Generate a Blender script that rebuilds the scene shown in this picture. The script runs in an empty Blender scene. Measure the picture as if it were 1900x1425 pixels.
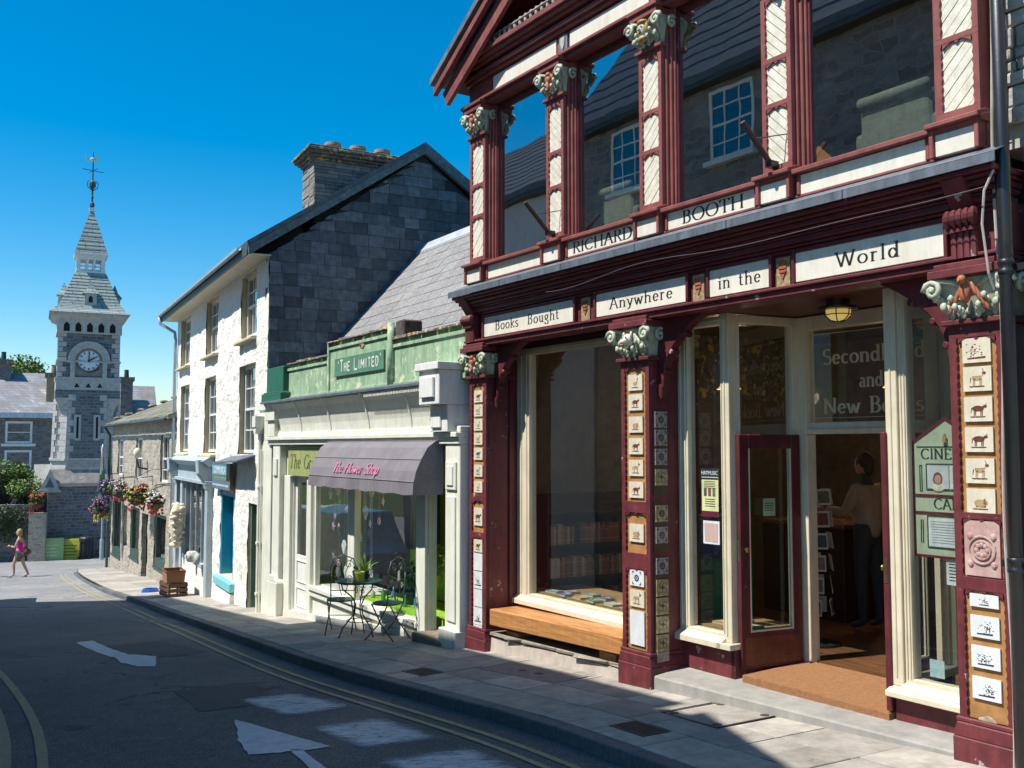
import bpy, bmesh, math, random
from mathutils import Vector, Matrix, noise as mnoise
R = math.radians
rnd = random.Random(7)
sc = bpy.context.scene
col = sc.collection

# ------------------------------------------------------------ camera, light, exposure
cam_d = bpy.data.cameras.new('camera'); cam = bpy.data.objects.new('camera', cam_d); col.objects.link(cam)
cam_d.sensor_width = 36.0; cam_d.lens = 34.1; cam_d.clip_start = 0.05; cam_d.clip_end = 6000
cam.location = (0, 0, 1.95); cam.rotation_euler = (R(90 + 3.70), 0, 0)
sc.camera = cam
SUN_EL = 57.0
SUN_H = Vector((-0.93, -0.37)).normalized()
world = bpy.data.worlds.new('World'); sc.world = world; world.use_nodes = True
wn = world.node_tree.nodes; wl = world.node_tree.links
for n in list(wn): wn.remove(n)
sky = wn.new('ShaderNodeTexSky'); sky.sky_type = 'NISHITA'; sky.sun_disc = False
sky.sun_elevation = R(SUN_EL); sky.sun_rotation = math.atan2(SUN_H.x, SUN_H.y) % (2 * math.pi)
sky.air_density = 1.0; sky.dust_density = 0.2; sky.ozone_density = 3.0
hsv = wn.new('ShaderNodeHueSaturation'); hsv.inputs['Saturation'].default_value = 1.55; hsv.inputs['Hue'].default_value = 0.491; hsv.inputs['Value'].default_value = 0.96
bg = wn.new('ShaderNodeBackground'); bg.inputs['Strength'].default_value = 0.115
wo = wn.new('ShaderNodeOutputWorld')
wl.new(sky.outputs[0], hsv.inputs['Color']); wl.new(hsv.outputs[0], bg.inputs[0]); wl.new(bg.outputs[0], wo.inputs[0])
sun_d = bpy.data.lights.new('sun', 'SUN'); sun_d.energy = 5.0; sun_d.angle = R(0.53); sun_d.color = (1.0, 0.955, 0.88)
sun = bpy.data.objects.new('sun', sun_d); col.objects.link(sun)
sdir = Vector((SUN_H.x * math.cos(R(SUN_EL)), SUN_H.y * math.cos(R(SUN_EL)), math.sin(R(SUN_EL))))
sun.rotation_euler = sdir.to_track_quat('Z', 'Y').to_euler(); sun.location = (-10, -5, 30)
sc.view_settings.view_transform = 'Standard'; sc.view_settings.look = 'None'
sc.view_settings.exposure = 0.55; sc.view_settings.gamma = 1.0; sc.view_settings.use_curve_mapping = False
sc.cycles.max_bounces = 8; sc.cycles.transparent_max_bounces = 16

# ------------------------------------------------------------ materials
MATS = {}
def _nt(name):
    m = bpy.data.materials.new(name); m.use_nodes = True
    nt = m.node_tree; b = nt.nodes['Principled BSDF']; MATS[name] = m
    return m, nt, b
def c4(c): return (c[0], c[1], c[2], 1)
def nd(nt, t, **kw):
    n = nt.nodes.new(t)
    for k, v in kw.items():
        if k in n.inputs: n.inputs[k].default_value = v
        else: setattr(n, k, v)
    return n
def ramp(nt, src, stops):
    r = nd(nt, 'ShaderNodeValToRGB'); e = r.color_ramp.elements
    while len(e) < len(stops): e.new(0.5)
    for i, (p, c) in enumerate(stops):
        e[i].position = p; e[i].color = c4(c) if len(c) == 3 else c
    nt.links.new(src, r.inputs[0]); return r
def mixc(nt, fac, a, b, bt='MIX'):
    m = nd(nt, 'ShaderNodeMix', data_type='RGBA', blend_type=bt)
    for v, i in ((fac, 0), (a, 6), (b, 7)):
        if hasattr(v, 'links'): nt.links.new(v, m.inputs[i])
        else: m.inputs[i].default_value = v if i == 0 else c4(v)
    return m.outputs[2]
def bump(nt, b, h, st, dist):
    n = nd(nt, 'ShaderNodeBump', Strength=st, Distance=dist); nt.links.new(h, n.inputs['Height'])
    if b.inputs['Normal'].links: nt.links.new(b.inputs['Normal'].links[0].from_socket, n.inputs['Normal'])
    nt.links.new(n.outputs[0], b.inputs['Normal'])
def mat(name, c, c2=None, scale=6.0, rough=0.6, bs=0.2, bd=0.003, bscale=60.0, chips=None, chipamt=0.62, chipscale=9.0, metal=0.0, coat=0.0, stretch=None, perobj=0.0, detail=4.0, grime=0.16):
    """painted / plain surface: two-tone mottling, fine relief, optional chips showing another colour"""
    if name in MATS: return MATS[name]
    m, nt, b = _nt(name)
    tc = nd(nt, 'ShaderNodeTexCoord'); vec = tc.outputs['Object']
    if stretch:
        mp = nd(nt, 'ShaderNodeMapping'); mp.inputs['Scale'].default_value = stretch
        nt.links.new(vec, mp.inputs[0]); vec = mp.outputs[0]
    c2 = c2 or tuple(x * 0.75 for x in c)
    n1 = nd(nt, 'ShaderNodeTexNoise', Scale=scale, Detail=detail, Roughness=0.65); nt.links.new(vec, n1.inputs['Vector'])
    r1 = ramp(nt, n1.outputs[0], [(0.32, c2), (0.62, c)]); out = r1.outputs[0]
    if perobj:
        oi = nd(nt, 'ShaderNodeObjectInfo'); mr = nd(nt, 'ShaderNodeMapRange')
        mr.inputs[3].default_value = 1 - perobj; mr.inputs[4].default_value = 1 + perobj
        nt.links.new(oi.outputs['Random'], mr.inputs[0])
        hs = nd(nt, 'ShaderNodeHueSaturation'); nt.links.new(mr.outputs[0], hs.inputs['Value']); nt.links.new(out, hs.inputs['Color']); out = hs.outputs[0]
    # weathering: broad fading and fine vertical streaks
    ms = nd(nt, 'ShaderNodeMapping'); ms.inputs['Scale'].default_value = (7, 7, 0.9); nt.links.new(tc.outputs['Object'], ms.inputs[0])
    ns = nd(nt, 'ShaderNodeTexNoise', Scale=2.2, Detail=5.0, Roughness=0.7); nt.links.new(ms.outputs[0], ns.inputs['Vector'])
    rs = ramp(nt, ns.outputs[0], [(0.30, (1 - grime,) * 3), (0.62, (1.0, 1.0, 1.0))]); out = mixc(nt, 1.0, out, rs.outputs[0], 'MULTIPLY')
    n2 = nd(nt, 'ShaderNodeTexNoise', Scale=bscale, Detail=3.0); nt.links.new(vec, n2.inputs['Vector'])
    if chips:
        n3 = nd(nt, 'ShaderNodeTexNoise', Scale=chipscale, Detail=6.0, Roughness=0.7); nt.links.new(vec, n3.inputs['Vector'])
        r3 = ramp(nt, n3.outputs[0], [(chipamt, (0, 0, 0)), (chipamt + 0.015, (1, 1, 1))])
        out = mixc(nt, r3.outputs[0], out, chips)
    nt.links.new(out, b.inputs['Base Color'])
    mr = nd(nt, 'ShaderNodeMapRange'); mr.inputs[3].default_value = max(0.02, rough - 0.12); mr.inputs[4].default_value = min(1, rough + 0.15)
    nt.links.new(n1.outputs[0], mr.inputs[0]); nt.links.new(mr.outputs[0], b.inputs['Roughness'])
    b.inputs['Metallic'].default_value = metal; b.inputs['Coat Weight'].default_value = coat
    if bs: bump(nt, b, n2.outputs[0], bs, bd)
    return m
def masonry(name, cols, mortar, bw, bh, ms=0.012, distort=0.03, rough=0.9, bs=0.6, bd=0.02, rot=False, dirt=None, mixm=0.0):
    """coursed stone / slate for walls too far off to build stone by stone; coordinates run along the wall and up it"""
    if name in MATS: return MATS[name]
    m, nt, b = _nt(name)
    tc = nd(nt, 'ShaderNodeTexCoord'); sx = nd(nt, 'ShaderNodeSeparateXYZ'); nt.links.new(tc.outputs['Object'], sx.inputs[0])
    ad = nd(nt, 'ShaderNodeMath', operation='ADD'); nt.links.new(sx.outputs[0], ad.inputs[0]); nt.links.new(sx.outputs[1], ad.inputs[1])
    cb = nd(nt, 'ShaderNodeCombineXYZ'); nt.links.new(ad.outputs[0], cb.inputs[0]); nt.links.new(sx.outputs[2], cb.inputs[1])
    nz = nd(nt, 'ShaderNodeTexNoise', Scale=2.2 / bw * 0.5, Detail=2.0); nt.links.new(tc.outputs['Object'], nz.inputs['Vector'])
    sb = nd(nt, 'ShaderNodeVectorMath', operation='SUBTRACT'); nt.links.new(nz.outputs['Color'], sb.inputs[0]); sb.inputs[1].default_value = (0.5, 0.5, 0.5)
    scl = nd(nt, 'ShaderNodeVectorMath', operation='SCALE'); nt.links.new(sb.outputs[0], scl.inputs[0]); scl.inputs['Scale'].default_value = distort * 4
    va = nd(nt, 'ShaderNodeVectorMath', operation='ADD'); nt.links.new(cb.outputs[0], va.inputs[0]); nt.links.new(scl.outputs[0], va.inputs[1])
    br = nd(nt, 'ShaderNodeTexBrick'); nt.links.new(va.outputs[0], br.inputs['Vector'])
    br.inputs['Scale'].default_value = 1.0; br.inputs['Brick Width'].default_value = bw; br.inputs['Row Height'].default_value = bh
    br.inputs['Mortar Size'].default_value = ms; br.inputs['Mortar Smooth'].default_value = 0.3; br.offset = 0.37; br.offset_frequency = 2; br.squash = 0.7; br.squash_frequency = 3
    br.inputs['Color1'].default_value = (0, 0, 0, 1); br.inputs['Color2'].default_value = (1, 1, 1, 1); br.inputs['Mortar'].default_value = (0.5, 0.5, 0.5, 1)
    n = len(cols); rp = ramp(nt, br.outputs['Color'], [(i / max(1, n - 1), c) for i, c in enumerate(cols)])
    n1 = nd(nt, 'ShaderNodeTexNoise', Scale=14.0, Detail=6.0, Roughness=0.7); nt.links.new(tc.outputs['Object'], n1.inputs['Vector'])
    r1 = ramp(nt, n1.outputs[0], [(0.3, (0.62, 0.62, 0.62)), (0.7, (1.2, 1.2, 1.2))])
    out = mixc(nt, 1.0, rp.outputs[0], r1.outputs[0], 'MULTIPLY')
    out = mixc(nt, br.outputs['Fac'], out, mortar)
    if dirt:
        n4 = nd(nt, 'ShaderNodeTexNoise', Scale=1.1, Detail=5.0); nt.links.new(tc.outputs['Object'], n4.inputs['Vector'])
        r4 = ramp(nt, n4.outputs[0], [(0.42, (0, 0, 0)), (0.7, (1, 1, 1))])
        out = mixc(nt, r4.outputs[0], out, dirt)
    nt.links.new(out, b.inputs['Base Color']); b.inputs['Roughness'].default_value = rough
    iv = nd(nt, 'ShaderNodeMath', operation='SUBTRACT'); iv.inputs[0].default_value = 1.0; nt.links.new(br.outputs['Fac'], iv.inputs[1])
    n5 = nd(nt, 'ShaderNodeMath', operation='MULTIPLY_ADD'); nt.links.new(n1.outputs[0], n5.inputs[0]); n5.inputs[1].default_value = 0.6; nt.links.new(iv.outputs[0], n5.inputs[2])
    bump(nt, b, n5.outputs[0], bs, bd)
    return m
def glassm(name, tint=(0.85, 0.9, 0.9), base=0.05, gain=1.0, rough=0.0):
    m, nt, b = _nt(name)
    nt.nodes.remove(b); o = nt.nodes['Material Output']
    tr = nd(nt, 'ShaderNodeBsdfTransparent'); tr.inputs[0].default_value = c4(tint)
    gl = nd(nt, 'ShaderNodeBsdfGlossy'); gl.inputs['Roughness'].default_value = rough; gl.inputs[0].default_value = (1, 1, 1, 1)
    fr = nd(nt, 'ShaderNodeLayerWeight', Blend=0.5); pw = nd(nt, 'ShaderNodeMath', operation='POWER'); nt.links.new(fr.outputs['Facing'], pw.inputs[0]); pw.inputs[1].default_value = 4.0   # Schlick, the same from both sides
    ma = nd(nt, 'ShaderNodeMath', operation='MULTIPLY_ADD', use_clamp=True); nt.links.new(pw.outputs[0], ma.inputs[0]); ma.inputs[1].default_value = gain; ma.inputs[2].default_value = base + 0.04
    # old plate glass is slightly wavy
    tc = nd(nt, 'ShaderNodeTexCoord'); nz = nd(nt, 'ShaderNodeTexNoise', Scale=1.6, Detail=1.5); nt.links.new(tc.outputs['Object'], nz.inputs['Vector'])
    bp = nd(nt, 'ShaderNodeBump', Strength=0.25, Distance=0.006); nt.links.new(nz.outputs[0], bp.inputs['Height']); nt.links.new(bp.outputs[0], gl.inputs['Normal'])
    mx = nd(nt, 'ShaderNodeMixShader'); nt.links.new(ma.outputs[0], mx.inputs[0]); nt.links.new(tr.outputs[0], mx.inputs[1]); nt.links.new(gl.outputs[0], mx.inputs[2])
    nt.links.new(mx.outputs[0], o.inputs['Surface']); return m
def emis(name, c, st):
    m, nt, b = _nt(name)
    b.inputs['Base Color'].default_value = c4(c); b.inputs['Emission Color'].default_value = c4(c); b.inputs['Emission Strength'].default_value = st
    return m
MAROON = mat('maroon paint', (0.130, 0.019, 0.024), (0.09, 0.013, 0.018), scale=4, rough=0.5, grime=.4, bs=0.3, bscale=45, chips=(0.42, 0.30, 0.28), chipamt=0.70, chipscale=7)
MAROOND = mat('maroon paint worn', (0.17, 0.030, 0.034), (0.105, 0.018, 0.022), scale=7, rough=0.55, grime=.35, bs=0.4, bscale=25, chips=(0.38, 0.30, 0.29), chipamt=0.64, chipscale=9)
REDUP = mat('upper red oxide paint', (0.27, 0.075, 0.062), (0.18, 0.042, 0.038), scale=5, grime=.25, rough=0.6, bs=0.15, bscale=40, chips=(0.45, 0.36, 0.30), chipamt=0.74, chipscale=8)  # one mottled paint colour for all the upper storey joinery
CREAM = mat('cream paint', (0.70, 0.62, 0.46), (0.62, 0.54, 0.38), scale=4, rough=0.5, bs=0.12, bscale=50)
PANEL = mat('ivory panel paint', (0.74, 0.71, 0.62), (0.68, 0.63, 0.52), scale=3, rough=0.55, bs=0.12, bscale=60)
BOARD = mat('ivory weathered boards', (0.74, 0.71, 0.61), (0.60, 0.55, 0.42), scale=14, rough=0.7, bs=0.5, bd=0.004, bscale=40, chips=(0.30, 0.24, 0.16), chipamt=0.70, chipscale=16)
ZINC = mat('lead flashing', (0.17, 0.20, 0.235), (0.09, 0.105, 0.125), scale=9, rough=0.55, bs=0.3, bscale=20, metal=0.3, stretch=(1, 1, 0.3))
LETTER = mat('black lettering', (0.02, 0.02, 0.02), rough=0.5, bs=0)
GLASS_UP = glassm('upper window glass', (0.80, 0.84, 0.84), 0.38, 0.9)
GLASS = glassm('shop window glass', (0.86, 0.90, 0.88), 0.12, 0.9)
GLASS_FL = glassm('flower shop window glass', (0.92, 0.95, 0.93), 0.05, 0.9)
m_, nt_, b_ = _nt('clear inner face'); nt_.nodes.remove(b_); t_ = nd(nt_, 'ShaderNodeBsdfTransparent'); nt_.links.new(t_.outputs[0], nt_.nodes['Material Output'].inputs['Surface']); CLEAR = m_
GLASS_DK = glassm('old dark glass', (0.5, 0.55, 0.58), 0.12, 0.9)
DARK = mat('dark interior', (0.020, 0.016, 0.014), rough=0.9, bs=0)
DARKWOOD = mat('dark wood', (0.06, 0.028, 0.014), (0.03, 0.014, 0.008), scale=5, rough=0.5, stretch=(1, 1, 8))
WOOD = mat('oiled oak bench', (0.56, 0.27, 0.09), (0.32, 0.13, 0.04), scale=3.5, rough=0.45, bs=0.35, bscale=14, stretch=(0.7, 6, 14), detail=8)
IRON = mat('black iron', (0.012, 0.013, 0.016), (0.02, 0.02, 0.022), rough=0.4, bs=0.2, coat=0.3)
WHITE = mat('white gloss paint', (0.78, 0.78, 0.74), (0.70, 0.70, 0.66), rough=0.45, bs=0.1)
CREAMW = mat('creamy white shop paint', (0.76, 0.76, 0.66), (0.68, 0.69, 0.58), scale=3, rough=0.5, bs=0.15, bscale=30)
LIME = mat('limewashed rubble', (0.84, 0.82, 0.76), (0.79, 0.76, 0.68), scale=3.5, rough=0.9, bs=0.5, bd=0.012, bscale=30, chips=(0.50, 0.45, 0.36), chipamt=0.71, chipscale=18)
nt_ = LIME.node_tree; b_ = nt_.nodes['Principled BSDF']; tc_ = nd(nt_, 'ShaderNodeTexCoord'); mp_ = nd(nt_, 'ShaderNodeMapping'); mp_.inputs['Scale'].default_value = (1, 1, 1.8); nt_.links.new(tc_.outputs['Object'], mp_.inputs[0])
vo_ = nd(nt_, 'ShaderNodeTexVoronoi', Scale=3.6, feature='DISTANCE_TO_EDGE'); nw_ = nd(nt_, 'ShaderNodeTexNoise', Scale=3.0, Detail=4.0); nt_.links.new(tc_.outputs['Object'], nw_.inputs['Vector']); vm_ = nd(nt_, 'ShaderNodeVectorMath', operation='MULTIPLY_ADD'); nt_.links.new(nw_.outputs['Color'], vm_.inputs[0]); vm_.inputs[1].default_value = (.35, .35, .35); nt_.links.new(mp_.outputs[0], vm_.inputs[2]); nt_.links.new(vm_.outputs[0], vo_.inputs['Vector']); rv_ = ramp(nt_, vo_.outputs['Distance'], [(0.0, (0, 0, 0)), (0.22, (1, 1, 1))]); bump(nt_, b_, rv_.outputs[0], 0.30, 0.02)
TANREV = mat('ochre limewash reveal', (0.62, 0.53, 0.36), (0.50, 0.42, 0.27), scale=5, rough=0.9, bs=0.3, bd=0.01, bscale=25)
SLATE = mat('hung slate', (0.135, 0.145, 0.155), (0.065, 0.072, 0.080), scale=8, rough=0.6, bs=0.5, bd=0.004, bscale=30, perobj=0.5, chips=(0.30, 0.32, 0.34), chipamt=0.67, chipscale=9)
ROOFSL = mat('grey stone tile', (0.27, 0.265, 0.265), (0.17, 0.168, 0.168), scale=22, rough=0.9, bs=0.9, bd=0.008, bscale=34, perobj=0.13, chips=(0.44, 0.42, 0.37), chipamt=0.60, chipscale=26)  # the tiles' own grey, varied at random from tile to tile
GREENP = mat('flaking green paint', (0.36, 0.50, 0.33), (0.22, 0.36, 0.21), scale=4, rough=0.75, grime=.35, bs=0.5, bscale=18, chips=(0.52, 0.56, 0.40), chipamt=0.575, chipscale=5)
GREEND = mat('dark green paint', (0.015, 0.13, 0.075), (0.010, 0.09, 0.05), rough=0.55)
LICHEN = mat('lichened coping', (0.20, 0.18, 0.14), (0.07, 0.07, 0.06), scale=16, rough=0.95, bs=0.9, bd=0.01, bscale=22, chips=(0.52, 0.38, 0.12), chipamt=0.565, chipscale=8)
AWN = mat('purple grey awning canvas', (0.205, 0.190, 0.210), (0.165, 0.152, 0.17), scale=3, rough=0.9, bs=0.25, bscale=200)
# ------------------------------------------------------------ mesh builder
class MB:
    def __init__(s): s.v = []; s.f = []; s.m = []; s.xf = None
    def vt(s, p):
        if s.xf is not None: p = s.xf @ Vector(p)
        s.v.append(tuple(p)); return len(s.v) - 1
    def face(s, pts, m=0):
        s.f.append([s.vt(p) for p in pts]); s.m.append(m)
    def idx(s, ids, m=0): s.f.append(list(ids)); s.m.append(m)
    def hexa(s, p, m=0):  # p: bottom 4 ccw seen from above, top 4
        i = [s.vt(q) for q in p]
        for a in ((3, 2, 1, 0), (4, 5, 6, 7), (0, 1, 5, 4), (1, 2, 6, 5), (2, 3, 7, 6), (3, 0, 4, 7)): s.idx([i[k] for k in a], m)
        return s
    def box(s, x0, x1, y0, y1, z0, z1, m=0):
        if x0 > x1: x0, x1 = x1, x0
        if y0 > y1: y0, y1 = y1, y0
        if z0 > z1: z0, z1 = z1, z0
        s.hexa([(x0, y0, z0), (x1, y0, z0), (x1, y1, z0), (x0, y1, z0), (x0, y0, z1), (x1, y0, z1), (x1, y1, z1), (x0, y1, z1)], m); return s
    def prism(s, poly, a, b, ax='y', m=0):
        """poly in the plane across axis ax: y -> (x,z), x -> (y,z), z -> (x,y)"""
        def P(q, t): return (q[0], t, q[1]) if ax == 'y' else ((t, q[0], q[1]) if ax == 'x' else (q[0], q[1], t))
        area = sum(poly[i][0] * poly[(i + 1) % len(poly)][1] - poly[(i + 1) % len(poly)][0] * poly[i][1] for i in range(len(poly)))
        pl = list(poly) if area > 0 else list(reversed(poly))
        if ax == 'y': pl.reverse(); 
        A = [s.vt(P(q, a)) for q in pl]; B = [s.vt(P(q, b)) for q in pl]; n = len(pl)
        s.idx(list(reversed(A)), m); s.idx(B, m)
        for i in range(n): s.idx([A[i], A[(i + 1) % n], B[(i + 1) % n], B[i]], m)
        return s
    def tube(s, pts, r, n=8, m=0, cap=True):
        pts = [Vector(p) for p in pts]; rs = r if isinstance(r, (list, tuple)) else [r] * len(pts); rings = []
        up = None
        for i, p in enumerate(pts):
            d = (pts[min(i + 1, len(pts) - 1)] - pts[max(i - 1, 0)])
            if d.length < 1e-9: d = Vector((0, 0, 1))
            d.normalize()
            if up is None: up = d.orthogonal().normalized()
            up = (up - d * up.dot(d)); up = up.normalized() if up.length > 1e-6 else d.orthogonal().normalized()
            w = d.cross(up)
            rings.append([s.vt(p + (up * math.cos(6.28318 * k / n) + w * math.sin(6.28318 * k / n)) * rs[i]) for k in range(n)])
        for a, b in zip(rings, rings[1:]):
            for k in range(n): s.idx([a[k], a[(k + 1) % n], b[(k + 1) % n], b[k]], m)
        if cap: s.idx(list(reversed(rings[0])), m); s.idx(rings[-1], m)
        return s
    def lathe(s, prof, c=(0, 0, 0), n=16, m=0, ax='z', sq=None):
        rings = []
        for r, z in prof:
            ring = []
            for k in range(n):
                a = 6.28318 * (k + 0.5) / n; x, y = r * math.cos(a), r * math.sin(a)
                if ax == 'z': q = (c[0] + x, c[1] + y, c[2] + z)
                elif ax == 'y': q = (c[0] + x, c[1] + z, c[2] + y)
                else: q = (c[0] + z, c[1] + x, c[2] + y)
                ring.append(s.vt(q))
            rings.append(ring)
        for a, b in zip(rings, rings[1:]):
            for k in range(n): s.idx([a[k], a[(k + 1) % n], b[(k + 1) % n], b[k]], m)
        s.idx(list(reversed(rings[0])), m); s.idx(rings[-1], m); return s
    def ell(s, c, r, m=0, n=10, k=7, rot=None, jit=0.0):
        c = Vector(c); rings = []
        M = Matrix.Rotation(rot[0], 3, rot[1]) if rot else Matrix.Identity(3)
        for j in range(1, k):
            t = math.pi * j / k; ring = []
            for i in range(n):
                a = 6.28318 * i / n; q = Vector((math.sin(t) * math.cos(a) * r[0], math.sin(t) * math.sin(a) * r[1], math.cos(t) * r[2]))
                if jit: q *= 1 + jit * mnoise.noise((q + c) * (1.5 / max(r)))
                ring.append(s.vt(c + M @ q))
            rings.append(ring)
        T = s.vt(c + M @ Vector((0, 0, r[2]))); Bt = s.vt(c + M @ Vector((0, 0, -r[2])))
        for i in range(n): s.idx([T, rings[0][i], rings[0][(i + 1) % n]], m); s.idx([rings[-1][(i + 1) % n], rings[-1][i], Bt], m)
        for a, b in zip(rings, rings[1:]):
            for i in range(n): s.idx([a[i], b[i], b[(i + 1) % n], a[(i + 1) % n]], m)
        return s
    def mesh(s, name, mats, smooth=False):
        me = bpy.data.meshes.new(name); me.from_pydata(s.v, [], s.f)
        for m in mats: me.materials.append(m)
        me.polygons.foreach_set('material_index', s.m)
        if smooth: me.polygons.foreach_set('use_smooth', [True] * len(s.f))
        me.update(); return me
    def build(s, name, mats, parent=None, loc=(0, 0, 0), rz=0, bev=0, smooth=False, label=None, cat=None, group=None, kind=None, seg=1):
        if not isinstance(mats, (list, tuple)): mats = [mats]
        o = bpy.data.objects.new(name, s.mesh(name, mats, smooth)); return fin(o, parent, loc, rz, bev, label, cat, group, kind, seg)
def fin(o, parent=None, loc=(0, 0, 0), rz=0, bev=0, label=None, cat=None, group=None, kind=None, seg=1):
    col.objects.link(o)
    if parent: o.parent = parent
    o.location = loc
    if rz: o.rotation_euler = (0, 0, rz)
    if bev:
        b = o.modifiers.new('bevel', 'BEVEL'); b.width = bev; b.segments = seg; b.limit_method = 'ANGLE'; b.angle_limit = R(40)
    tag(o, label, cat, group, kind); return o
def tag(o, label=None, cat=None, group=None, kind=None):
    for k, v in (('label', label), ('category', cat), ('group', group), ('kind', kind)):
        if v: o[k] = v
def thing(name, label, cat, loc=(0, 0, 0), rz=0, group=None):
    o = bpy.data.objects.new(name, None); return fin(o, None, loc, rz, 0, label, cat, group)
def inst(name, me, parent=None, loc=(0, 0, 0), rot=(0, 0, 0), scale=(1, 1, 1), **kw):
    o = bpy.data.objects.new(name, me); fin(o, parent, loc, **kw); o.rotation_euler = rot; o.scale = scale; return o
def copy_tree(o, parent=None):
    c = o.copy(); col.objects.link(c)
    if parent: c.parent = parent
    for ch in list(o.children): copy_tree(ch, c)
    return c

class Frame:
    """a facade: x to the right along it, y into the building, z up (world z)"""
    def __init__(s, ox, oy, ang):
        a = R(ang); s.o = (ox, oy); s.e = (math.sin(a), -math.cos(a)); s.n = (math.cos(a), math.sin(a)); s.rz = -R(90 - ang)
        s.loc = (ox, oy, 0)
    def w(s, x, y, z=0): return (s.o[0] + s.e[0] * x + s.n[0] * y, s.o[1] + s.e[1] * x + s.n[1] * y, z)
FB = Frame(-0.520, 11.184, 33.75)   # book shop
FG = Frame(-0.551, 11.196, 31.5)    # flower shop
FW = Frame(-4.414, 17.500, 27.6)    # white house
FS = Frame(-9.186, 26.627, 30.0)    # stone cottage
ZK = [(-30, 1.1), (-5, .40), (3.96, 0), (9.95, -.31), (17.36, -1.0), (27.65, -1.82), (40, -2.63), (50, -3.15), (70, -3.8), (120, -4.6), (400, -6)]
def _lin(q):
    if q <= ZK[0][0]: return ZK[0][1]
    for (a, b), (c, d) in zip(ZK, ZK[1:]):
        if q <= c: return b + (d - b) * (q - a) / (c - a)
    return ZK[-1][1]
def zq(X, Y):
    """height of the pavement surface: the street falls away downhill"""
    q = -.5 * X + .866 * Y
    return sum(_lin(q + o) for o in (-1.5, -.75, 0, .75, 1.5)) / 5

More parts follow.
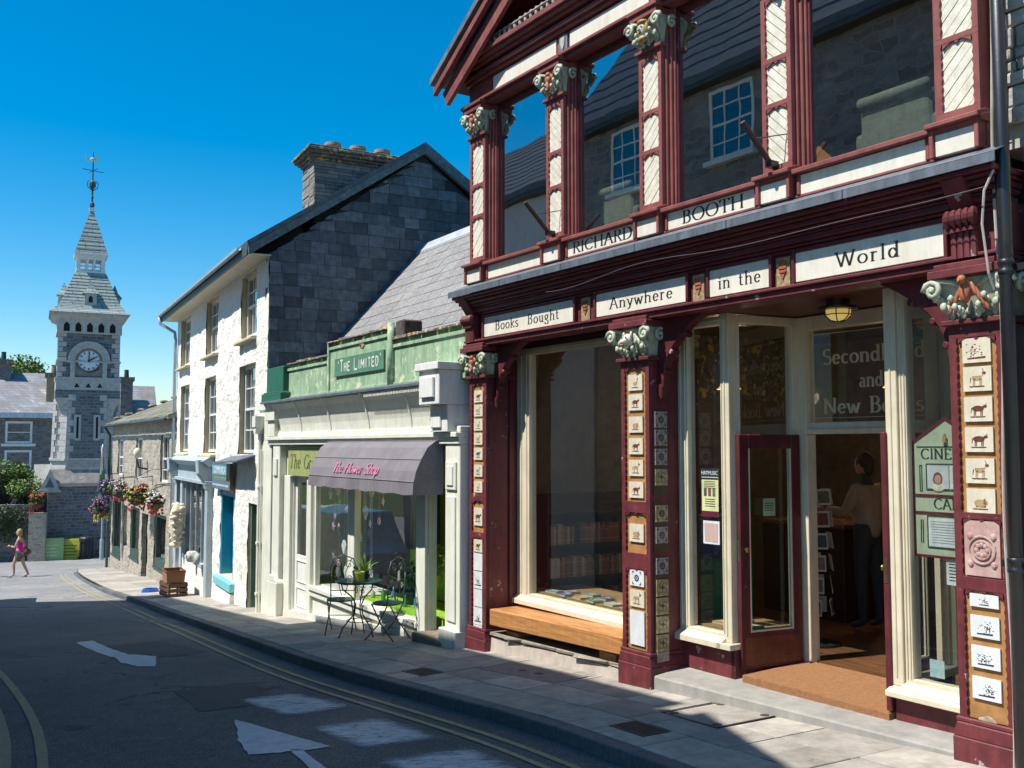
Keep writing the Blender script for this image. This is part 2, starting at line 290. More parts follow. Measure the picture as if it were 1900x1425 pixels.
# ------------------------------------------------------------ lettering drawn with a broad-nib pen, with serifs
def arc(cx, cy, rx, ry, a0, a1, n=12):
    return [(cx + rx * math.cos(R(a0 + (a1 - a0) * i / n)), cy + ry * math.sin(R(a0 + (a1 - a0) * i / n))) for i in range(n + 1)]
X = 0.60
GL = {
 'R': (.72, [[(.15, 0), (.15, 1)], [(.15, 1), (.36, 1)] + arc(.36, .75, .22, .25, 90, -90) + [(.15, .5)], [(.36, .5), (.66, 0)]], [(.15, 0), (.12, 1), (.66, 0)]),
 'I': (.32, [[(.16, 0), (.16, 1)]], [(.16, 0), (.16, 1)]),
 'C': (.80, [arc(.46, .5, .38, .5, 42, 318, 20)], []),
 'H': (.90, [[(.15, 0), (.15, 1)], [(.75, 0), (.75, 1)], [(.15, .52), (.75, .52)]], [(.15, 0), (.15, 1), (.75, 0), (.75, 1)]),
 'A': (.80, [[(.06, 0), (.38, 1), (.40, 1), (.74, 0)], [(.18, .36), (.62, .36)]], [(.06, 0), (.74, 0)]),
 'D': (.86, [[(.15, 0), (.15, 1)], [(.15, 1), (.36, 1)] + arc(.36, .5, .40, .5, 90, -90, 16) + [(.15, 0)]], [(.12, 0), (.12, 1)]),
 'B': (.68, [[(.15, 0), (.15, 1)], [(.15, 1), (.33, 1)] + arc(.33, .77, .20, .23, 90, -90) + [(.15, .54)], [(.33, .54)] + arc(.33, .27, .26, .27, 90, -90) + [(.15, 0)]], [(.12, 0), (.12, 1)]),
 'O': (.94, [arc(.47, .5, .40, .5, 0, 360, 26)], []),
 'T': (.72, [[(.36, 0), (.36, 1)], [(.04, 1), (.68, 1)], [(.04, 1), (.04, .84)], [(.68, 1), (.68, .84)]], [(.36, 0)]),
 'W': (1.1, [[(.06, 1), (.32, 0), (.34, 0), (.55, .95), (.78, 0), (.80, 0), (1.04, 1)]], [(.06, 1), (1.04, 1)]),
 'S': (.60, [arc(.32, .76, .22, .24, 40, 270, 14)[:-1] + arc(.30, .27, .24, .27, 90, -145, 14)], []),
 'N': (.86, [[(.14, 0), (.14, 1)], [(.14, 1), (.72, 0)], [(.72, 0), (.72, 1)]], [(.14, 0), (.10, 1), (.72, 1)]),
 'M': (1.0, [[(.12, 0), (.16, 1)], [(.16, 1), (.5, .05), (.84, 1)], [(.84, 1), (.88, 0)]], [(.12, 0), (.88, 0)]),
 'E': (.66, [[(.15, 0), (.15, 1)], [(.15, 1), (.58, 1), (.58, .86)], [(.15, .52), (.48, .52)], [(.15, 0), (.60, 0), (.60, .15)]], [(.12, 0), (.12, 1)]),
 'F': (.62, [[(.15, 0), (.15, 1)], [(.15, 1), (.56, 1), (.56, .86)], [(.15, .52), (.46, .52)]], [(.15, 0), (.12, 1)]),
 'L': (.62, [[(.15, 0), (.15, 1)], [(.15, 0), (.56, 0), (.56, .14)]], [(.12, 0), (.15, 1)]),
 'G': (.84, [arc(.46, .5, .38, .5, 42, 340, 20), [(.80, .05), (.80, .42)]], [(.78, .42)]),
 'o': (.58, [arc(.29, X / 2, .23, X / 2, 0, 360, 20)], []),
 'k': (.56, [[(.12, 0), (.12, 1)], [(.46, X), (.14, .28)], [(.22, .34), (.50, 0)]], [(.12, 0), (.10, 1), (.50, 0), (.46, X)]),
 's': (.42, [arc(.22, .45, .15, .15, 40, 270, 10)[:-1] + arc(.20, .16, .16, .16, 90, -145, 10)], []),
 'u': (.60, [[(.12, X), (.12, .18)] + arc(.27, .17, .15, .16, 180, 340, 8), [(.46, X), (.46, 0)]], [(.10, X), (.44, X), (.48, 0)]),
 'g': (.54, [arc(.24, .41, .17, .19, 0, 360, 16), [(.34, .55), (.50, .60)], [(.14, .26), (.10, .16), (.34, .08), (.46, -.04)] + arc(.26, -.14, .20, .14, 30, -200, 12)], []),
 'h': (.62, [[(.12, 0), (.12, 1)], arc(.31, .40, .18, .20, 160, 0, 8) + [(.49, 0)]], [(.12, 0), (.10, 1), (.49, 0)]),
 't': (.38, [[(.16, .82), (.16, .12)] + arc(.26, .12, .10, .11, 180, 320, 6), [(.02, X), (.33, X)]], []),
 'n': (.62, [[(.12, 0), (.12, X)], arc(.31, .40, .18, .20, 160, 0, 8) + [(.49, 0)]], [(.12, 0), (.10, X), (.49, 0)]),
 'y': (.54, [[(.06, X), (.28, .02)], [(.48, X), (.24, -.16), (.12, -.26), (.04, -.24)]], [(.06, X), (.48, X)]),
 'w': (.80, [[(.06, X), (.23, 0), (.25, 0), (.40, .56), (.55, 0), (.57, 0), (.74, X)]], [(.06, X), (.74, X)]),
 'e': (.52, [[(.08, .33), (.44, .33)] + arc(.26, X / 2 + .01, .19, X / 2, 8, 320, 16)], []),
 'r': (.42, [[(.12, 0), (.12, X)], arc(.26, .42, .13, .16, 150, 50, 6)], [(.12, 0), (.10, X)]),
 'i': (.26, [[(.13, 0), (.13, X)], [(.13, .80), (.13, .88)]], [(.13, 0), (.11, X)]),
 'l': (.26, [[(.13, 0), (.13, 1)]], [(.13, 0), (.11, 1)]),
 'd': (.60, [arc(.25, X / 2, .18, X / 2, 20, 340, 16), [(.46, 0), (.46, 1)]], [(.48, 0), (.44, 1)]),
 'a': (.50, [[(.38, 0), (.38, .42)] + arc(.24, .44, .14, .15, 0, 150, 8), [(.38, .36), (.2, .32)] + arc(.20, .16, .12, .16, 90, 290, 8) + [(.38, .10)]], [(.41, 0)]),
 'p': (.60, [[(.12, -.28), (.12, X)], arc(.31, X / 2, .19, X / 2, 140, -140, 14)], [(.12, -.28), (.10, X)]),
 'c': (.48, [arc(.26, X / 2, .19, X / 2, 45, 315, 14)], []),
}
def letters(mb, text, x0, x1, z0, h, y, thick=.13, thin=.045, shear=0.0, m=0, depth=0.002, gap=None):
    """write text so that it spans x0..x1, baseline z0, cap height h, on the plane y (facing -y)"""
    gap = 0.06 if gap is None else gap
    tot = sum((GL[c][0] + gap) if c in GL else (.45 + gap) for c in text) - gap
    sx = (x1 - x0) / tot; cx = x0
    def seg(a, b):
        d = Vector((b[0] - a[0], b[1] - a[1])); L = d.length
        if L < 1e-6: return
        d /= L; w = (thin + (thick - thin) * abs(d.y) ** 1.3) * 0.5; nx, nz = -d.y * w, d.x * w
        q = [(a[0] + nx - d.x * .01, a[1] + nz - d.y * .01), (b[0] + nx + d.x * .01, b[1] + nz + d.y * .01), (b[0] - nx + d.x * .01, b[1] - nz + d.y * .01), (a[0] - nx - d.x * .01, a[1] - nz - d.y * .01)]
        mb.prism([(cx + (p[0] + shear * p[1]) * sx, z0 + p[1] * h) for p in q], y - depth, y - .0003, 'y', m)
    for c in text:
        if c not in GL: cx += (.45 + gap) * sx; continue
        w, st, sf = GL[c]
        for s_ in st:
            for a, b in zip(s_, s_[1:]): seg(a, b)
        for q in sf: seg((q[0] - .10, q[1]), (q[0] + .10, q[1]))
        cx += (w + gap) * sx
def letter_parts(parent, m, text, x0, x1, z0, h, y, loc=(0, 0, 0), rot=None, **kw):
    """the same lettering with every letter a piece of its own"""
    gap = kw.get('gap', 0.06); gap = .06 if gap is None else gap
    tot = sum((GL[c][0] + gap) if c in GL else (.45 + gap) for c in text) - gap; sx = (x1 - x0) / tot; cx = x0
    for c in text:
        w = GL[c][0] if c in GL else .45
        if c in GL:
            l = MB(); letters(l, c, cx, cx + w * sx, z0, h, y, **kw); o = l.build('letter', m, parent, loc=loc)
            if rot: o.rotation_euler = rot
        cx += (w + gap) * sx
def text_obj(name, body, parent, loc, size, m, sx=1.0, align='CENTER', extr=0.001, spacing=1.0, shear=0.0, off=0.0):
    cu = bpy.data.curves.new(name, 'FONT'); cu.body = body; cu.size = size; cu.align_x = align; cu.extrude = extr; cu.space_character = spacing; cu.shear = shear; cu.offset = off
    cu.materials.append(m); o = bpy.data.objects.new(name, cu); col.objects.link(o); me = bpy.data.meshes.new_from_object(o); bpy.data.objects.remove(o); o = bpy.data.objects.new(name, me); fin(o, parent, loc); o.rotation_euler = (R(90), 0, 0); o.scale = (sx, 1, 1); return o
# ------------------------------------------------------------ ground, road, pavement
def asphalt():
    m, nt, b = _nt('asphalt')
    tc = nd(nt, 'ShaderNodeTexCoord'); v = tc.outputs['Object']
    n1 = nd(nt, 'ShaderNodeTexNoise', Scale=0.7, Detail=6.0, Roughness=0.6); nt.links.new(v, n1.inputs['Vector'])
    n2 = nd(nt, 'ShaderNodeTexNoise', Scale=95.0, Detail=2.0); nt.links.new(v, n2.inputs['Vector'])
    n3 = nd(nt, 'ShaderNodeTexVoronoi', Scale=70.0); nt.links.new(v, n3.inputs['Vector'])
    n4 = nd(nt, 'ShaderNodeTexNoise', Scale=9.0, Detail=8.0, Roughness=0.75); nt.links.new(v, n4.inputs['Vector'])
    r1 = ramp(nt, n1.outputs[0], [(0.35, (0.088, 0.088, 0.088)), (0.65, (0.130, 0.128, 0.124))])
    r2 = ramp(nt, n2.outputs[0], [(0.38, (0.45, 0.45, 0.46)), (0.52, (0.95, 0.95, 0.95)), (0.66, (1.9, 1.9, 1.86))])
    r4 = ramp(nt, n4.outputs[0], [(0.3, (0.72, 0.72, 0.72)), (0.7, (1.22, 1.22, 1.2))])
    o = mixc(nt, 1.0, r1.outputs[0], r2.outputs[0], 'MULTIPLY'); o = mixc(nt, 1.0, o, r4.outputs[0], 'MULTIPLY')
    nw = nd(nt, 'ShaderNodeTexNoise', Scale=1.5, Detail=6.0); nt.links.new(v, nw.inputs['Vector']); vm = nd(nt, 'ShaderNodeVectorMath', operation='MULTIPLY_ADD'); nt.links.new(nw.outputs['Color'], vm.inputs[0]); vm.inputs[1].default_value = (1.1, 1.1, 0); nt.links.new(v, vm.inputs[2])
    vc = nd(nt, 'ShaderNodeTexVoronoi', Scale=0.42, feature='DISTANCE_TO_EDGE'); nt.links.new(vm.outputs[0], vc.inputs['Vector']); rc_ = ramp(nt, vc.outputs['Distance'], [(0.004, (0.35, 0.35, 0.35)), (0.012, (1, 1, 1))])
    rm = ramp(nt, n1.outputs[0], [(0.47, (0, 0, 0)), (0.55, (1, 1, 1))]); ck_ = mixc(nt, rm.outputs[0], (1, 1, 1), rc_.outputs[0]); o = mixc(nt, 1.0, o, ck_, 'MULTIPLY')
    # the junction at the foot of the street is coloured paler than the street itself
    sx = nd(nt, 'ShaderNodeSeparateXYZ'); nt.links.new(v, sx.inputs[0])
    a = nd(nt, 'ShaderNodeMath', operation='MULTIPLY_ADD'); nt.links.new(sx.outputs[0], a.inputs[0]); a.inputs[1].default_value = -0.5; a.inputs[2].default_value = 0
    c = nd(nt, 'ShaderNodeMath', operation='MULTIPLY_ADD'); nt.links.new(sx.outputs[1], c.inputs[0]); c.inputs[1].default_value = 0.866; nt.links.new(a.outputs[0], c.inputs[2])
    mr = nd(nt, 'ShaderNodeMapRange'); mr.inputs[1].default_value = 20; mr.inputs[2].default_value = 28; nt.links.new(c.outputs[0], mr.inputs[0])
    o2 = mixc(nt, 1.0, o, (2.2, 2.2, 2.2), 'MULTIPLY'); o = mixc(nt, mr.outputs[0], o, o2)
    nt.links.new(o, b.inputs['Base Color']); b.inputs['Roughness'].default_value = 0.85
    bump(nt, b, n3.outputs[0], 0.5, 0.006); return m
ASPH = asphalt()
PAVE = mat('paving stone', (0.40, 0.365, 0.31), (0.27, 0.245, 0.21), scale=5, rough=0.85, bs=0.4, bd=0.004, bscale=45, perobj=0.22, chips=(0.15, 0.14, 0.13), chipamt=0.68, chipscale=6)
PAVEB = mat('sandy pavement bedding', (0.13, 0.12, 0.105), rough=0.95, bs=0.5)
KERB = mat('granite kerb', (0.14, 0.14, 0.14), (0.085, 0.085, 0.09), scale=30, rough=0.8, bs=0.4, bscale=80, perobj=0.18)
YELL = mat('worn yellow line paint', (0.40, 0.33, 0.17), (0.28, 0.25, 0.17), scale=12, rough=0.8, bs=0.4, bscale=90, chips=(0.09, 0.09, 0.09), chipamt=0.60, chipscale=30)
WLINE = mat('worn white road paint', (0.62, 0.63, 0.64), (0.48, 0.49, 0.51), scale=10, rough=0.8, bs=0.4, bscale=90, chips=(0.09, 0.09, 0.095), chipamt=0.655, chipscale=28)
SUNREFL = mat('painted sun reflection', (0.66, 0.68, 0.67), (0.40, 0.42, 0.42), scale=3.0, rough=0.8, bs=0.4, bscale=90, chips=(0.10, 0.10, 0.10), chipamt=0.56, chipscale=22, stretch=(0.45, 2.6, 1), detail=6)  # pale colour standing in for sun reflected onto the shaded road
nt_ = SUNREFL.node_tree; b_ = nt_.nodes['Principled BSDF']; at_ = nd(nt_, 'ShaderNodeAttribute', attribute_name='edge_fade'); tcw = nd(nt_, 'ShaderNodeTexCoord'); mpw = nd(nt_, 'ShaderNodeMapping'); mpw.inputs['Scale'].default_value = (1.0, 3.0, 1); mpw.inputs['Rotation'].default_value = (0, 0, R(35)); nt_.links.new(tcw.outputs['Object'], mpw.inputs[0])
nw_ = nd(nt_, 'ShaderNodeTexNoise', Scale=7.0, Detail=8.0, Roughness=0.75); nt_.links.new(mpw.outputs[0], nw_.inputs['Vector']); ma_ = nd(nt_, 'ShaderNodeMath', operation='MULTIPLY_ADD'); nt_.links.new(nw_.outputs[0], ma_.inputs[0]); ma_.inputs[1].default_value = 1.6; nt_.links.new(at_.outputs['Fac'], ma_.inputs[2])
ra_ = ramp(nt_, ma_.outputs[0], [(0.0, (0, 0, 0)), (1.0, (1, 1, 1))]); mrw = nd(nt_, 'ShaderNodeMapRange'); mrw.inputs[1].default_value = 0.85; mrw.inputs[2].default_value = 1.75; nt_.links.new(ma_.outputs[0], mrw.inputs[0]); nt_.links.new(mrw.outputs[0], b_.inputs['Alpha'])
GRASSF = mat('distant fields', (0.06, 0.09, 0.03), (0.04, 0.07, 0.02), scale=0.02, rough=1, bs=0)

def grid_sheet(xs, ys, dz):
    mb = MB(); nx = len(xs)
    for y in ys:
        for x in xs: mb.v.append((x, y, zq(x, y) + dz))
    for j in range(len(ys) - 1):
        for i in range(nx - 1):
            a = j * nx + i; mb.idx((a, a + 1, a + nx + 1, a + nx))
    return mb
def rng(a, b, st): n = int(round((b - a) / st)); return [a + (b - a) * i / n for i in range(n + 1)]
road = grid_sheet(rng(-60, 14, 1.0), rng(-14, 75, 1.0), -0.10).build('road', ASPH, kind='structure', smooth=True)
far = []
g = MB()
S_ = [(-3000, -3000), (3000, -3000), (3000, 3000), (-3000, 3000)]
g.face([(x, y, -7.0) for x, y in S_]); g.build('ground', GRASSF, kind='structure')

KP = [(4.6, -0.6), (3.3, 2.0), (2.05, 4.3), (0.98, 6.19), (0.27, 7.47), (-0.33, 8.25), (-0.93, 8.88), (-2.23, 10.7), (-4.99, 15.94), (-8.57, 22.33), (-11.08, 26.54), (-14.2, 32.2), (-16.02, 35.74), (-16.55, 37.1)]
BP = [FB.w(14, -0.02)[:2], FB.w(0, -0.02)[:2], FG.w(-7.39, 0.02)[:2], FW.w(-10.3, 0.02)[:2], FS.w(-12.3, 0.02)[:2], FS.w(-15, 0.02)[:2]]
# resample and smooth the kerb
def resample(P, step):
    out = [P[0]]; acc = 0
    for a, b in zip(P, P[1:]):
        L = math.dist(a, b); t = step - acc
        while t < L: out.append((a[0] + (b[0] - a[0]) * t / L, a[1] + (b[1] - a[1]) * t / L)); t += step
        acc = L - (t - step)
    return out
def smooth2(P, n=6):
    for _ in range(n): P = [P[0]] + [((P[i - 1][0] + 2 * P[i][0] + P[i + 1][0]) / 4, (P[i - 1][1] + 2 * P[i][1] + P[i + 1][1]) / 4) for i in range(1, len(P) - 1)] + [P[-1]]
    return P
KL = smooth2(resample(KP, 0.3), 12)
def tang(P, i):
    a, b = P[max(0, i - 1)], P[min(len(P) - 1, i + 1)]; d = Vector((b[0] - a[0], b[1] - a[1])); return d.normalized()
def hitline(p, d, line):
    best = None
    for a, b in zip(line, line[1:]):
        e = Vector((b[0] - a[0], b[1] - a[1])); den = d.x * e.y - d.y * e.x
        if abs(den) < 1e-9: continue
        w = Vector((a[0] - p[0], a[1] - p[1])); t = (w.x * e.y - w.y * e.x) / den; u = (w.x * d.y - w.y * d.x) / den
        if -0.001 <= u <= 1.001 and t > 0 and (best is None or t < best): best = t
    return best
rows = []
for i, p in enumerate(KL):
    t = tang(KL, i); d = Vector((t.y, -t.x)); w = hitline(p, d, BP)
    if w is None or w > 4: w = rows[-1][2] if rows else 1.6
    rows.append((Vector(p), d, w))
ws = [r[2] for r in rows]
for _ in range(3): ws = [ws[0]] + [(ws[i - 1] + ws[i] + ws[i + 1]) / 3 for i in range(1, len(ws) - 1)] + [ws[-1]]
rows = [(r[0], r[1], w) for r, w in zip(rows, ws)]
def PV(s, w):
    """point on the pavement: s metres along the kerb, w metres in from it"""
    s = max(0, min(len(rows) - 1.001, s / 0.3)); i = int(s); f = s - i
    a = rows[i][0] * (1 - f) + rows[i + 1][0] * f; d = (rows[i][1] * (1 - f) + rows[i + 1][1] * f); return a + d * w
def PW(s): s = max(0, min(len(rows) - 1.001, s / 0.3)); i = int(s); return rows[i][2]
PLEN = (len(rows) - 1) * 0.3
mb = MB(); n = len(rows)
for i in range(n):
    for w in (0.10, 0.7, rows[i][2] + 0.55):
        q = rows[i][0] + rows[i][1] * w; mb.v.append((q.x, q.y, zq(q.x, q.y) - 0.014))
for i in range(n - 1):
    for k in range(2): a = i * 3 + k; mb.idx((a + 1, a, a + 3, a + 4))
pavement = mb.build('pavement', PAVEB, kind='structure')
def tile_piece(s0, s1, w0, w1, dz, th, g=0.004):
    """one stone laid on the pavement, its top following the slope"""
    ps = [PV(s0 + g, w0 + g), PV(s0 + g, w1 - g), PV(s1 - g, w1 - g), PV(s1 - g, w0 + g)]
    mb = MB(); b = [(p.x, p.y, zq(p.x, p.y) + dz - th) for p in ps]; t = [(p.x, p.y, zq(p.x, p.y) + dz) for p in ps]
    mb.hexa(b[::-1] + t[::-1] if False else b + t); return mb
cnt = 0; s = 0.0
holes = []   # covers set into the pavement (s range, w range)
def inhole(s0, s1, w0, w1): return any(s0 < b and s1 > a and w0 < d - .02 and w1 > c + .02 for a, b, c, d in holes)
def sof(X, Y):
    best = min(range(len(rows)), key=lambda i: (rows[i][0].x - X) ** 2 + (rows[i][0].y - Y) ** 2)
    r = rows[best]; v = Vector((X, Y)) - r[0]; t = Vector((-r[1].y, r[1].x)); t = Vector((r[1].y * -1, r[1].x))
    return best * 0.3 + v.dot(t), v.dot(r[1])
def cover(name, label, cat, c, ls, lw, m, pattern):
    s0, w0 = sof(*c); holes.append((s0 - ls / 2, s0 + ls / 2, w0 - lw / 2, w0 + lw / 2)); return (name, label, cat, s0, w0, ls, lw, m, pattern)
COVERS = [
 cover('manhole_cover', 'large rusty framed inspection cover in the pavement before the entrance step', 'manhole cover', (1.58, 7.58), 0.62, 0.62, 0, 'frame'),
 cover('manhole_cover', 'long concrete access cover in the pavement below the oak bench', 'manhole cover', (0.18, 9.50), 1.15, 0.46, 1, 'plate'),
 cover('gully_grate', 'small slotted iron drain grate beside the kerb, nearer the camera', 'drain grate', (0.92, 7.20), 0.40, 0.24, 2, 'grate'),
 cover('gully_grate', 'small slotted iron drain grate beside the kerb near the flower shop end', 'drain grate', (-0.88, 9.67), 0.40, 0.24, 2, 'grate')]
s = 0.2
while s < PLEN - 0.5:
    big = 1 if s < 26 else 0
    W_ = PW(s)
    if s < 27: wr = [0.14, 0.14 + (W_ - 0.14) * 0.34, 0.14 + (W_ - 0.14) * 0.67, W_ + 0.45]
    else: wr = [0.14, 0.14 + (W_ - 0.14) * 0.5, W_ + 0.45]
    for k in range(len(wr) - 1):
        L = 0.0; 
    ln = 0.62 + 0.22 * rnd.random()
    for k in range(len(wr) - 1):
        # split each row in one or two stones with uneven joints
        cuts = [s, s + ln] if rnd.random() < 0.55 or s > 27 else [s, s + ln * (0.42 + 0.16 * rnd.random()), s + ln]
        for a, b in zip(cuts, cuts[1:]):
            if inhole(a, b, wr[k], wr[k + 1]):
                # cut the stone round the cover: keep what lies before and behind it
                for ha, hb, hc, hd in holes:
                    if a < hb and b > ha and wr[k] < hd - .02 and wr[k + 1] > hc + .02:
                        for (aa, bb, cc, dd) in ((a, min(b, ha), wr[k], wr[k + 1]), (max(a, hb), b, wr[k], wr[k + 1]), (max(a, ha), min(b, hb), wr[k], min(wr[k + 1], hc)), (max(a, ha), min(b, hb), max(wr[k], hd), wr[k + 1])):
                            if bb - aa > .04 and dd - cc > .04: tile_piece(aa, bb, cc, dd, rnd.uniform(-.002, .002), .03).build('paving_stone', PAVE, pavement)
                        break
                continue
            tile_piece(a, b, wr[k], wr[k + 1], rnd.uniform(-.0025, .003), .03, .005).build('paving_stone', PAVE, pavement, bev=.004)
    s += ln
# kerb stones, dropped where the street meets the junction
kerb = MB(); k0 = PV(0, 0.05); k1 = PV(1, .05)
kerb.box(0, 0.3, 0, 0.1, 0, 0.02)
s = 0.0; kerbo = None
while s < PLEN - 1:
    ln = 0.9 if s < 35 else 0.6
    drop = max(0, min(0.07, (s - (PLEN - 13)) * 0.02))
    ps = [PV(s + .004, 0), PV(s + .004, .135), PV(s + ln - .004, .135), PV(s + ln - .004, 0)]
    mb = MB(); mb.hexa([(p.x, p.y, zq(p.x, p.y) - .20) for p in ps] + [(p.x, p.y, zq(p.x, p.y) + .003 - drop) for p in ps])
    o = mb.build('kerb_stone', KERB, pavement, bev=.014, seg=2)
    s += ln
IRONR = mat('rusty cast iron', (0.085, 0.055, 0.045), (0.04, 0.03, 0.028), scale=14, rough=0.7, bs=0.5, bscale=50)
CONC = mat('worn pinkish concrete', (0.27, 0.22, 0.20), (0.17, 0.145, 0.135), scale=9, rough=0.9, bs=0.5, bscale=60)
for name, label, cat, s0, w0, ls, lw, mi, pat in COVERS:
    c = PV(s0, w0); t = PV(s0 + .1, w0) - PV(s0 - .1, w0); rz = math.atan2(t.y, t.x); slope = (zq(*PV(s0 + .5, w0)) - zq(*PV(s0 - .5, w0)))
    o = thing(name, label, cat, (c.x, c.y, zq(c.x, c.y)), 0); o.rotation_euler = (0, -math.atan(slope), rz); h, q = ls / 2, lw / 2
    if pat == 'grate':
        MB().box(-h + .02, h - .02, -q + .02, q - .02, -.03, -.014).build('sump', IRON, o)
        fr = MB(); fr.box(-h, h, -q, -q + .025, -.02, .003); fr.box(-h, h, q - .025, q, -.02, .003); fr.box(-h, -h + .025, -q + .025, q - .025, -.02, .003); fr.box(h - .025, h, -q + .025, q - .025, -.02, .003); fr.build('frame', IRONR, o)
        for i in range(13):
            x = -h + .04 + i * (ls - .08) / 12; MB().box(x - .007, x + .007, -q + .025, q - .025, -.014, .001).build('bar', IRONR, o)
    elif pat == 'frame':
        fr = MB(); 
        for a in ((-h, h, -q, -q + .018), (-h, h, q - .018, q), (-h, -h + .018, -q + .018, q - .018), (h - .018, h, -q + .018, q - .018)): fr.box(a[0], a[1], a[2], a[3], -.02, .004)
        fr.build('frame', IRONR, o)
        MB().box(-h + .022, h - .022, -q + .022, q - .022, -.02, .001).build('infill_slab', PAVE, o)
        for sx in (-1, 1):
            for sy in (-1, 1):
                MB().lathe([(.035, .0), (.035, .004), (.02, .004)], (sx * (h - .07), sy * (q - .07), .001), 12).build('lifting_eye', IRONR, o)
    else:
        MB().box(-h + .006, h - .006, -q + .006, q - .006, -.02, .002).build('plate', CONC, o)
        for sx in (-.12, .12): MB().box(sx - .035, sx + .035, -.03, .03, .002, .006).build('keyhole', IRONR, o)

# road paint and painted sun reflections, each mark following the road surface
def ribbon(P, w, dz=-.094, step=.35):
    P = smooth2(resample(P, step), 4); mb = MB()
    for i, p in enumerate(P):
        t = tang(P, i); n = Vector((t.y, -t.x))
        for k in (-1, 1):
            q = Vector(p) + n * (k * w / 2 * (1 + .12 * mnoise.noise(Vector((p[0] * 6, p[1] * 6, k))))); mb.v.append((q.x, q.y, zq(q.x, q.y) + dz))
    for i in range(len(P) - 1): a = 2 * i; mb.idx((a, a + 1, a + 3, a + 2))
    return mb
def patch(poly, dz=-.094, sub=5, jit=0.0):
    """flat painted shape: a quad or a fan divided finely so that it hugs the slope"""
    bm = bmesh.new(); vs = [bm.verts.new((p[0], p[1], 0)) for p in poly]; bm.faces.new(vs)
    bmesh.ops.triangulate(bm, faces=bm.faces[:]); bmesh.ops.subdivide_edges(bm, edges=bm.edges[:], cuts=sub, use_grid_fill=True)
    bmesh.ops.triangulate(bm, faces=bm.faces[:])
    for v in bm.verts:
        if jit and v.is_boundary:
            v.co.x += jit * mnoise.noise(Vector((v.co.x * 9, v.co.y * 9, 1))); v.co.y += jit * mnoise.noise(Vector((v.co.x * 9, v.co.y * 9, 5)))
        v.co.z = zq(v.co.x, v.co.y) + dz
    for f in bm.faces:
        if f.normal.z < 0: f.normal_flip()
    mb = MB(); bm.verts.index_update(); mb.v = [tuple(v.co) for v in bm.verts]
    for f in bm.faces: mb.idx([v.index for v in f.verts])
    bm.free(); return mb
def off(P, d):
    return [tuple(Vector(p) + Vector((tang(P, i).y, -tang(P, i).x)) * d) for i, p in enumerate(P)]
KLs = KL[:-3]
ribbon(off(KLs, -.28), .055).build('yellow_line', YELL, road)
ribbon(off(KLs, -.44), .055).build('yellow_line', YELL, road)
L1 = [(-9.6, 16.5), (-7.6, 13.9), (-6.02, 11.6), (-4.69, 9.46), (-3.93, 8.2), (-3.27, 6.95), (-2.5, 5.2), (-1.9, 3.4)]
ribbon(L1, .075).build('yellow_line', YELL, road)
ribbon(off(L1, .24), .075).build('yellow_line', YELL, road)
ribbon([(-6.42, 14.79), (-6.0, 14.1), (-5.35, 13.1), (-4.99, 12.62)], .24, step=.15).build('direction_arrow', WLINE, road)
patch([(-5.15, 12.72), (-4.92, 12.78), (-4.50, 12.46), (-4.14, 11.46), (-4.38, 11.52), (-4.72, 11.92)], jit=.03).build('arrow_head', WLINE, road)
patch([(-2.30, 8.24), (-1.33, 7.30), (-1.47, 7.22), (-1.90, 7.13), (-2.08, 7.55)], jit=.03).build('arrow_head', WLINE, road)
patch([(-1.63, 7.26), (-1.54, 7.24), (-1.16, 6.55), (-1.02, 6.05), (-1.13, 6.03), (-1.28, 6.55)], jit=.02).build('direction_arrow', WLINE, road)
for P in ([(-2.58, 9.09), (-2.06, 9.36), (-1.31, 8.62), (-1.90, 8.27)], [(-1.66, 7.92), (-1.10, 8.24), (-0.47, 7.47), (-1.09, 7.16)], [(-0.98, 6.90), (-0.30, 7.20), (0.22, 6.45), (-0.46, 6.08)]):  # sunlight thrown back by the shop windows, painted as soft-edged pale patches
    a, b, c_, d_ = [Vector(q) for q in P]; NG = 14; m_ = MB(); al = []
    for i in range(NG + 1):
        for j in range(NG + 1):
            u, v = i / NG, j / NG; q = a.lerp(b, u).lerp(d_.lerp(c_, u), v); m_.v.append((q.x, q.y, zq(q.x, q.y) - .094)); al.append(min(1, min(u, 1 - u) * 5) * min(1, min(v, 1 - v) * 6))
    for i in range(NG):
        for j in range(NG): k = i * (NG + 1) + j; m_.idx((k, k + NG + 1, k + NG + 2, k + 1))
    o = m_.build('sun_reflection', SUNREFL, road); at = o.data.attributes.new('edge_fade', 'FLOAT', 'POINT'); at.data.foreach_set('value', al)

DTAR = mat('dark road repair', (0.055, 0.056, 0.06), (0.04, 0.04, 0.043), scale=30, rough=.8, bs=.6, bscale=120)
for P in ([(-5.9, 13.9), (-4.6, 12.2), (-3.9, 12.7), (-5.2, 14.4)], [(-3.3, 9.6), (-2.7, 8.6), (-2.1, 8.95), (-2.7, 9.95)]): patch(P, dz=-.097, jit=.04).build('tar_patch', DTAR, road)
for P in ([(-8.6, 21.3), (-7.6, 20.3), (-7.2, 20.6), (-8.2, 21.6)], [(-7.2, 18.2), (-6.0, 17.0), (-5.5, 17.3), (-6.7, 18.5)]):
    patch(P, jit=.1).build('tar_patch', mat('paler road repair', (0.15, 0.155, 0.165), (0.10, 0.10, 0.11), scale=5, rough=.85), road)
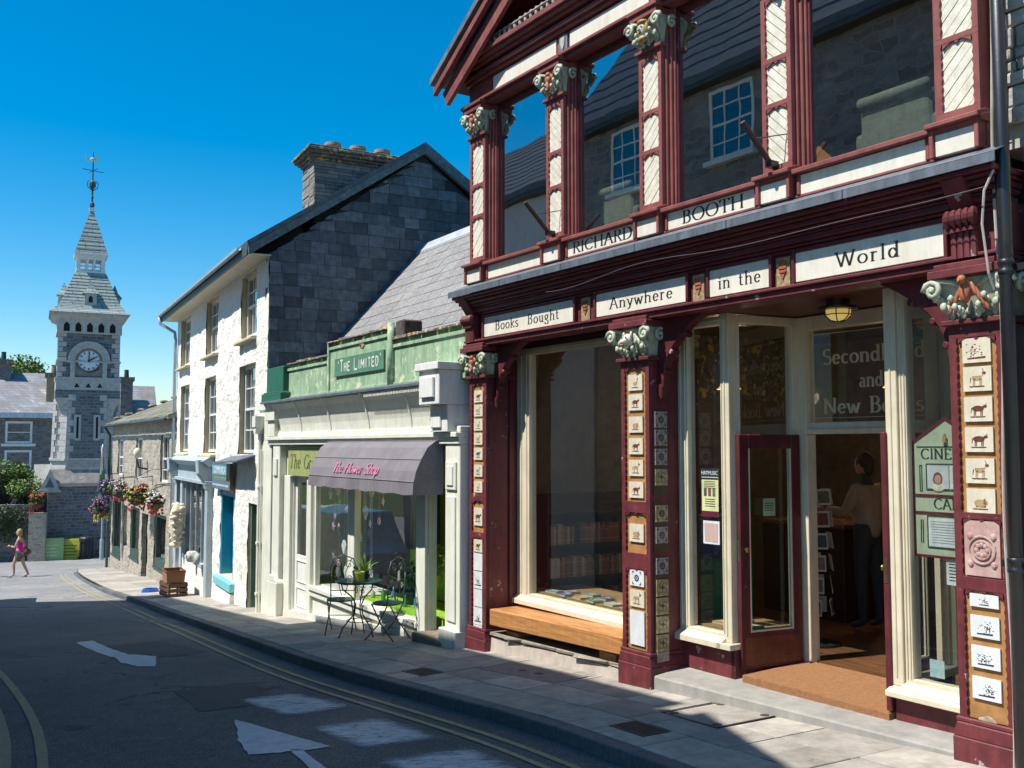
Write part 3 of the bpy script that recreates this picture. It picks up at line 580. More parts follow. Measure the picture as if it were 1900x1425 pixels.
# ------------------------------------------------------------ the book shop
BS = thing('book_shop', 'maroon and ivory timber fronted book shop with carved columns, large windows and gable', 'shop', FB.loc, FB.rz)
def wav(a, b, n, amp, base, sgn):
    """scalloped edge from a to b: little cusped lobes"""
    out = []
    N = n * 6
    for i in range(N + 1):
        t = i / N; out.append((a + (b - a) * t, base + sgn * amp * (0.25 + 0.75 * abs(math.sin(math.pi * n * t)))))
    return out
def carved_frame(x0, x1, z0, z1, cells, y0, y1, sw=.055, m=0, mb=None, head=.05):
    """front of a column: two stiles and rails with scalloped inner edges round each opening"""
    mb = mb or MB(); xi0, xi1 = x0 + sw, x1 - sw
    cells = sorted(cells)
    edges = [z0] + [v for c in cells for v in c] + [z1]
    # stiles
    for side in (0, 1):
        X0, XI, sg = (x0, xi0, 1) if side == 0 else (x1, xi1, -1)
        for a, b in cells:
            nl = max(3, int((b - a) / .055)); e = wav(a, b, nl, .010, XI, -sg)
            poly = [(X0, a), (X0, b)] + [(q[1], q[0]) for q in reversed(e)]
            mb.prism(poly, y0, y1, 'y', m)
    # rails
    rails = [(edges[i], edges[i + 1]) for i in range(0, len(edges), 2)]
    for i, (a, b) in enumerate(rails):
        top = b; bot = a
        low = wav(xi0, xi1, 3, head if False else .022, bot, -1) if i > 0 else [(xi0, bot), (xi1, bot)]
        lowp = [(x0, bot)] + [(q[0], q[1] + .0) for q in low] + [(x1, bot)]
        mb.prism([(x0, bot), (x1, bot), (x1, top), (x0, top)], y0, y1, 'y', m)
        if i > 0:
            e = wav(xi0 - .002, xi1 + .002, 3, .024, bot - .010, 1)
            # cusped arch: corners filled below the rail
            for sx in (0, 1):
                cx = xi0 if sx == 0 else xi1; sg = 1 if sx == 0 else -1
                pts = [(cx, bot)] + [(cx + sg * .075 * t, bot) for t in (1,)] + [(cx + sg * (.075 * (1 - t)), bot - .038 * t ** 1.6) for t in (.2, .45, .7, .9, 1)]
                mb.prism(pts, y0 + .002, y1, 'y', m)
            mb.prism([((xi0 + xi1) / 2 + .018 * math.cos(R(a_)), bot + .004 - .022 * math.sin(R(a_)) if True else 0) for a_ in range(0, 181, 30)], y0 + .002, y1, 'y', m)
    return mb
# ---- tiles with little printed pictures
TILE = mat('glazed cream tile', (0.72, 0.66, 0.52), (0.62, 0.55, 0.40), scale=12, rough=0.25, bs=0.05, coat=0.4)
TILEW = mat('glazed white tile', (0.74, 0.75, 0.74), (0.66, 0.68, 0.68), scale=12, rough=0.25, bs=0.05, coat=0.4)
TILEG = mat('patterned grey tile', (0.40, 0.36, 0.34), (0.16, 0.12, 0.12), scale=30, rough=0.3, bs=0.1, coat=0.3)
TILEB = mat('patterned brown tile', (0.46, 0.38, 0.22), (0.20, 0.13, 0.06), scale=24, rough=0.3, bs=0.1, coat=0.3)
OCHRE = mat('ochre tile border', (0.46, 0.24, 0.09), (0.33, 0.16, 0.055), scale=8, rough=0.3, coat=0.3)
INKBR = mat('brown tile print', (0.16, 0.055, 0.03), rough=0.4, bs=0)
INKBK = mat('blue black tile print', (0.03, 0.04, 0.07), rough=0.4, bs=0)
INKFL = mat('pale fleece print', (0.46, 0.30, 0.16), rough=0.4, bs=0)
def animal(kind, m=1, m2=2):
    """outline pictures on a tile half a unit either side: list of (polygon, material)"""
    P = []; E = lambda cx, cz, rx, rz, a0=0, a1=360, n=14: arc(cx, cz, rx, rz, a0, a1, n)[:-1] if a1 - a0 == 360 else arc(cx, cz, rx, rz, a0, a1, n)
    hatch = [([(-.34 + i * .055, -.30 - .03 * (i % 3)), (-.30 + i * .055, -.28), (-.22 + i * .055, -.31 - .02 * (i % 2)), (-.30 + i * .055, -.34)], m) for i in range(11)]
    if kind in ('cow', 'goat', 'sheep'):
        bw, bh, lz = {'cow': (.25, .12, .28), 'goat': (.20, .10, .28), 'sheep': (.22, .14, .22)}[kind]
        body = E(0, .02, bw, bh); mm = m2 if kind != 'cow' else m
        P.append((body, mm)); P.append(([(-.20, .10), (.16, .12), (.16, .08), (-.20, .06)], m))
        for lx in (-.18, -.12, .10, .16): P.append(([(lx, 0), (lx + .05, 0), (lx + .035, -.27), (lx + .005, -.27)], mm)); P.append(([(lx, -.1), (lx + .015, -.1), (lx + .015, -.27), (lx, -.27)], m))
        hz = {'cow': .10, 'goat': .22, 'sheep': .12}[kind]
        P.append(([(.16, .02), (.20, .12), (.30, hz + .06), (.26, hz - .06)], mm)); P.append((E(.30, hz, .085, .06), m))
        if kind == 'goat': P.append(([(.27, hz + .05), (.22, hz + .2), (.25, hz + .19), (.30, hz + .05)], m))
        if kind == 'cow': P.append(([(.30, hz + .05), (.36, hz + .13), (.37, hz + .11), (.33, hz + .03)], m))
        P.append(([(-.24, .05), (-.28, .06), (-.31, -.16), (-.285, -.16)], m))
    elif kind == 'duck':
        P.append((E(0, -.08, .20, .11), m2)); P.append(([(.10, -.05), (.17, .20), (.23, .20), (.20, -.02)], m2)); P.append((E(.21, .22, .06, .05), m)); P.append(([(-.16, -.05), (.08, 0), (.02, -.10)], m)); P.append(([(-.02, -.18), (.0, -.18), (.0, -.28), (-.02, -.28)], m))
    elif kind == 'pig':
        P.append((E(-.02, -.08, .26, .15), m2)); P.append((E(.20, -.06, .10, .09), m2)); P.append(([(-.2, -.16), (.2, -.16), (.22, -.24), (-.22, -.24)], m)); P.append((E(.16, .04, .05, .06), m))
    elif kind == 'scene':
        r2 = random.Random(int(abs(m * 7 + m2 * 3)) + len(P))
        hx_, hz_ = rnd.uniform(-.12, .12), rnd.uniform(-.12, -.02)
        for i in range(34):
            a = max(-.4, min(.4, hx_ + rnd.gauss(0, .17))); z = max(-.33, min(.32, hz_ + rnd.gauss(0, .13))); P.append((E(a, z, rnd.uniform(.012, .055), rnd.uniform(.008, .03), n=6), m))
        for i in range(4): a = hx_ + rnd.uniform(-.15, .15); P.append(([(a, hz_ - .16), (a + .012, hz_ - .16), (a + .03, hz_ + .06), (a + .015, hz_ + .06)], m))
        P.append(([(-.38, -.30), (.38, -.26), (.38, -.34), (-.38, -.36)], m))
        return P
    elif kind == 'rosette':
        for i in range(8): a = i * 45; P.append((E(.17 * math.cos(R(a)), .17 * math.sin(R(a)), .07, .07, n=8), m))
        P.append((E(0, 0, .07, .07, n=8), m))
        for sx in (-1, 1):
            for sz in (-1, 1): P.append(([(sx * .42, sz * .42), (sx * .42, sz * .22), (sx * .33, sz * .33), (sx * .22, sz * .42)], m))
        return P
    elif kind == 'scroll':
        for i in range(4):
            c = math.cos(R(90 * i + 45)) * .22, math.sin(R(90 * i + 45)) * .22
            pts = arc(c[0], c[1], .15, .15, 90 * i, 90 * i + 270, 10)
            for a, b in zip(pts, pts[1:]):
                d = Vector((b[0] - a[0], b[1] - a[1])).normalized(); nn = (-d.y * .02, d.x * .02); P.append(([(a[0] - nn[0], a[1] - nn[1]), (b[0] - nn[0], b[1] - nn[1]), (b[0] + nn[0], b[1] + nn[1]), (a[0] + nn[0], a[1] + nn[1])], m))
        P.append((E(0, 0, .06, .06, n=8), m)); return P
    elif kind == 'blank': return []
    return P + hatch
TM = {}
def tile_mesh(w, h, kind, base, ink, ink2):
    key = (round(w, 3), round(h, 3), kind, base.name, ink.name)
    if key in TM and kind != 'scene': return TM[key]
    mb = MB(); mb.box(-w / 2, w / 2, -.006, .006, -h / 2, h / 2, 0); s_ = min(w, h)
    for poly, mm in animal(kind):
        ar = sum(poly[i][0] * poly[(i + 1) % len(poly)][1] - poly[(i + 1) % len(poly)][0] * poly[i][1] for i in range(len(poly)))
        if ar < 0: poly = poly[::-1]
        mb.face([(q[0] * s_, -.0068 - .0003 * mm, q[1] * s_) for q in poly], mm)
    TM[key] = mb.mesh('tile', [base, ink, ink2]); return TM[key]
def put_tile(parent, x, y, z, w, h, kind, base=TILE, ink=INKBR, ink2=INKFL, side=False):
    o = inst('tile', tile_mesh(w, h, kind, base, ink, ink2), parent, (x, y, z), (rnd.uniform(-.01, .01), 0, (R(90) if side else 0) + rnd.uniform(-.015, .015))); return o
# ---- pilasters of the ground floor
def plinth(mb, x0, x1, yb, zb, zt, m=0):
    mb.box(x0 - .035, x1 + .035, -.045, yb, zb, zb + .34, m); mb.prism([(x0 - .035, zb + .34), (x1 + .035, zb + .34), (x1, zb + .42), (x0, zb + .42)], -.03, yb, 'y', m)
PIL = [('1', .06, .415, -.62, -.33, [(-.20, .93), (.99, 1.34), (1.42, 2.66)], .52), ('2', 2.74, 3.12, -.42, -.12, [(-.06, .86), (1.0, 1.36), (1.46, 2.66)], .60), ('3', 5.99, 6.35, -.3, .0, [(.10, 1.06), (1.14, 1.50), (1.54, 2.64)], .30)]
PILO = {}
for nm, x0, x1, zb, zf, cells, dp in PIL:
    body = MB(); body.box(x0, x1, .028, dp, zb, 2.72)
    ZB = zf + .12
    body.box(x0 - .03, x1 + .03, -.035, dp + .02 if nm != '2' else dp, zb, zf + .15); body.prism([(x0 - .03, zf + .15), (x1 + .03, zf + .15), (x1 + .005, zf + .24), (x0 - .005, zf + .24)], -.03, dp, 'y')
    # worn skirting moulding
    body.box(x0 - .015, x1 + .015, -.02, dp, zf + .24, zf + .27)
    # capping shelf under the capital
    body.box(x0 - .03, x1 + .03, -.04, dp, 2.72, 2.755)
    po = body.build('pilaster', MAROOND, BS, bev=.006)
    PILO[nm] = po
    carved_frame(x0, x1, zf + .27, 2.72, cells, 0, .03, sw=.058).build('carved_frame', MAROOND, po, bev=.003)
    back = MB()
    for a, b in cells: back.box(x0 + .045, x1 - .045, .022, .0275, a, b)
    back.build('panel_back', OCHRE, po)
def tiles_run(key, xc, zs, w, h, kinds, **kw):
    for z, k in zip(zs, kinds): put_tile(PILO[key], xc, .012, z, w, h, k, **kw)
# right pilaster: printed animals, one relief panel, black and white scenes
tw = .185
tiles_run('3', 6.168, [2.555, 2.375, 2.185, 1.995, 1.80, 1.612], tw, .155, ['scene', 'goat', 'cow', 'cow', 'goat', 'pig'])
TM.clear()
PILO['3']['label'] = 'right hand pilaster of the entrance with printed animal tiles and pictures of riders'
PINK = mat('flaking pink cast panel', (0.55, 0.38, 0.33), (0.40, 0.22, 0.20), scale=9, rough=0.8, bs=0.5, bscale=30)
rp = MB(); rp.box(6.168 - .115, 6.168 + .115, .004, .024, 1.15, 1.49)
for cx, cz, r in ((6.168, 1.31, .085),):
    for k in range(2): rp.tube([(cx + (r - k * .03) * math.cos(R(a)), .0, cz + (r - k * .03) * math.sin(R(a))) for a in range(0, 361, 20)], .007, 6)
    for a in range(0, 360, 45): rp.ell((cx + .035 * math.cos(R(a)), .0, cz + .035 * math.sin(R(a))), (.018, .01, .018), 0, 6, 5)
for sx in (-1, 1):
    for sz in (-1, 1): rp.ell((6.168 + sx * .075, .002, 1.31 + sz * .085), (.022, .012, .022), 0, 6, 5)
rp.build('relief_panel', PINK, PILO['3'], label='pale pink cast relief panel')
for z in (1.0, .84, .655, .465):
    put_tile(PILO['3'], 6.168, .012, z, .185, .135 if z != 1.0 else .08, 'scene', base=TILEW, ink=INKBK, ink2=INKBK)
STONEB = mat('crumbling exposed render', (0.42, 0.34, 0.24), (0.20, 0.15, 0.10), scale=16, rough=0.95, bs=1.0, bd=.02, bscale=14)
b_ = MB(); b_.ell((6.168, .012, .22), (.08, .014, .085), 0, 12, 8, jit=.3); b_.build('missing_tile_patch', STONEB, PILO['3'])
# left pilaster
for z, k in zip([2.52, 2.36, 2.20, 2.04, 1.87, 1.68], ['cow', 'goat', 'duck', 'goat', 'cow', 'goat']): put_tile(PILO['1'], .237, .012, z, .18, .135, k)
put_tile(PILO['1'], .237, .012, 1.50, .18, .13, 'duck'); put_tile(PILO['1'], .237, .012, 1.165, .18, .20, 'cow')
for z in (.84,): put_tile(PILO['1'], .237, .012, z, .18, .14, 'cow')
for z in (.66, .46, .26, .06, -.10): put_tile(PILO['1'], .237, .012, z, .18, .19 if z > 0 else .12, 'scene' if z in (.46, .06) else 'blank', base=TILEW, ink=INKBK, ink2=INKBK)
# middle pilaster
for z, k in zip([2.53, 2.35, 2.15, 1.955, 1.76, 1.565], ['duck', 'cow', 'pig', 'cow', 'goat', 'cow']): put_tile(PILO['2'], 2.93, .012, z, .19, .145, k)
put_tile(PILO['2'], 2.93, .012, 1.18, .19, .16, 'pig'); put_tile(PILO['2'], 2.93, .012, .78, .19, .14, 'rosette', base=TILEW, ink=INKBK); put_tile(PILO['2'], 2.93, .012, .60, .19, .15, 'goat')
put_tile(PILO['2'], 2.93, .012, .34, .19, .30, 'blank', base=TILEW); put_tile(PILO['2'], 2.93, .012, .06, .19, .13, 'pig', base=TILEW)
# its side is tiled too
sd = MB()
for a, b in ((.0, .95), (1.02, 1.46), (1.52, 2.28)): sd.box(3.12, 3.128, .04, .215, a + .0, b)
sd.build('side_panel_back', mat('brown side panel', (0.10, 0.05, 0.03), rough=.6), PILO['2'])
for z, k, bs_ in [(2.19, 'rosette', TILEG), (2.03, 'rosette', TILEG), (1.86, 'rosette', TILEG), (1.68, 'scroll', TILEB), (1.36, 'rosette', TILEB), (1.17, 'rosette', TILEG), (.90, 'rosette', TILEG), (.71, 'scroll', TILEB), (.55, 'scroll', TILEB), (.39, 'scroll', TILEB), (.23, 'scroll', TILEB), (.08, 'blank', STONEB)]:
    put_tile(PILO['2'], 3.133, .125, z, .14, .145, k, base=bs_, ink=mat('dark tile print', (0.06, 0.03, 0.03), rough=.4, bs=0), ink2=TILEW, side=True)
# ---- carved capitals: scrolls at the corners, leaves and a figure in the middle
LEAFG = mat('pale green carved leaf paint', (0.50, 0.53, 0.41), (0.30, 0.34, 0.24), scale=10, rough=0.6, bs=0.4, bscale=30, chips=(0.62, 0.64, 0.52), chipamt=0.66, chipscale=10)
TERRA = mat('terracotta figure paint', (0.42, 0.13, 0.06), (0.28, 0.08, 0.04), scale=10, rough=0.6, bs=0.3, chips=(0.55, 0.36, 0.26), chipamt=0.66)
FACEW = mat('pale carved face paint', (0.66, 0.60, 0.50), (0.50, 0.40, 0.28), scale=14, rough=0.6, bs=0.3)
GOLDP = mat('dull gold hair paint', (0.50, 0.34, 0.10), (0.34, 0.20, 0.06), scale=14, rough=0.5)
def capital(parent, xc, zb, zt, w, fig, y0=0.02):
    """w = half width at the bottom; grows forward and sideways to the top"""
    h = zt - zb; g = MB(); W2 = w * 1.42
    g.hexa([(xc - w, y0, zb), (xc + w, y0, zb), (xc + w, .24, zb), (xc - w, .24, zb), (xc - W2 * .9, y0 - .07, zt), (xc + W2 * .9, y0 - .07, zt), (xc + W2 * .9, .24, zt), (xc - W2 * .9, .24, zt)])
    core = g.build('capital', LEAFG, parent, bev=.01)
    for sx in (-1, 1):
        # corner volute: spiral of tube
        v = MB(); cx, cz = xc + sx * (W2 * .86), zt - h * .27; r0 = h * .25
        pts = [(cx + sx * r0 * (1 - t / 14) * math.cos(t * .75), y0 - .10 - .012 * (t / 14), cz + r0 * (1 - t / 14) * math.sin(t * .75)) for t in range(14)]
        v.tube(pts, [.022 * (1 - .03 * t) for t in range(14)], 7); v.tube([(cx, y0 - .10, cz), (cx - sx * .0, y0 - .125, cz)], [.02, .012], 7)
        v.tube([(cx - sx * .02, y0 - .09, cz + r0), (xc + sx * w * .55, y0 - .075, zt - h * .12), (xc + sx * w * .25, y0 - .06, zt - h * .28)], [.02, .018, .012], 7)
        # side volute, seen on the return
        if sx > 0:
            pts = [(cx + .03, y0 + .06 + r0 * (1 - t / 14) * math.cos(t * .75), cz + r0 * (1 - t / 14) * math.sin(t * .75)) for t in range(14)]
            v.tube(pts, .018, 6)
        v.build('volute', LEAFG, core, smooth=True)
        # acanthus leaves: overlapping lobes curling outwards
        for row, (lx, lz, s_) in enumerate(((.75, .12, 1.0), (1.0, .36, 1.0), (.42, .30, .8), (.25, .08, .8))):
            l = MB()
            for k in range(5):
                t = k / 4; l.ell((xc + sx * (w * lx + .030 * t * t), y0 - .03 - .05 * t * t - .01 * row, zb + h * (lz + .20 * t)), (.032 * s_ * (1 - .35 * abs(t - .4)), .016, .030 * s_), 0, 7, 5, jit=.3)
            for q in (-1, 1): l.ell((xc + sx * w * lx + q * .026 * s_, y0 - .045, zb + h * (lz + .10)), (.018, .012, .026), 0, 6, 5, jit=.3)
            l.build('leaf', LEAFG, core, smooth=True)
    f = MB(); c = (xc, y0 - .095, zb + h * .58)
    if fig == 'eagle':
        f.ell((xc, y0 - .12, zb + h * .60), (.038, .035, .075), 0, 10, 8); f.ell((xc, y0 - .155, zb + h * .88), (.028, .03, .03), 0, 9, 7); f.tube([(xc, y0 - .17, zb + h * .90), (xc, y0 - .205, zb + h * .80)], [.012, .003], 6)
        for sx in (-1, 1):
            for k in range(4): f.ell((xc + sx * (.045 + .022 * k), y0 - .10 + .006 * k, zb + h * (.66 - .12 * k)), (.016, .010, .052), 0, 7, 6, rot=(R(-sx * 22), 'Y'))
        fo = f.build('eagle_figure', TERRA, core, smooth=True)
    elif fig == 'face':
        f.ell(c, (.052, .045, .075), 0, 12, 9); f.ell((xc, y0 - .145, c[2] - .008), (.012, .018, .018), 0, 6, 5)
        for sx in (-1, 1): f.ell((xc + sx * .02, y0 - .138, c[2] + .018), (.010, .006, .006), 1, 6, 4)
        f.ell((xc, y0 - .135, c[2] - .038), (.018, .008, .006), 1, 6, 4)
        f.ell((xc, y0 - .10, c[2] + .065), (.062, .05, .028), 2, 10, 6)
        for sx in (-1, 1): f.ell((xc + sx * .055, y0 - .09, c[2] + .01), (.016, .03, .06), 2, 7, 6)
        f.ell((xc, y0 - .10, c[2] - .085), (.05, .04, .035), 2, 8, 6)
        f.build('face_figure', [FACEW, LETTER, GOLDP], core, smooth=True)
    elif fig == 'beast':
        f.ell(c, (.055, .05, .06), 0, 10, 8); f.ell((xc, y0 - .15, c[2] - .02), (.032, .035, .026), 0, 8, 6); f.ell((xc, y0 - .165, c[2] - .05), (.024, .02, .012), 1, 7, 5)
        for sx in (-1, 1):
            f.ell((xc + sx * .028, y0 - .145, c[2] + .02), (.009, .006, .009), 2, 6, 4); f.ell((xc + sx * .05, y0 - .10, c[2] + .05), (.016, .012, .028), 0, 6, 5)
            for k in range(3): f.ell((xc + sx * (.08 + .02 * k), y0 - .08, c[2] + .02 - .02 * k), (.028, .014, .042), 3, 7, 5, rot=(R(-sx * 30), 'Y'))
        f.build('beast_figure', [FACEW, TERRA, LETTER, LEAFG], core, smooth=True)
    else:
        f.ell(c, (.04, .035, .05), 0, 9, 7); f.ell((xc, y0 - .10, c[2] + .055), (.035, .03, .03), 0, 8, 6)
        for sx in (-1, 1): f.ell((xc + sx * .045, y0 - .09, c[2] + .03), (.022, .016, .04), 0, 7, 5, rot=(R(-sx * 40), 'Y'))
        f.tube([(xc, y0 - .11, c[2] - .02), (xc + .01, y0 - .10, zb + .01)], [.02, .012], 7)
        f.build('leaf_figure', TERRA, core, smooth=True)
    return core
capital(BS, .237, 2.755, 3.0, .175, 'leafman'); capital(BS, 2.93, 2.755, 3.02, .185, 'beast'); capital(BS, 6.17, 2.755, 3.02, .19, 'eagle')
# blocks above capitals, frieze beam, sign boards, cornice
fr = MB()
for x0, x1 in ((.0, .48), (2.68, 3.20), (5.91, 6.43)): fr.box(x0, x1, -.10, .26, 3.02, 3.075); fr.box(x0 + .03, x1 - .03, -.075, .26, 3.075, 3.115)
fr.box(.02, 6.40, -.035, .20, 3.085, 3.135); fr.box(.02, 6.40, -.06, .20, 3.135, 3.16)
fr.box(.02, 6.40, .012, .20, 3.16, 3.46)
fr.build('fascia_beam', MAROOND, BS, bev=.006)
SIGNS = [(.39, 2.147 - .02, 'Books  Bought', .68, 1.867), (2.40, 3.62, 'Anywhere', 2.60, 3.45), (3.89, 4.53, 'in the', 3.99, 4.44), (4.78, 5.985, 'World', 5.14, 5.66)]
SIGNS[0] = (.39, 2.05, 'Books  Bought', .62, 1.80)
for x0, x1, t, a, b in SIGNS:
    s_ = MB(); s_.box(x0, x1, -.012, .012, 3.178, 3.40); so = s_.build('sign_board', PANEL, BS, bev=.004)
    letter_parts(so, LETTER, t, a, b, 3.235, .105, -.012, thick=.12, thin=.04, gap=.12)
    f_ = MB(); f_.box(x0 - .028, x0 - .002, -.03, .012, 3.16, 3.43); f_.box(x1 + .002, x1 + .028, -.03, .012, 3.16, 3.43); f_.box(x0 - .028, x1 + .028, -.026, .012, 3.402, 3.43); f_.build('sign_frame', MAROON, so, bev=.004)
for xc in (2.222, 3.755, 4.655):
    s_ = MB(); s_.box(xc - .065, xc + .065, -.004, .012, 3.17, 3.39); so = s_.build('crest_panel', TILEB, BS)
    l = MB(); l.prism([(xc - .035, 3.34), (xc + .035, 3.34), (xc + .035, 3.28), (xc, 3.22), (xc - .035, 3.28)][::-1], -.012, -.004, 'y')
    for k in range(3): l.ell((xc - .03 + .03 * k, -.012, 3.355), (.012, .008, .012), 0, 6, 4)
    for k in range(2): l.box(xc - .03, xc + .03, -.018, -.012, 3.27 + .03 * k, 3.28 + .03 * k)
    l.build('crest', TERRA, so)
co = MB()
for y, za, zb_ in ((-.015, 3.41, 3.44), (-.04, 3.44, 3.465), (-.065, 3.465, 3.51), (-.10, 3.53, 3.56), (-.13, 3.56, 3.60), (-.165, 3.60, 3.625), (-.20, 3.625, 3.662)):
    co.box(.08 - abs(y) * .5, 6.33 + abs(y) * .5, y, .2, za, zb_)
co.box(.06, 6.34, -.075, .2, 3.51, 3.53); co.box(.08, 6.33, -.01, .2, 3.662, 3.80)
co.build('cornice', MAROON, BS, bev=.008)
z_ = MB()
nseg = 6
for i in range(nseg):
    a, b = -.06 + 6.52 * i / nseg, -.06 + 6.52 * (i + 1) / nseg
    z_ = MB(); z_.box(a + .002, b - .002, -.225, -.218, 3.655, 3.715); z_.prism([(-.225, 3.715), (-.012, 3.80), (-.012, 3.81), (-.225, 3.722)], a + .002, b - .002, 'x'); z_.box(b - .012, b - .002, -.229, -.219, 3.657, 3.722)
    z_.build('lead_flashing', ZINC, BS, bev=.002)
# end consoles: melon shaped top over reeded stem
for xc in (.16, 6.10 + .05):
    c = MB()
    for k in range(5): c.ell((xc - .085 + .0425 * k, -.085, 3.385), (.028, .06, .062), 0, 8, 7)
    c.box(xc - .095, xc + .095, -.10, 0.0, 3.30, 3.325)
    for k in range(4): c.tube([(xc - .066 + .044 * k, -.055, 3.30), (xc - .066 + .044 * k, -.055, 3.135)], .024, 8)
    c.box(xc - .09, xc + .09, -.05, .012, 3.135, 3.45); c.prism([(-.05, 3.43), (-.19, 3.62), (.0, 3.62), (.0, 3.43)], xc - .075, xc + .075, 'x')
    c.build('console', MAROOND, BS, smooth=False)
# timber brackets springing from the pilasters under the beam
def bracket(x0, sg, zb=2.36, zt=3.09, y=.10, reach=.58):
    P = [(x0, zb + .06), (x0 + sg * .045, zb), (x0 + sg * .06, zb + .10)]
    for i in range(7):
        t = i / 6; P.append((x0 + sg * (.07 + (reach - .07) * t ** 1.9), zb + .12 + (zt - zb - .12) * t ** .8))
    P += [(x0 + sg * reach, zt), (x0, zt)]
    b = MB(); b.prism(P, y, y + .09, 'y')
    for k in range(3):
        t = .18 + .27 * k; b.lathe([(.028, 0), (.028, .1)], (x0 + sg * (.07 + (reach - .07) * t ** 1.9 - .005), y - .005, zb + .10 + (zt - zb - .12) * t ** .8), 10, 0, 'y')
    b.build('bracket', MAROON, BS, bev=.01)
bracket(.415, 1); bracket(3.12, 1); bracket(5.99, -1)
def gl_pane(x0, x1, y, z0, z1, parent, m=None, name='pane'):
    """a sheet of glass 6 mm thick: its street face reflects, its other faces are clear"""
    g_ = MB(); g_.box(x0, x1, y, y + .006, z0, z1, 1); g_.m[2] = 0; return g_.build(name, [m or GLASS, CLEAR], parent)
# ---- upper storey
UC = [(.054, .384), (1.57, 1.87), (3.02, 3.32), (4.47, 4.76), (5.95, 6.25)]
FIG = ['leafman', 'leafman', 'face', 'beast', 'eagle']
CELLS = [(4.12, 4.575), (4.615, 4.935), (4.975, 5.44)]
for i, (x0, x1) in enumerate(UC):
    c = MB(); c.box(x0, x1, .03, .16, 4.055, 5.51); c.box(x0 - .025, x1 + .025, -.03, .16, 5.51, 5.545)
    if i < 4: c.box(x1, x1 + .022, .045, .15, 4.055, 5.86); c.box(x1 + .022, x1 + .050, .075, .16, 4.055, 5.86); c.box(x1 + .050, x1 + .072, .10, .17, 4.055, 5.86)
    if i > 0: c.box(x0 - .05, x0, .06, .17, 4.055, 5.86)
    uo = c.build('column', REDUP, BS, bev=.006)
    carved_frame(x0, x1, 4.055, 5.51, CELLS, 0, .032, sw=.05).build('carved_frame', REDUP, uo, bev=.003)
    for j, (a, b) in enumerate(CELLS):
        # diagonal boards, each one a plank with a groove beside it
        sg = (1, -1, 1, -1, 1)[i]; px0, px1 = x0 + .03, x1 - .03; bwid = .062
        bd = bmesh.new(); k = -12
        mbp = MB()
        while k < 24:
            d0 = k * bwid; k += 1
            # strip between lines x*c + z*s = d ; clip to rectangle
            poly = [(px0, a - .02), (px1, a - .02), (px1, b + .02), (px0, b + .02)]
            def clip(poly, f):
                out = []
                for p, q in zip(poly, poly[1:] + poly[:1]):
                    fp, fq = f(p), f(q)
                    if fp >= 0: out.append(p)
                    if fp * fq < 0: t = fp / (fp - fq); out.append((p[0] + (q[0] - p[0]) * t, p[1] + (q[1] - p[1]) * t))
                return out
            fn = lambda p: ((p[0] - px0) * (-sg) * .707 + (p[1] - a) * .707)
            poly = clip(poly, lambda p: fn(p) - d0 - .003)
            if len(poly) >= 3: poly = clip(poly, lambda p: d0 + bwid - .003 - fn(p))
            if len(poly) >= 3: MB().prism(poly, .016 + .002 * (k % 2), .029, 'y').build('board', BOARD, uo)
    capital(uo, (x0 + x1) / 2, 5.545, 5.80, .145, FIG[i])
# rails, panels with the owner's name
rl = MB()
rl.prism([(-.06, 4.025), (.10, 4.075), (.10, 3.99), (-.06, 3.99)], .02, 6.29, 'x')
rl.box(.02, 6.28, -.01, .12, 3.815, 3.835); rl.box(.02, 6.28, .02, .14, 3.835, 3.99)
for x0, x1 in UC: rl.prism([(-.10, 4.04), (.0, 4.075), (.10, 4.075), (.10, 4.01), (-.10, 4.01)], x0 - .035, x1 + .035, 'x'); rl.box(x0 - .02, x0 + .01, -.07, .02, 3.82, 4.01); rl.box(x1 - .01, x1 + .02, -.07, .02, 3.82, 4.01); rl.box(x0 + .01, x1 - .01, -.05, .02, 3.975, 4.01)
for (a0, a1), (b0, b1) in zip(UC, UC[1:]): rl.box(a1 + .05, a1 + .078, -.02, .02, 3.835, 3.99); rl.box(b0 - .078, b0 - .05, -.02, .02, 3.835, 3.99)
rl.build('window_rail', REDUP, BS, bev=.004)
for i, (x0, x1) in enumerate(UC):
    MB().box(x0 + .012, x1 - .012, -.045, .018, 3.828, 3.972).build('pedestal_panel', PANEL, BS, bev=.003)
NAMES = {1: 'RICHARD', 2: 'BOOTH'}
for i, ((a0, a1), (b0, b1)) in enumerate(zip(UC, UC[1:])):
    x0, x1 = a1 + .08, b0 - .08; po = MB().box(x0, x1, -.006, .019, 3.837, 3.982).build('name_panel', PANEL, BS)
    if i in NAMES:
        w_ = {1: (2.03, 2.925), 2: (3.575, 4.275)}[i]; letter_parts(po, LETTER, NAMES[i], w_[0], w_[1], 3.858, .108, -.006, thick=.14, thin=.045)
# windows
for i, ((a0, a1), (b0, b1)) in enumerate(zip(UC, UC[1:])):
    w = MB(); w.box(a1 + .072, a1 + .09, .12, .17, 4.06, 5.86); w.box(b0 - .07, b0 - .05, .12, .17, 4.06, 5.86); w.box(a1 + .09, b0 - .07, .12, .17, 4.06, 4.09); w.box(a1 + .09, b0 - .07, .12, .17, 5.83, 5.86)
    wo_ = w.build('window', MAROON, BS); gl_pane(a1 + .09, b0 - .07, .135, 4.09, 5.83, wo_, GLASS_UP)
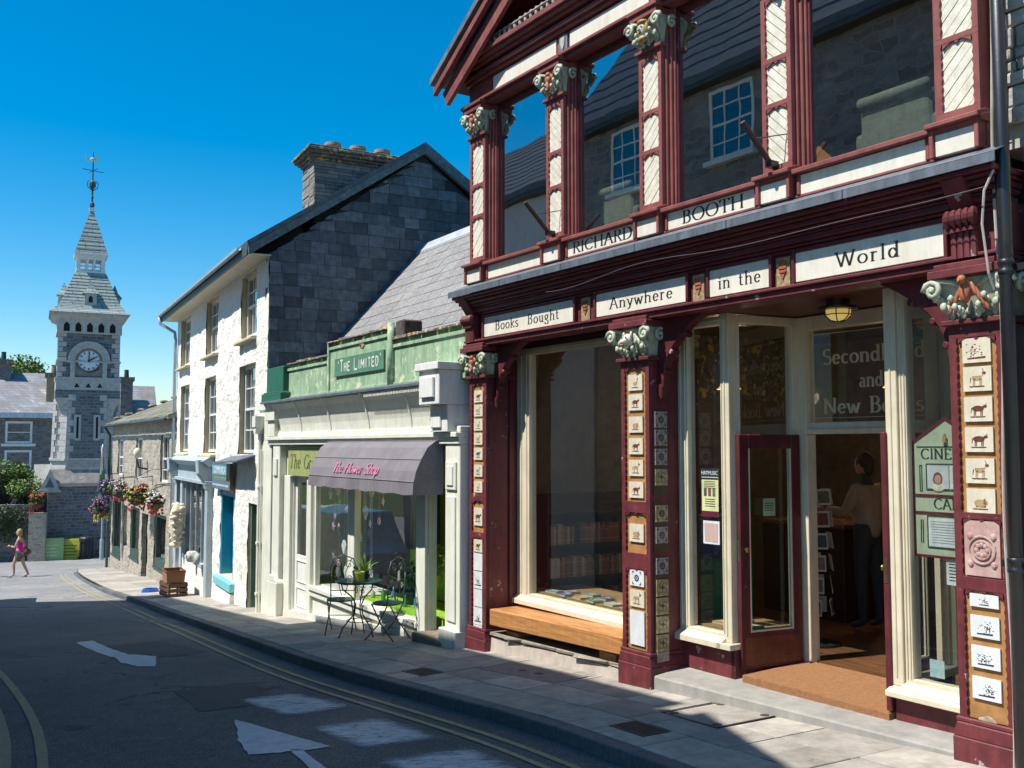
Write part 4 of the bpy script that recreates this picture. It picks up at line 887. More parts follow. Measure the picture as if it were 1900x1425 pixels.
# beam, frieze and cornice above
bm_ = MB(); bm_.box(.0, 6.30, -.015, .30, 5.86, 5.905); bm_.box(.0, 6.30, -.055, .30, 5.905, 5.94); bm_.box(0, 6.30, .02, .30, 5.94, 6.16)
for x0, x1 in UC: bm_.box(x0 - .03, x1 + .03, -.085, .20, 5.80, 5.86); bm_.box(x0 - .05, x1 + .05, -.105, .20, 5.86, 5.90)
for y, a, b in ((-.03, 6.16, 6.20), (-.06, 6.20, 6.25), (-.02, 6.25, 6.28), (-.09, 6.28, 6.32), (-.13, 6.32, 6.36), (-.16, 6.36, 6.42)): bm_.box(0, 6.30, y, .30, a, b)
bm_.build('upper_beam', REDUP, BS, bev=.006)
for i, (x0, x1) in enumerate(((.55, 1.745), (1.98, 3.16), (3.42, 4.62), (4.88, 6.1))):
    MB().box(x0, x1, .004, .02, 5.965, 6.13).build('frieze_panel', PANEL, BS)
for xc in (1.87, 3.29, 4.75):
    so = MB().box(xc - .07, xc + .07, .0, .02, 5.96, 6.14).build('crest_panel', mat('blue grey crest', (0.25, 0.28, 0.33), (0.06, 0.07, 0.09), scale=25), BS)
    l = MB(); l.prism([(xc - .035, 6.11), (xc - .035, 6.04), (xc, 5.98), (xc + .035, 6.04), (xc + .035, 6.11)], -.01, -.0, 'y'); l.build('crest', LEAFG, so)
# cresting and the deep shadowed gable
cr = MB()
for k in range(60):
    x = .25 + k * .1; cr.lathe([(.010, 0), (.022, .035), (.022, .06), (.012, .085)], (x, -.10, 6.42), 8); cr.ell((x, -.10, 6.52), (.02, .02, .02), 0, 6, 5)
cr.box(.2, 6.2, -.125, -.075, 6.50, 6.512); cr.build('cresting', mat('grey carved cresting', (0.42, 0.42, 0.40), (0.30, 0.30, 0.28), rough=.7), BS)['kind'] = 'stuff'
MB().prism([(0, 6.42), (6.3, 6.42), (3.15, 8.05)], .32, .40, 'y').build('gable_wall', DARKWOOD, BS)
# roof: two slopes running back from the street with barge boards in front
px, pz = 3.15, 8.10; tx, tz = -.30, 6.22
for sg in (1, -1):
    X_ = lambda x: px + sg * (x - px)
    rf = MB(); rf.prism([(X_(tx - .05), tz + .02), (X_(px), pz + .10), (X_(px), pz + .18), (X_(tx - .05), tz + .09)], -.32, 6.0, 'y'); rf.build('roof', SLATE, BS)
    bg_ = MB(); bg_.prism([(X_(tx), tz - .03), (X_(px), pz + .07), (X_(px), pz - .02), (X_(tx), tz - .12)], -.30, -.24, 'y'); bg_.build('barge_board', REDUP, BS, bev=.006)
    bg_ = MB(); bg_.prism([(X_(tx + .08), tz - .10), (X_(px), pz - .04), (X_(px), pz - .28), (X_(tx + .18), tz - .27)], -.22, -.17, 'y'); bg_.build('barge_board', REDUP, BS, bev=.006)
    sf = MB(); sf.prism([(X_(tx + .1), tz - .06), (X_(px), pz), (X_(px), pz + .03), (X_(tx + .1), tz - .03)], -.17, .5, 'y'); sf.build('soffit', MAROON, BS)
# side wall towards the low shop, and body of the building behind
sw = MB(); sw.box(.05, .09, .16, 6.0, 3.4, 6.2); sw.build('side_wall', MAROON, BS)
# ---- interior shells so that the glass looks into rooms
it = MB(); it.box(.09, 6.35, 5.9, 6.0, -.6, 6.4); it.box(6.30, 6.36, .6, 5.9, -.6, 6.2); it.box(.09, 6.3, .45, 5.9, 3.46, 3.60); it.box(.09, .13, .6, 5.9, -.6, 3.4)
it.build('inner_wall', mat('dim inner wall', (0.17, 0.13, 0.09), (0.11, 0.085, 0.06), rough=.9), BS)
MB().box(.13, 6.30, .34, 5.9, 6.16, 6.2).build('ceiling', mat('dim ceiling', (0.30, 0.27, 0.22), rough=.9), BS)
MB().box(.13, 6.30, 1.16, 5.9, -.5, .099).build('shop_floor', mat('oak floor boards', (0.16, 0.07, 0.03), (0.09, 0.04, 0.018), scale=3, rough=.35, stretch=(1, 8, 1)), BS)
# ---- ground floor windows
def win_frame(x0, x1, z0, z1, y, fl, fr_, ft, fb, sill=True, post_r=None):
    w = MB(); w.box(x0, x0 + fl, y, y + .10, z0, z1); w.box(x1 - fr_, x1, y, y + .10, z0, z1); w.box(x0 + fl, x1 - fr_, y, y + .10, z1 - ft, z1); w.box(x0 + fl, x1 - fr_, y, y + .10, z0, z0 + fb)
    # moulded beads
    for a, b in ((x0 + fl * .30, x0 + fl * .42), (x0 + fl * .72, x0 + fl * .84)): w.box(a, b, y - .010, y, z0 + fb, z1 - ft)
    for a, b in ((x1 - fr_ * .42, x1 - fr_ * .30),): w.box(a, b, y - .012, y, z0 + fb, z1 - ft)
    w.box(x0 + fl, x1 - fr_, y - .010, y, z1 - ft * .55, z1 - ft * .35)
    if sill: w.prism([(y - .07, z0 - .01), (y, z0 + .03), (y + .02, z0 + .03), (y + .02, z0 - .06), (y - .07, z0 - .06)], x0 - .01, x1 + .01, 'x')
    return w
w1 = win_frame(.44, 2.735, .27, 3.05, .40, .24, .05, .07, .06).build('window', CREAM, BS, bev=.005)
gl_pane(.68, 2.685, .447, .33, 2.98, w1)
m_ = MB(); m_.box(.415, 2.76, .42, .52, 2.98 + .07, 3.14); m_.box(.415, .44, .30, .52, -.3, 3.1); m_.build('window_head', MAROON, BS)
# stall riser, rough stone ledge and the oak bench
riser = MB(); riser.box(.42, 2.76, .42, .50, -.5, .25); riser.build('stall_riser', mat('pinkish render', (0.48, 0.40, 0.34), (0.36, 0.29, 0.25), scale=5, rough=.9, bs=.5), BS)
lr = random.Random(3)
for row in range(1):
    x = .43
    while x < 2.70:
        L = lr.uniform(.25, .6); a = row * .038
        MB().hexa([(x, .02 + lr.uniform(-.02, .05) - .03 * row, -.13 - a + .06 * (x / 2.7)), (min(x + L, 2.74), .02 + lr.uniform(-.02, .05) - .03 * row, -.13 - a + .06 * ((x + L) / 2.7)), (min(x + L, 2.74), .42, -.13 - a + .06 * ((x + L) / 2.7)), (x, .42, -.13 - a + .06 * (x / 2.7)),
                   (x, .02 + lr.uniform(-.02, .05) - .03 * row, -.095 - a + .06 * (x / 2.7)), (min(x + L, 2.74), .02 + lr.uniform(-.02, .05) - .03 * row, -.095 - a + .06 * ((x + L) / 2.7)), (min(x + L, 2.74), .42, -.095 - a + .06 * ((x + L) / 2.7)), (x, .42, -.095 - a + .06 * (x / 2.7))]).build('ledge_stone', mat('flaggy ledge stone', (0.34, 0.30, 0.24), (0.22, 0.19, 0.15), scale=9, rough=.9, bs=.6, perobj=.2), BS, bev=.006)
        x += L + .008
lg = MB(); lg.hexa([(.42, -.02, -.6), (2.74, -.02, -.6), (2.74, .42, -.6), (.42, .42, -.6), (.42, .06, -.14), (2.74, .06, -.08), (2.74, .42, -.08), (.42, .42, -.14)]); lg.build('footing', mat('pale rendered footing', (0.46, 0.40, 0.34), (0.34, 0.29, 0.25), scale=6, rough=.9, bs=.5), BS)
bench = thing('bench', 'long solid oak plank bench under the left window of the book shop', 'bench', FB.w(1.61, .19, .12), FB.rz)
b_ = MB(); b_.hexa([(-1.12, -.19, -.12), (1.12, -.19, -.055), (1.12, .19, -.055), (-1.12, .19, -.12), (-1.12, -.19, .055), (1.12, -.19, .105), (1.12, .19, .105), (-1.12, .19, .055)])
b_.build('seat', WOOD, bench, bev=.008)
for x in (-.8, .8): MB().box(x - .12, x + .12, -.10, .16, -.24, -.125 + .03 * x / .8).build('leg', WOOD, bench)
# ---- entrance: platform, splayed glass bays, doors
pf = MB(); 
pf.hexa([(3.12, .0, -.5), (6.2, .02, -.5), (6.35, 1.2, -.5), (3.12, 1.2, -.5), (3.12, .0, -.035), (6.2, .02, .035), (6.35, 1.2, .085), (3.12, 1.2, .080)]); pf.build('entrance_slab', mat('worn entrance stone', (0.34, 0.32, 0.29), (0.25, 0.235, 0.215), scale=4, rough=.85, bs=.4), BS, bev=.012)
MAT_ = mat('coir door mat', (0.36, 0.17, 0.07), (0.26, 0.115, 0.045), scale=40, rough=1.0, bs=.9, bd=.01, bscale=160)
dm = MB(); dm.hexa([(3.84, .36, .0), (5.27, .30, .0), (5.22, 1.12, .0), (3.90, 1.12, .0), (3.84, .36, .058), (5.27, .30, .070), (5.22, 1.12, .098), (3.90, 1.12, .096)]); dm.build('door_mat', MAT_, BS)
YF = .35
# left bay
w2 = win_frame(3.10, 3.665, .31, 3.08, YF, .14, .0, .07, .06).build('window', CREAM, BS, bev=.005)
gl_pane(3.24, 3.645, YF + .046, .37, 3.0, w2)
cp = MB(); cp.box(3.645, 3.745, YF - .005, YF + .10, .30, 3.10); cp.box(3.688, 3.70, YF - .014, YF - .005, .36, 3.05); cp.box(3.62, 3.78, YF - .07, YF + .14, .25, .30); cp.build('corner_post', CREAM, BS, bev=.005)
rs = MB(); rs.box(3.12, 3.75, YF + .02, YF + .12, .0, .25); rs.prism([(3.70, YF + .02), (3.75, YF + .02), (3.86, 1.12), (3.81, 1.12)], .0, .25, 'z'); rs.build('stall_riser', MAROOND, BS, bev=.004)
def splay(xa, ya, xb, yb, z0, z1, e_=.10, name='splay_window'):
    o = MB(); L = math.hypot(xb - xa, yb - ya); o.box(0, L, 0, .08, z0, z0 + .06); o.box(0, L, 0, .08, z1 - .07, z1); o.box(0, .03, 0, .08, z0 + .06, z1 - .07); o.box(L - e_, L, -.01, .09, z0 + .06, z1 - .07)
    ob = o.build(name, CREAM, BS, loc=(xa, ya, 0), rz=math.atan2(yb - ya, xb - xa), bev=.004)
    gl_pane(.03, L - e_, .034, z0 + .06, z1 - .07, ob); return ob
splay(3.745, YF + .10, 3.87, 1.12, .25, 3.09)
splay(5.22, 1.12, 5.28, YF + .10, .25, 3.09, .03)
hd = MB(); hd.box(3.84, 3.96, 1.08, 1.20, .08, 3.09); hd.box(5.10, 5.22, 1.08, 1.20, .08, 3.09); hd.box(3.96, 5.10, 1.08, 1.20, 2.06, 2.16); hd.box(3.96, 5.10, 1.08, 1.20, 2.97, 3.09); hd.box(3.96, 5.10, 1.065, 1.08, 2.085, 2.105); hd.build('door_frame', CREAM, BS, bev=.005)
gl_pane(3.96, 5.10, 1.135, 2.16, 2.97, BS, GLASS_FL, 'fanlight')
GILT = mat('cream gilt lettering', (0.80, 0.68, 0.45), rough=.45, bs=0)
fl_ = bpy.data.objects['fanlight']
for t_, a_, b_, z_, h_ in (('Secondhand', 4.10, 5.085, 2.66, .13), ('and', 4.47, 4.70, 2.45, .125), ('New Books', 4.10, 5.06, 2.235, .13)): letter_parts(fl_, GILT, t_, a_, b_, z_, h_, 1.134, thick=.16, thin=.07)
l = MB()
for a in ((4.0, 5.07, 2.195, 2.2), (4.0, 5.07, 2.925, 2.93), (4.0, 4.005, 2.2, 2.925)): l.box(a[0], a[1], 1.131, 1.134, a[2], a[3])
l.build('gilt_border', GILT, fl_)
# soffit over the recess
MB().box(3.12, 6.0, .20, 1.22, 3.10, 3.16).build('soffit', mat('varnished maroon boards', (0.14, 0.03, 0.02), (0.08, 0.015, 0.012), scale=3, rough=.35, stretch=(1, 10, 1)), BS)
# right bay
cp = MB(); cp.box(5.265, 5.36, YF - .005, YF + .10, .27, 3.10); cp.box(5.305, 5.318, YF - .014, YF - .005, .33, 3.05); cp.build('corner_post', CREAM, BS, bev=.005)
w3 = win_frame(5.36, 6.10, .27, 3.08, YF + .02, .06, .05, .07, .06).build('window', CREAM, BS, bev=.005)
gl_pane(5.42, 6.05, YF + .046, .33, 3.0, w3)
sl = MB(); sl.prism([(YF - .08, .24), (YF + .02, .275), (YF + .02, .20), (YF - .08, .20)], 5.26, 6.02, 'x'); sl.build('sill', CREAM, BS, bev=.005)
rs = MB(); rs.box(5.29, 6.02, YF + .0, YF + .12, -.1, .20); rs.prism([(5.19, 1.12), (5.24, 1.12), (5.34, YF + .02), (5.29, YF + .02)], .0, .25, 'z'); rs.build('stall_riser', MAROOND, BS, bev=.004)
MB().prism([(3.12, YF + .12), (3.72, YF + .12), (3.76, 1.12), (3.12, 1.12)], .20, .385, 'z').build('display_shelf', mat('pale oak shelf', (0.42, 0.26, 0.12), rough=.5), BS)
MB().box(.45, 2.7, .52, 1.25, .20, .345).build('display_shelf', mat('pale oak shelf', (0.42, 0.26, 0.12)), BS)
# door leaves, both folded outwards
def door_leaf(hx, hy, ang, flip, label):
    """leaf runs from the hinge along local +x"""
    W = .66; z0, z1 = .085, 2.055
    d = MB(); st = .10
    d.box(0, st, -.022, .022, z0, z1); d.box(W - st, W, -.022, .022, z0, z1); d.box(st, W - st, -.022, .022, z1 - .12, z1); d.box(st, W - st, -.022, .022, z0, z0 + .30)
    o = d.build('door', MAROON, BS, loc=(hx, hy, 0), rz=ang, bev=.005, label=label)
    gl_pane(st, W - st, -.003, z0 + .30, z1 - .12, o, GLASS_FL)
    bd_ = MB(); 
    for s_ in (-1, 1):
        bd_.box(st, st + .014, s_ * .012 - .006, s_ * .012 + .006, z0 + .30, z1 - .12); bd_.box(W - st - .014, W - st, s_ * .012 - .006, s_ * .012 + .006, z0 + .30, z1 - .12); bd_.box(st + .014, W - st - .014, s_ * .012 - .006, s_ * .012 + .006, z0 + .30, z0 + .314)
    bd_.build('glazing_bead', CREAM, o)
    BR = mat('dull brass', (0.45, 0.33, 0.15), rough=.35, metal=.9, bs=0)
    k = MB(); k.box(W - .002, W + .003, -.012, .012, .98, 1.16); k.lathe([(.012, -.06), (.022, -.055), (.022, -.045), (.008, -.03), (.008, .03), (.022, .045), (.022, .055), (.012, .06)], (W - .05, 0, 1.08), 10, 0, 'y'); k.build('handle', BR, o)
    kp = MB(); kp.box(st * .4, W - st * .4, -.0245, -.0222, z0 + .03, z0 + .26); kp.box(st * .4, W - st * .4, .0222, .0245, z0 + .03, z0 + .26); kp.build('kick_plate', mat('varnished kick board', (0.17, 0.05, 0.03), (0.09, 0.025, 0.018), scale=8, rough=.3, bs=.1, grime=.4), o)
    return o
DL = door_leaf(3.88, 1.06, math.atan2(-1, -.16), 0, 'left door leaf folded back against the splayed window')
DR = door_leaf(5.19, .98, math.atan2(-1, .10), 1, 'right door leaf seen edge on')
# ------------------------------------------------------------ things in, on and in front of the book shop
def BW(x, y, z=0): return FB.w(x, y, z)
def bthing(name, label, cat, x, y, z, rz=0, group=None): return thing(name, label, cat, BW(x, y, z), FB.rz + rz, group)
BOOKC = [mat('book cover %d' % i, c, rough=.55, bs=0) for i, c in enumerate([(.30, .09, .05), (.16, .05, .03), (.35, .22, .10), (.05, .12, .10), (.10, .10, .16), (.42, .34, .22), (.22, .12, .06), (.48, .42, .34), (.26, .03, .03), (.05, .06, .06)])]
PAGES = mat('book pages', (0.68, 0.62, 0.50), rough=.8, bs=0)
def book_mesh(t, h, d, ci):
    mb = MB(); mb.box(0, t, 0, d, 0, h, 0); mb.box(.003, t - .003, d, d + .002, .004, h - .004, 1); mb.box(.002, t - .002, -.001, 0, h * .2, h * .22, 1); mb.box(.002, t - .002, -.001, 0, h * .75, h * .77, 1); return mb.mesh('book', [BOOKC[ci], PAGES])
BMS = [[book_mesh(t, h, .13, c) for t, h in ((.028, .20), (.036, .23), (.045, .22))] for c in range(len(BOOKC))]
# bookcase standing along the left wall behind the window
bc = bthing('bookcase', 'dark bookcase full of old leather volumes seen through the left window', 'bookcase', .20, .78, -.2)
SHZ = [.24, .62, 1.0, 1.36]
c = MB(); c.box(0, .03, 0, 3.0, 0, 1.6); c.box(.03, .34, -.03, 0, 0, 1.6); c.box(.03, .34, 3.0, 3.03, 0, 1.6); c.build('case', DARKWOOD, bc)
for z in SHZ: MB().box(.03, .34, 0, 3.0, z, z + .025).build('shelf', DARKWOOD, bc)
for si, z in enumerate(SHZ[:3]):
    y = .02
    while y < 2.2:
        ci = rnd.choice([0, 0, 1, 2, 6, 6, 8, 5, 7, 9]); me = rnd.choice(BMS[ci]); t = max(v.co.x for v in me.vertices)
        p = BW(.20 + .335, .78 + y, -.2 + z + .026)
        o = inst('book', me, None, p, (0, 0, FB.rz + R(90))); tag(o, 'old bound volume among those packed on the bookcase shelves', 'book', 'bound volumes on the bookcase shelves'); y += t + .002 + (rnd.random() < .06) * .08
# a row facing the street too, further back
GREENC = mat('bright green cloth', (0.015, 0.20, 0.07), (0.01, 0.13, 0.045), scale=6, rough=.8, bs=.2)
BLUEC = mat('blue display cloth', (0.02, 0.12, 0.28), rough=.8)
d = bthing('display_stand', 'display stand draped in green cloth behind the left window', 'display stand', 2.2, .80, -.0)
MB().box(-.35, .45, 0, .5, .27, .98).build('stand', GREENC, d, bev=.02); MB().box(.02, .44, .1, .5, .98, 1.22).build('drape', BLUEC, d, bev=.03)
d = bthing('display_stand', 'display stand draped in green cloth in the narrow bay window', 'display stand', 2.95, .78, -.0)
MB().box(-.22, .30, 0, .4, .31, .92).build('stand', GREENC, d, bev=.05, seg=3); MB().box(-.22, .14, .05, .4, .92, 1.3).build('drape', BLUEC, d, bev=.03)
# books laid flat in the windows
FLATC = [(.10, .28, .32), (.05, .08, .30), (.55, .30, .08), (.05, .22, .12), (.60, .55, .45), (.30, .06, .08), (.10, .35, .20), (.15, .15, .17)]
FM = [mat('display book %d' % i, c, tuple(min(1, q * 1.5 + .04) for q in c), scale=18, rough=.4, bs=0) for i, c in enumerate(FLATC)]
def flat_book(ci, w, d, t):
    mb = MB(); mb.box(0, w, 0, d, 0, .002, 0); mb.box(.003, w - .002, .002, d - .002, .002, t - .002, 1); mb.box(0, w, 0, d, t - .002, t, 0); mb.box(w * .15, w * .85, d * .2, d * .3, t, t + .0006, 1); mb.box(w * .25, w * .75, d * .55, d * .8, t, t + .0006, 1); return mb.mesh('book', [FM[ci], PAGES])
LBL = ['teal', 'navy', 'orange', 'dark green', 'cream', 'crimson', 'sea green', 'charcoal']
n_ = 0
for i, (x, y) in enumerate([(.78, .54), (1.02, .53), (1.27, .55), (1.52, .53), (1.80, .54), (2.06, .53), (2.34, .55), (.90, .72), (1.20, .73), (1.48, .72), (1.78, .74)]):
    ci = i % 8; m_ = flat_book(ci, .17, .12, .022); o = inst('book', m_, None, BW(x, y, .346), (0, 0, FB.rz + rnd.uniform(-.25, .25)))
    tag(o, '%s book lying flat in the left window, %s in the %s row' % (LBL[ci], ['first', 'second', 'third', 'fourth', 'fifth', 'sixth', 'seventh', 'first', 'second', 'third', 'fourth'][i], 'front' if i < 7 else 'rear'), 'book', 'books laid out on the left window shelf')
for i, (x, y) in enumerate([(3.30, .56), (3.48, .60), (3.36, .76), (3.60, .62)]):
    m_ = flat_book((i * 3 + 2) % 8, .15, .12, .02); o = inst('book', m_, None, BW(x, y, .386), (0, 0, FB.rz + rnd.uniform(-.25, .25)))
    tag(o, '%s book lying flat in the narrow bay window%s' % (LBL[(i * 3 + 2) % 8], [' at the left', ' in the middle', ' behind the others', ' at the right'][i]), 'book', 'books laid out in the bay window')
# counter, card spinner and the man at the counter
cn = bthing('shop_counter', 'dark timber shop counter inside the doorway', 'counter', 2.7, 3.2, .10)
c = MB(); c.box(-.9, .22, -.3, .5, 0, .98); c.build('carcass', DARKWOOD, cn, bev=.01); MB().box(-.95, .27, -.35, .55, .98, 1.02).build('top', mat('polished counter top', (0.22, 0.10, 0.05), rough=.25), cn)
CARD = mat('white greeting card', (0.62, 0.62, 0.60), rough=.5, bs=0)
CPIC = [mat('card picture %d' % i, c, tuple(q * .4 for q in c), scale=30, rough=.5, bs=0) for i, c in enumerate([(.10, .12, .14), (.24, .08, .06), (.14, .18, .10), (.26, .22, .16)])]
sp = bthing('card_spinner', 'tall wire spinner of picture postcards just inside the doorway', 'card rack', 3.48, 1.75, .10)
c = MB(); c.tube([(0, 0, 0), (0, 0, 1.55)], .015, 8); c.lathe([(.22, 0), (.22, .02), (.03, .03)], (0, 0, 0), 12)
c.build('pole', IRON, sp)
for lv in range(6):
    for k in range(4):
        a = R(90 * k - 60 + lv * 9); q = MB(); q.box(-.075, .075, -.004, 0, 0, .15, 0); q.box(-.062, .062, -.006, -.004, .02, .13, 1)
        o = q.build('card', [CARD, CPIC[(lv + k) % 4]], sp, loc=(.15 * math.sin(a), -.15 * math.cos(a), .28 + lv * .205)); o.rotation_euler = (R(-8), 0, a)
bk = bthing('bookcase', 'tall bookcase along the back of the shop beyond the doorway', 'bookcase', 3.2, 5.3, .10)
c = MB(); c.box(0, 2.6, .3, .34, 0, 2.4); 
for x in (0, .86, 1.72, 2.57): c.box(x, x + .03, 0, .3, 0, 2.4)
c.build('case', DARKWOOD, bk)
for z in (.4, .8, 1.2, 1.6, 2.0): MB().box(.03, 2.57, 0, .3, z, z + .02).build('shelf', DARKWOOD, bk)
for z in (.42, .82, 1.22, 1.62, 2.02):
    x = .05
    while x < 2.5:
        me = rnd.choice(BMS[rnd.choice([0, 2, 3, 4, 5, 7, 9])]); o = inst('book', me, None, BW(3.2 + x, 5.3 + .03, .10 + z), (0, 0, FB.rz)); tag(o, 'book on the tall back bookcase deep inside the shop', 'book', 'books on the back bookcase'); x += .05 + (rnd.random() < .1) * .12

# ---- people: one skinned body each, clothes as separate skins
def skin(name, verts, edges, m, parent, sub=2, label=None, flat=1.0):
    me = bpy.data.meshes.new(name); me.from_pydata([v[:3] for v in verts], edges, []); me.materials.append(m)
    o = bpy.data.objects.new(name, me); fin(o, parent, label=label)
    sk = o.modifiers.new('skin', 'SKIN'); sk.use_smooth_shade = True
    lay = me.skin_vertices[0].data if me.skin_vertices else None
    if lay is None:
        bm = bmesh.new(); bm.from_mesh(me); bm.verts.layers.skin.verify(); bm.to_mesh(me); bm.free(); lay = me.skin_vertices[0].data
    for i, v in enumerate(verts): r = v[3]; lay[i].radius = (r, r * (v[4] if len(v) > 4 else 1)); lay[i].use_root = (i == 0)
    sb = o.modifiers.new('sub', 'SUBSURF'); sb.levels = sub; sb.render_levels = sub; return o
SKINM = mat('skin', (0.52, 0.30, 0.21), (0.44, 0.24, 0.17), rough=.5, bs=.05)
def head(parent, c, face_dir, hairm, hair='short', s=1.0):
    """face_dir: angle of the nose in the xy plane"""
    h = MB(); M = Matrix.Translation(Vector(c)) @ Matrix.Rotation(face_dir, 4, 'Z') @ Matrix.Scale(s, 4); h.xf = M
    h.ell((0, 0, 0), (.092, .074, .112), 0, 14, 12); h.ell((.03, 0, -.055), (.058, .052, .055), 0, 10, 8); h.ell((.095, 0, -.012), (.018, .012, .022), 0, 7, 6)
    for sy in (-1, 1): h.ell((0, sy * .075, -.01), (.018, .009, .03), 0, 7, 6); h.ell((.080, sy * .028, .012), (.010, .011, .007), 1, 7, 5)
    h.ell((.086, 0, -.055), (.008, .022, .006), 2, 7, 5)
    o = h.build('head', [SKINM, LETTER, mat('lips', (0.40, 0.12, 0.10), rough=.4, bs=0)], parent, smooth=True)
    g = MB(); g.xf = M; g.ell((-.018, 0, .028), (.095, .083, .105), 0, 14, 10, jit=.12); g.ell((-.06, 0, -.02), (.05, .072, .09), 0, 10, 8, jit=.15)
    if hair == 'bob': g.ell((-.05, 0, -.07), (.055, .085, .09), 0, 10, 8, jit=.2); [g.ell((-.005, sy * .075, -.04), (.045, .022, .075), 0, 8, 6, jit=.2) for sy in (-1, 1)]
    g.build('hair', hairm, o, smooth=True); return o
def hand(parent, w, d, s=1.0, curl=.6, m=SKINM):
    """palm and five fingers reaching along d from the wrist w"""
    d = Vector(d).normalized(); up = Vector((0, 0, 1)); side = d.cross(up); side = side.normalized() if side.length > .1 else Vector((1, 0, 0)); up = side.cross(d)
    w = Vector(w); mb = MB(); mb.tube([w, w + d * .03 * s, w + d * .085 * s], [.022 * s, .034 * s, .036 * s], 10)
    for k, L in enumerate((.062, .072, .066, .052)):
        b = w + d * .08 * s + side * (.030 - .020 * k) * s; mb.tube([b, b + (d * .5 * L - up * .10 * L * curl * 3) * s, b + (d * .75 * L - up * .55 * L * curl) * s, b + (d * .8 * L - up * 1.0 * L * curl) * s], [.0095 * s, .009 * s, .008 * s, .006 * s], 6)
    b = w + d * .025 * s + side * .03 * s; mb.tube([b, b + (d * .03 + side * .025) * s, b + (d * .062 + side * .026 - up * .012) * s], [.012 * s, .010 * s, .008 * s], 6)
    return mb.build('hand', m, parent, smooth=True)
def person(label, loc, rz, group=None): return thing('person', label, 'person', loc, rz, group)
# man in a light brown jacket, seen from the side, one arm over the counter (he faces his local -x)
mp_ = person('man in light brown jacket standing at the counter inside the shop', BW(3.33, 2.75, .10), FB.rz)
body = [(0, 0, .98, .13, .8), (0, 0, 1.15, .13, .75), (-.01, 0, 1.32, .15, .75), (-.01, 0, 1.45, .10), (-.01, 0, 1.53, .055), (-.02, 0, 1.60, .055),
        (0, -.10, .90, .095), (.0, -.11, .52, .065), (.01, -.11, .09, .042), (-.13, -.12, .04, .032), (0, .10, .90, .095), (.03, .11, .52, .065), (.05, .11, .09, .042), (-.08, .12, .04, .032)]
skin('body', body, [(0, 1), (1, 2), (2, 3), (3, 4), (4, 5), (0, 6), (6, 7), (7, 8), (8, 9), (0, 10), (10, 11), (11, 12), (12, 13)], mat('dark grey trousers', (0.05, 0.05, 0.055), rough=.8), mp_)
JK = mat('light brown jacket', (0.42, 0.31, 0.22), (0.34, 0.25, 0.17), scale=5, rough=.9, bs=.4, bscale=20)
skin('jacket', [(0, 0, 1.18, .155, .85), (0, 0, 1.02, .15, .85), (0, 0, .90, .13, .85), (0, 0, 1.34, .165, .8), (0, 0, 1.44, .12), (0, -.17, 1.42, .075), (-.10, -.21, 1.18, .06), (-.36, -.19, 1.20, .048), (0, .17, 1.42, .075), (-.03, .22, 1.14, .06), (-.24, .20, 1.12, .046)],
     [(0, 1), (1, 2), (0, 3), (3, 4), (3, 5), (5, 6), (6, 7), (3, 8), (8, 9), (9, 10)], JK, mp_)
head(mp_, (-.03, 0, 1.67), R(180), mat('short brown hair', (0.07, 0.045, 0.03), rough=.8))
hand(mp_, (-.39, -.19, 1.20), (-1, .0, .0)); hand(mp_, (-.27, .20, 1.12), (-1, .05, .0))

# ---- notices on the glass
def sheet(name, label, cat, x, y, z, w, h, m, rz=0, group=None):
    o = bthing(name, label, cat, x, y, z, rz, group); MB().box(-w / 2, w / 2, -.002, 0, -h / 2, h / 2).build('sheet', m, o); return o
PAPER = mat('white paper', (0.72, 0.74, 0.74), rough=.6, bs=0); YPAP = mat('pale yellow paper', (0.66, 0.68, 0.34), rough=.6, bs=0); NAVY = mat('dark navy print', (0.015, 0.025, 0.04), rough=.5, bs=0)
xg, yg = 3.50, YF + .038
p = sheet('poster', 'yellow music poster with a black heading band in the bay window', 'poster', xg - .03, yg, 1.55, .20, .42, YPAP)
MB().box(-.10, .10, -.004, -.002, .14, .21).build('heading_band', NAVY, p); MB().box(-.10, .10, -.004, -.002, .115, .13).build('rule', NAVY, p); MB().box(-.10, .10, -.004, -.002, -.21, -.16).build('footer_band', mat('maroon print', (0.12, 0.01, 0.03), bs=0), p)
text_obj('heading', 'HAYMUSIC', p, (0, -.0045, .155), .050, PAPER, .82)
for k in range(3): MB().box(-.072 + .052 * k, -.04 + .052 * k, -.004, -.002, -.03, .04).build('picture', CPIC[k], p)
lp = MB(); 
for k in range(5): lp.box(-.07, .07 - .01 * (k % 2), -.0035, -.002, .095 - .014 * k, .099 - .014 * k)
for k in range(4): lp.box(-.06, .06, -.0035, -.002, -.06 - .02 * k, -.054 - .02 * k)
lp.build('print', NAVY, p)['kind'] = 'stuff'
p = sheet('poster', 'small pinkish picture in a white mount below the music poster', 'poster', xg - .02, yg, 1.205, .195, .20, PAPER)
MB().box(-.078, .078, -.004, -.002, -.08, .08).build('picture', mat('pinkish drawing', (0.60, 0.36, 0.26), (0.45, 0.42, 0.44), scale=14, rough=.6, bs=0), p)
p = sheet('notice', 'small square pale green notice on the folded left door', 'notice', 3.83, .62, 1.43, .13, .15, mat('pale green paper', (0.50, 0.62, 0.38), rough=.6, bs=0), rz=math.atan2(-1, -.16) + math.pi)
p.location = BW(3.82, .74, 1.43); p.rotation_euler = (0, 0, FB.rz + math.atan2(1, .16)); 
lp = MB(); [lp.box(-.045, .045, -.0035, -.002, .03 - .02 * k, .036 - .02 * k) for k in range(4)]; lp.build('print', NAVY, p)['kind'] = 'stuff'
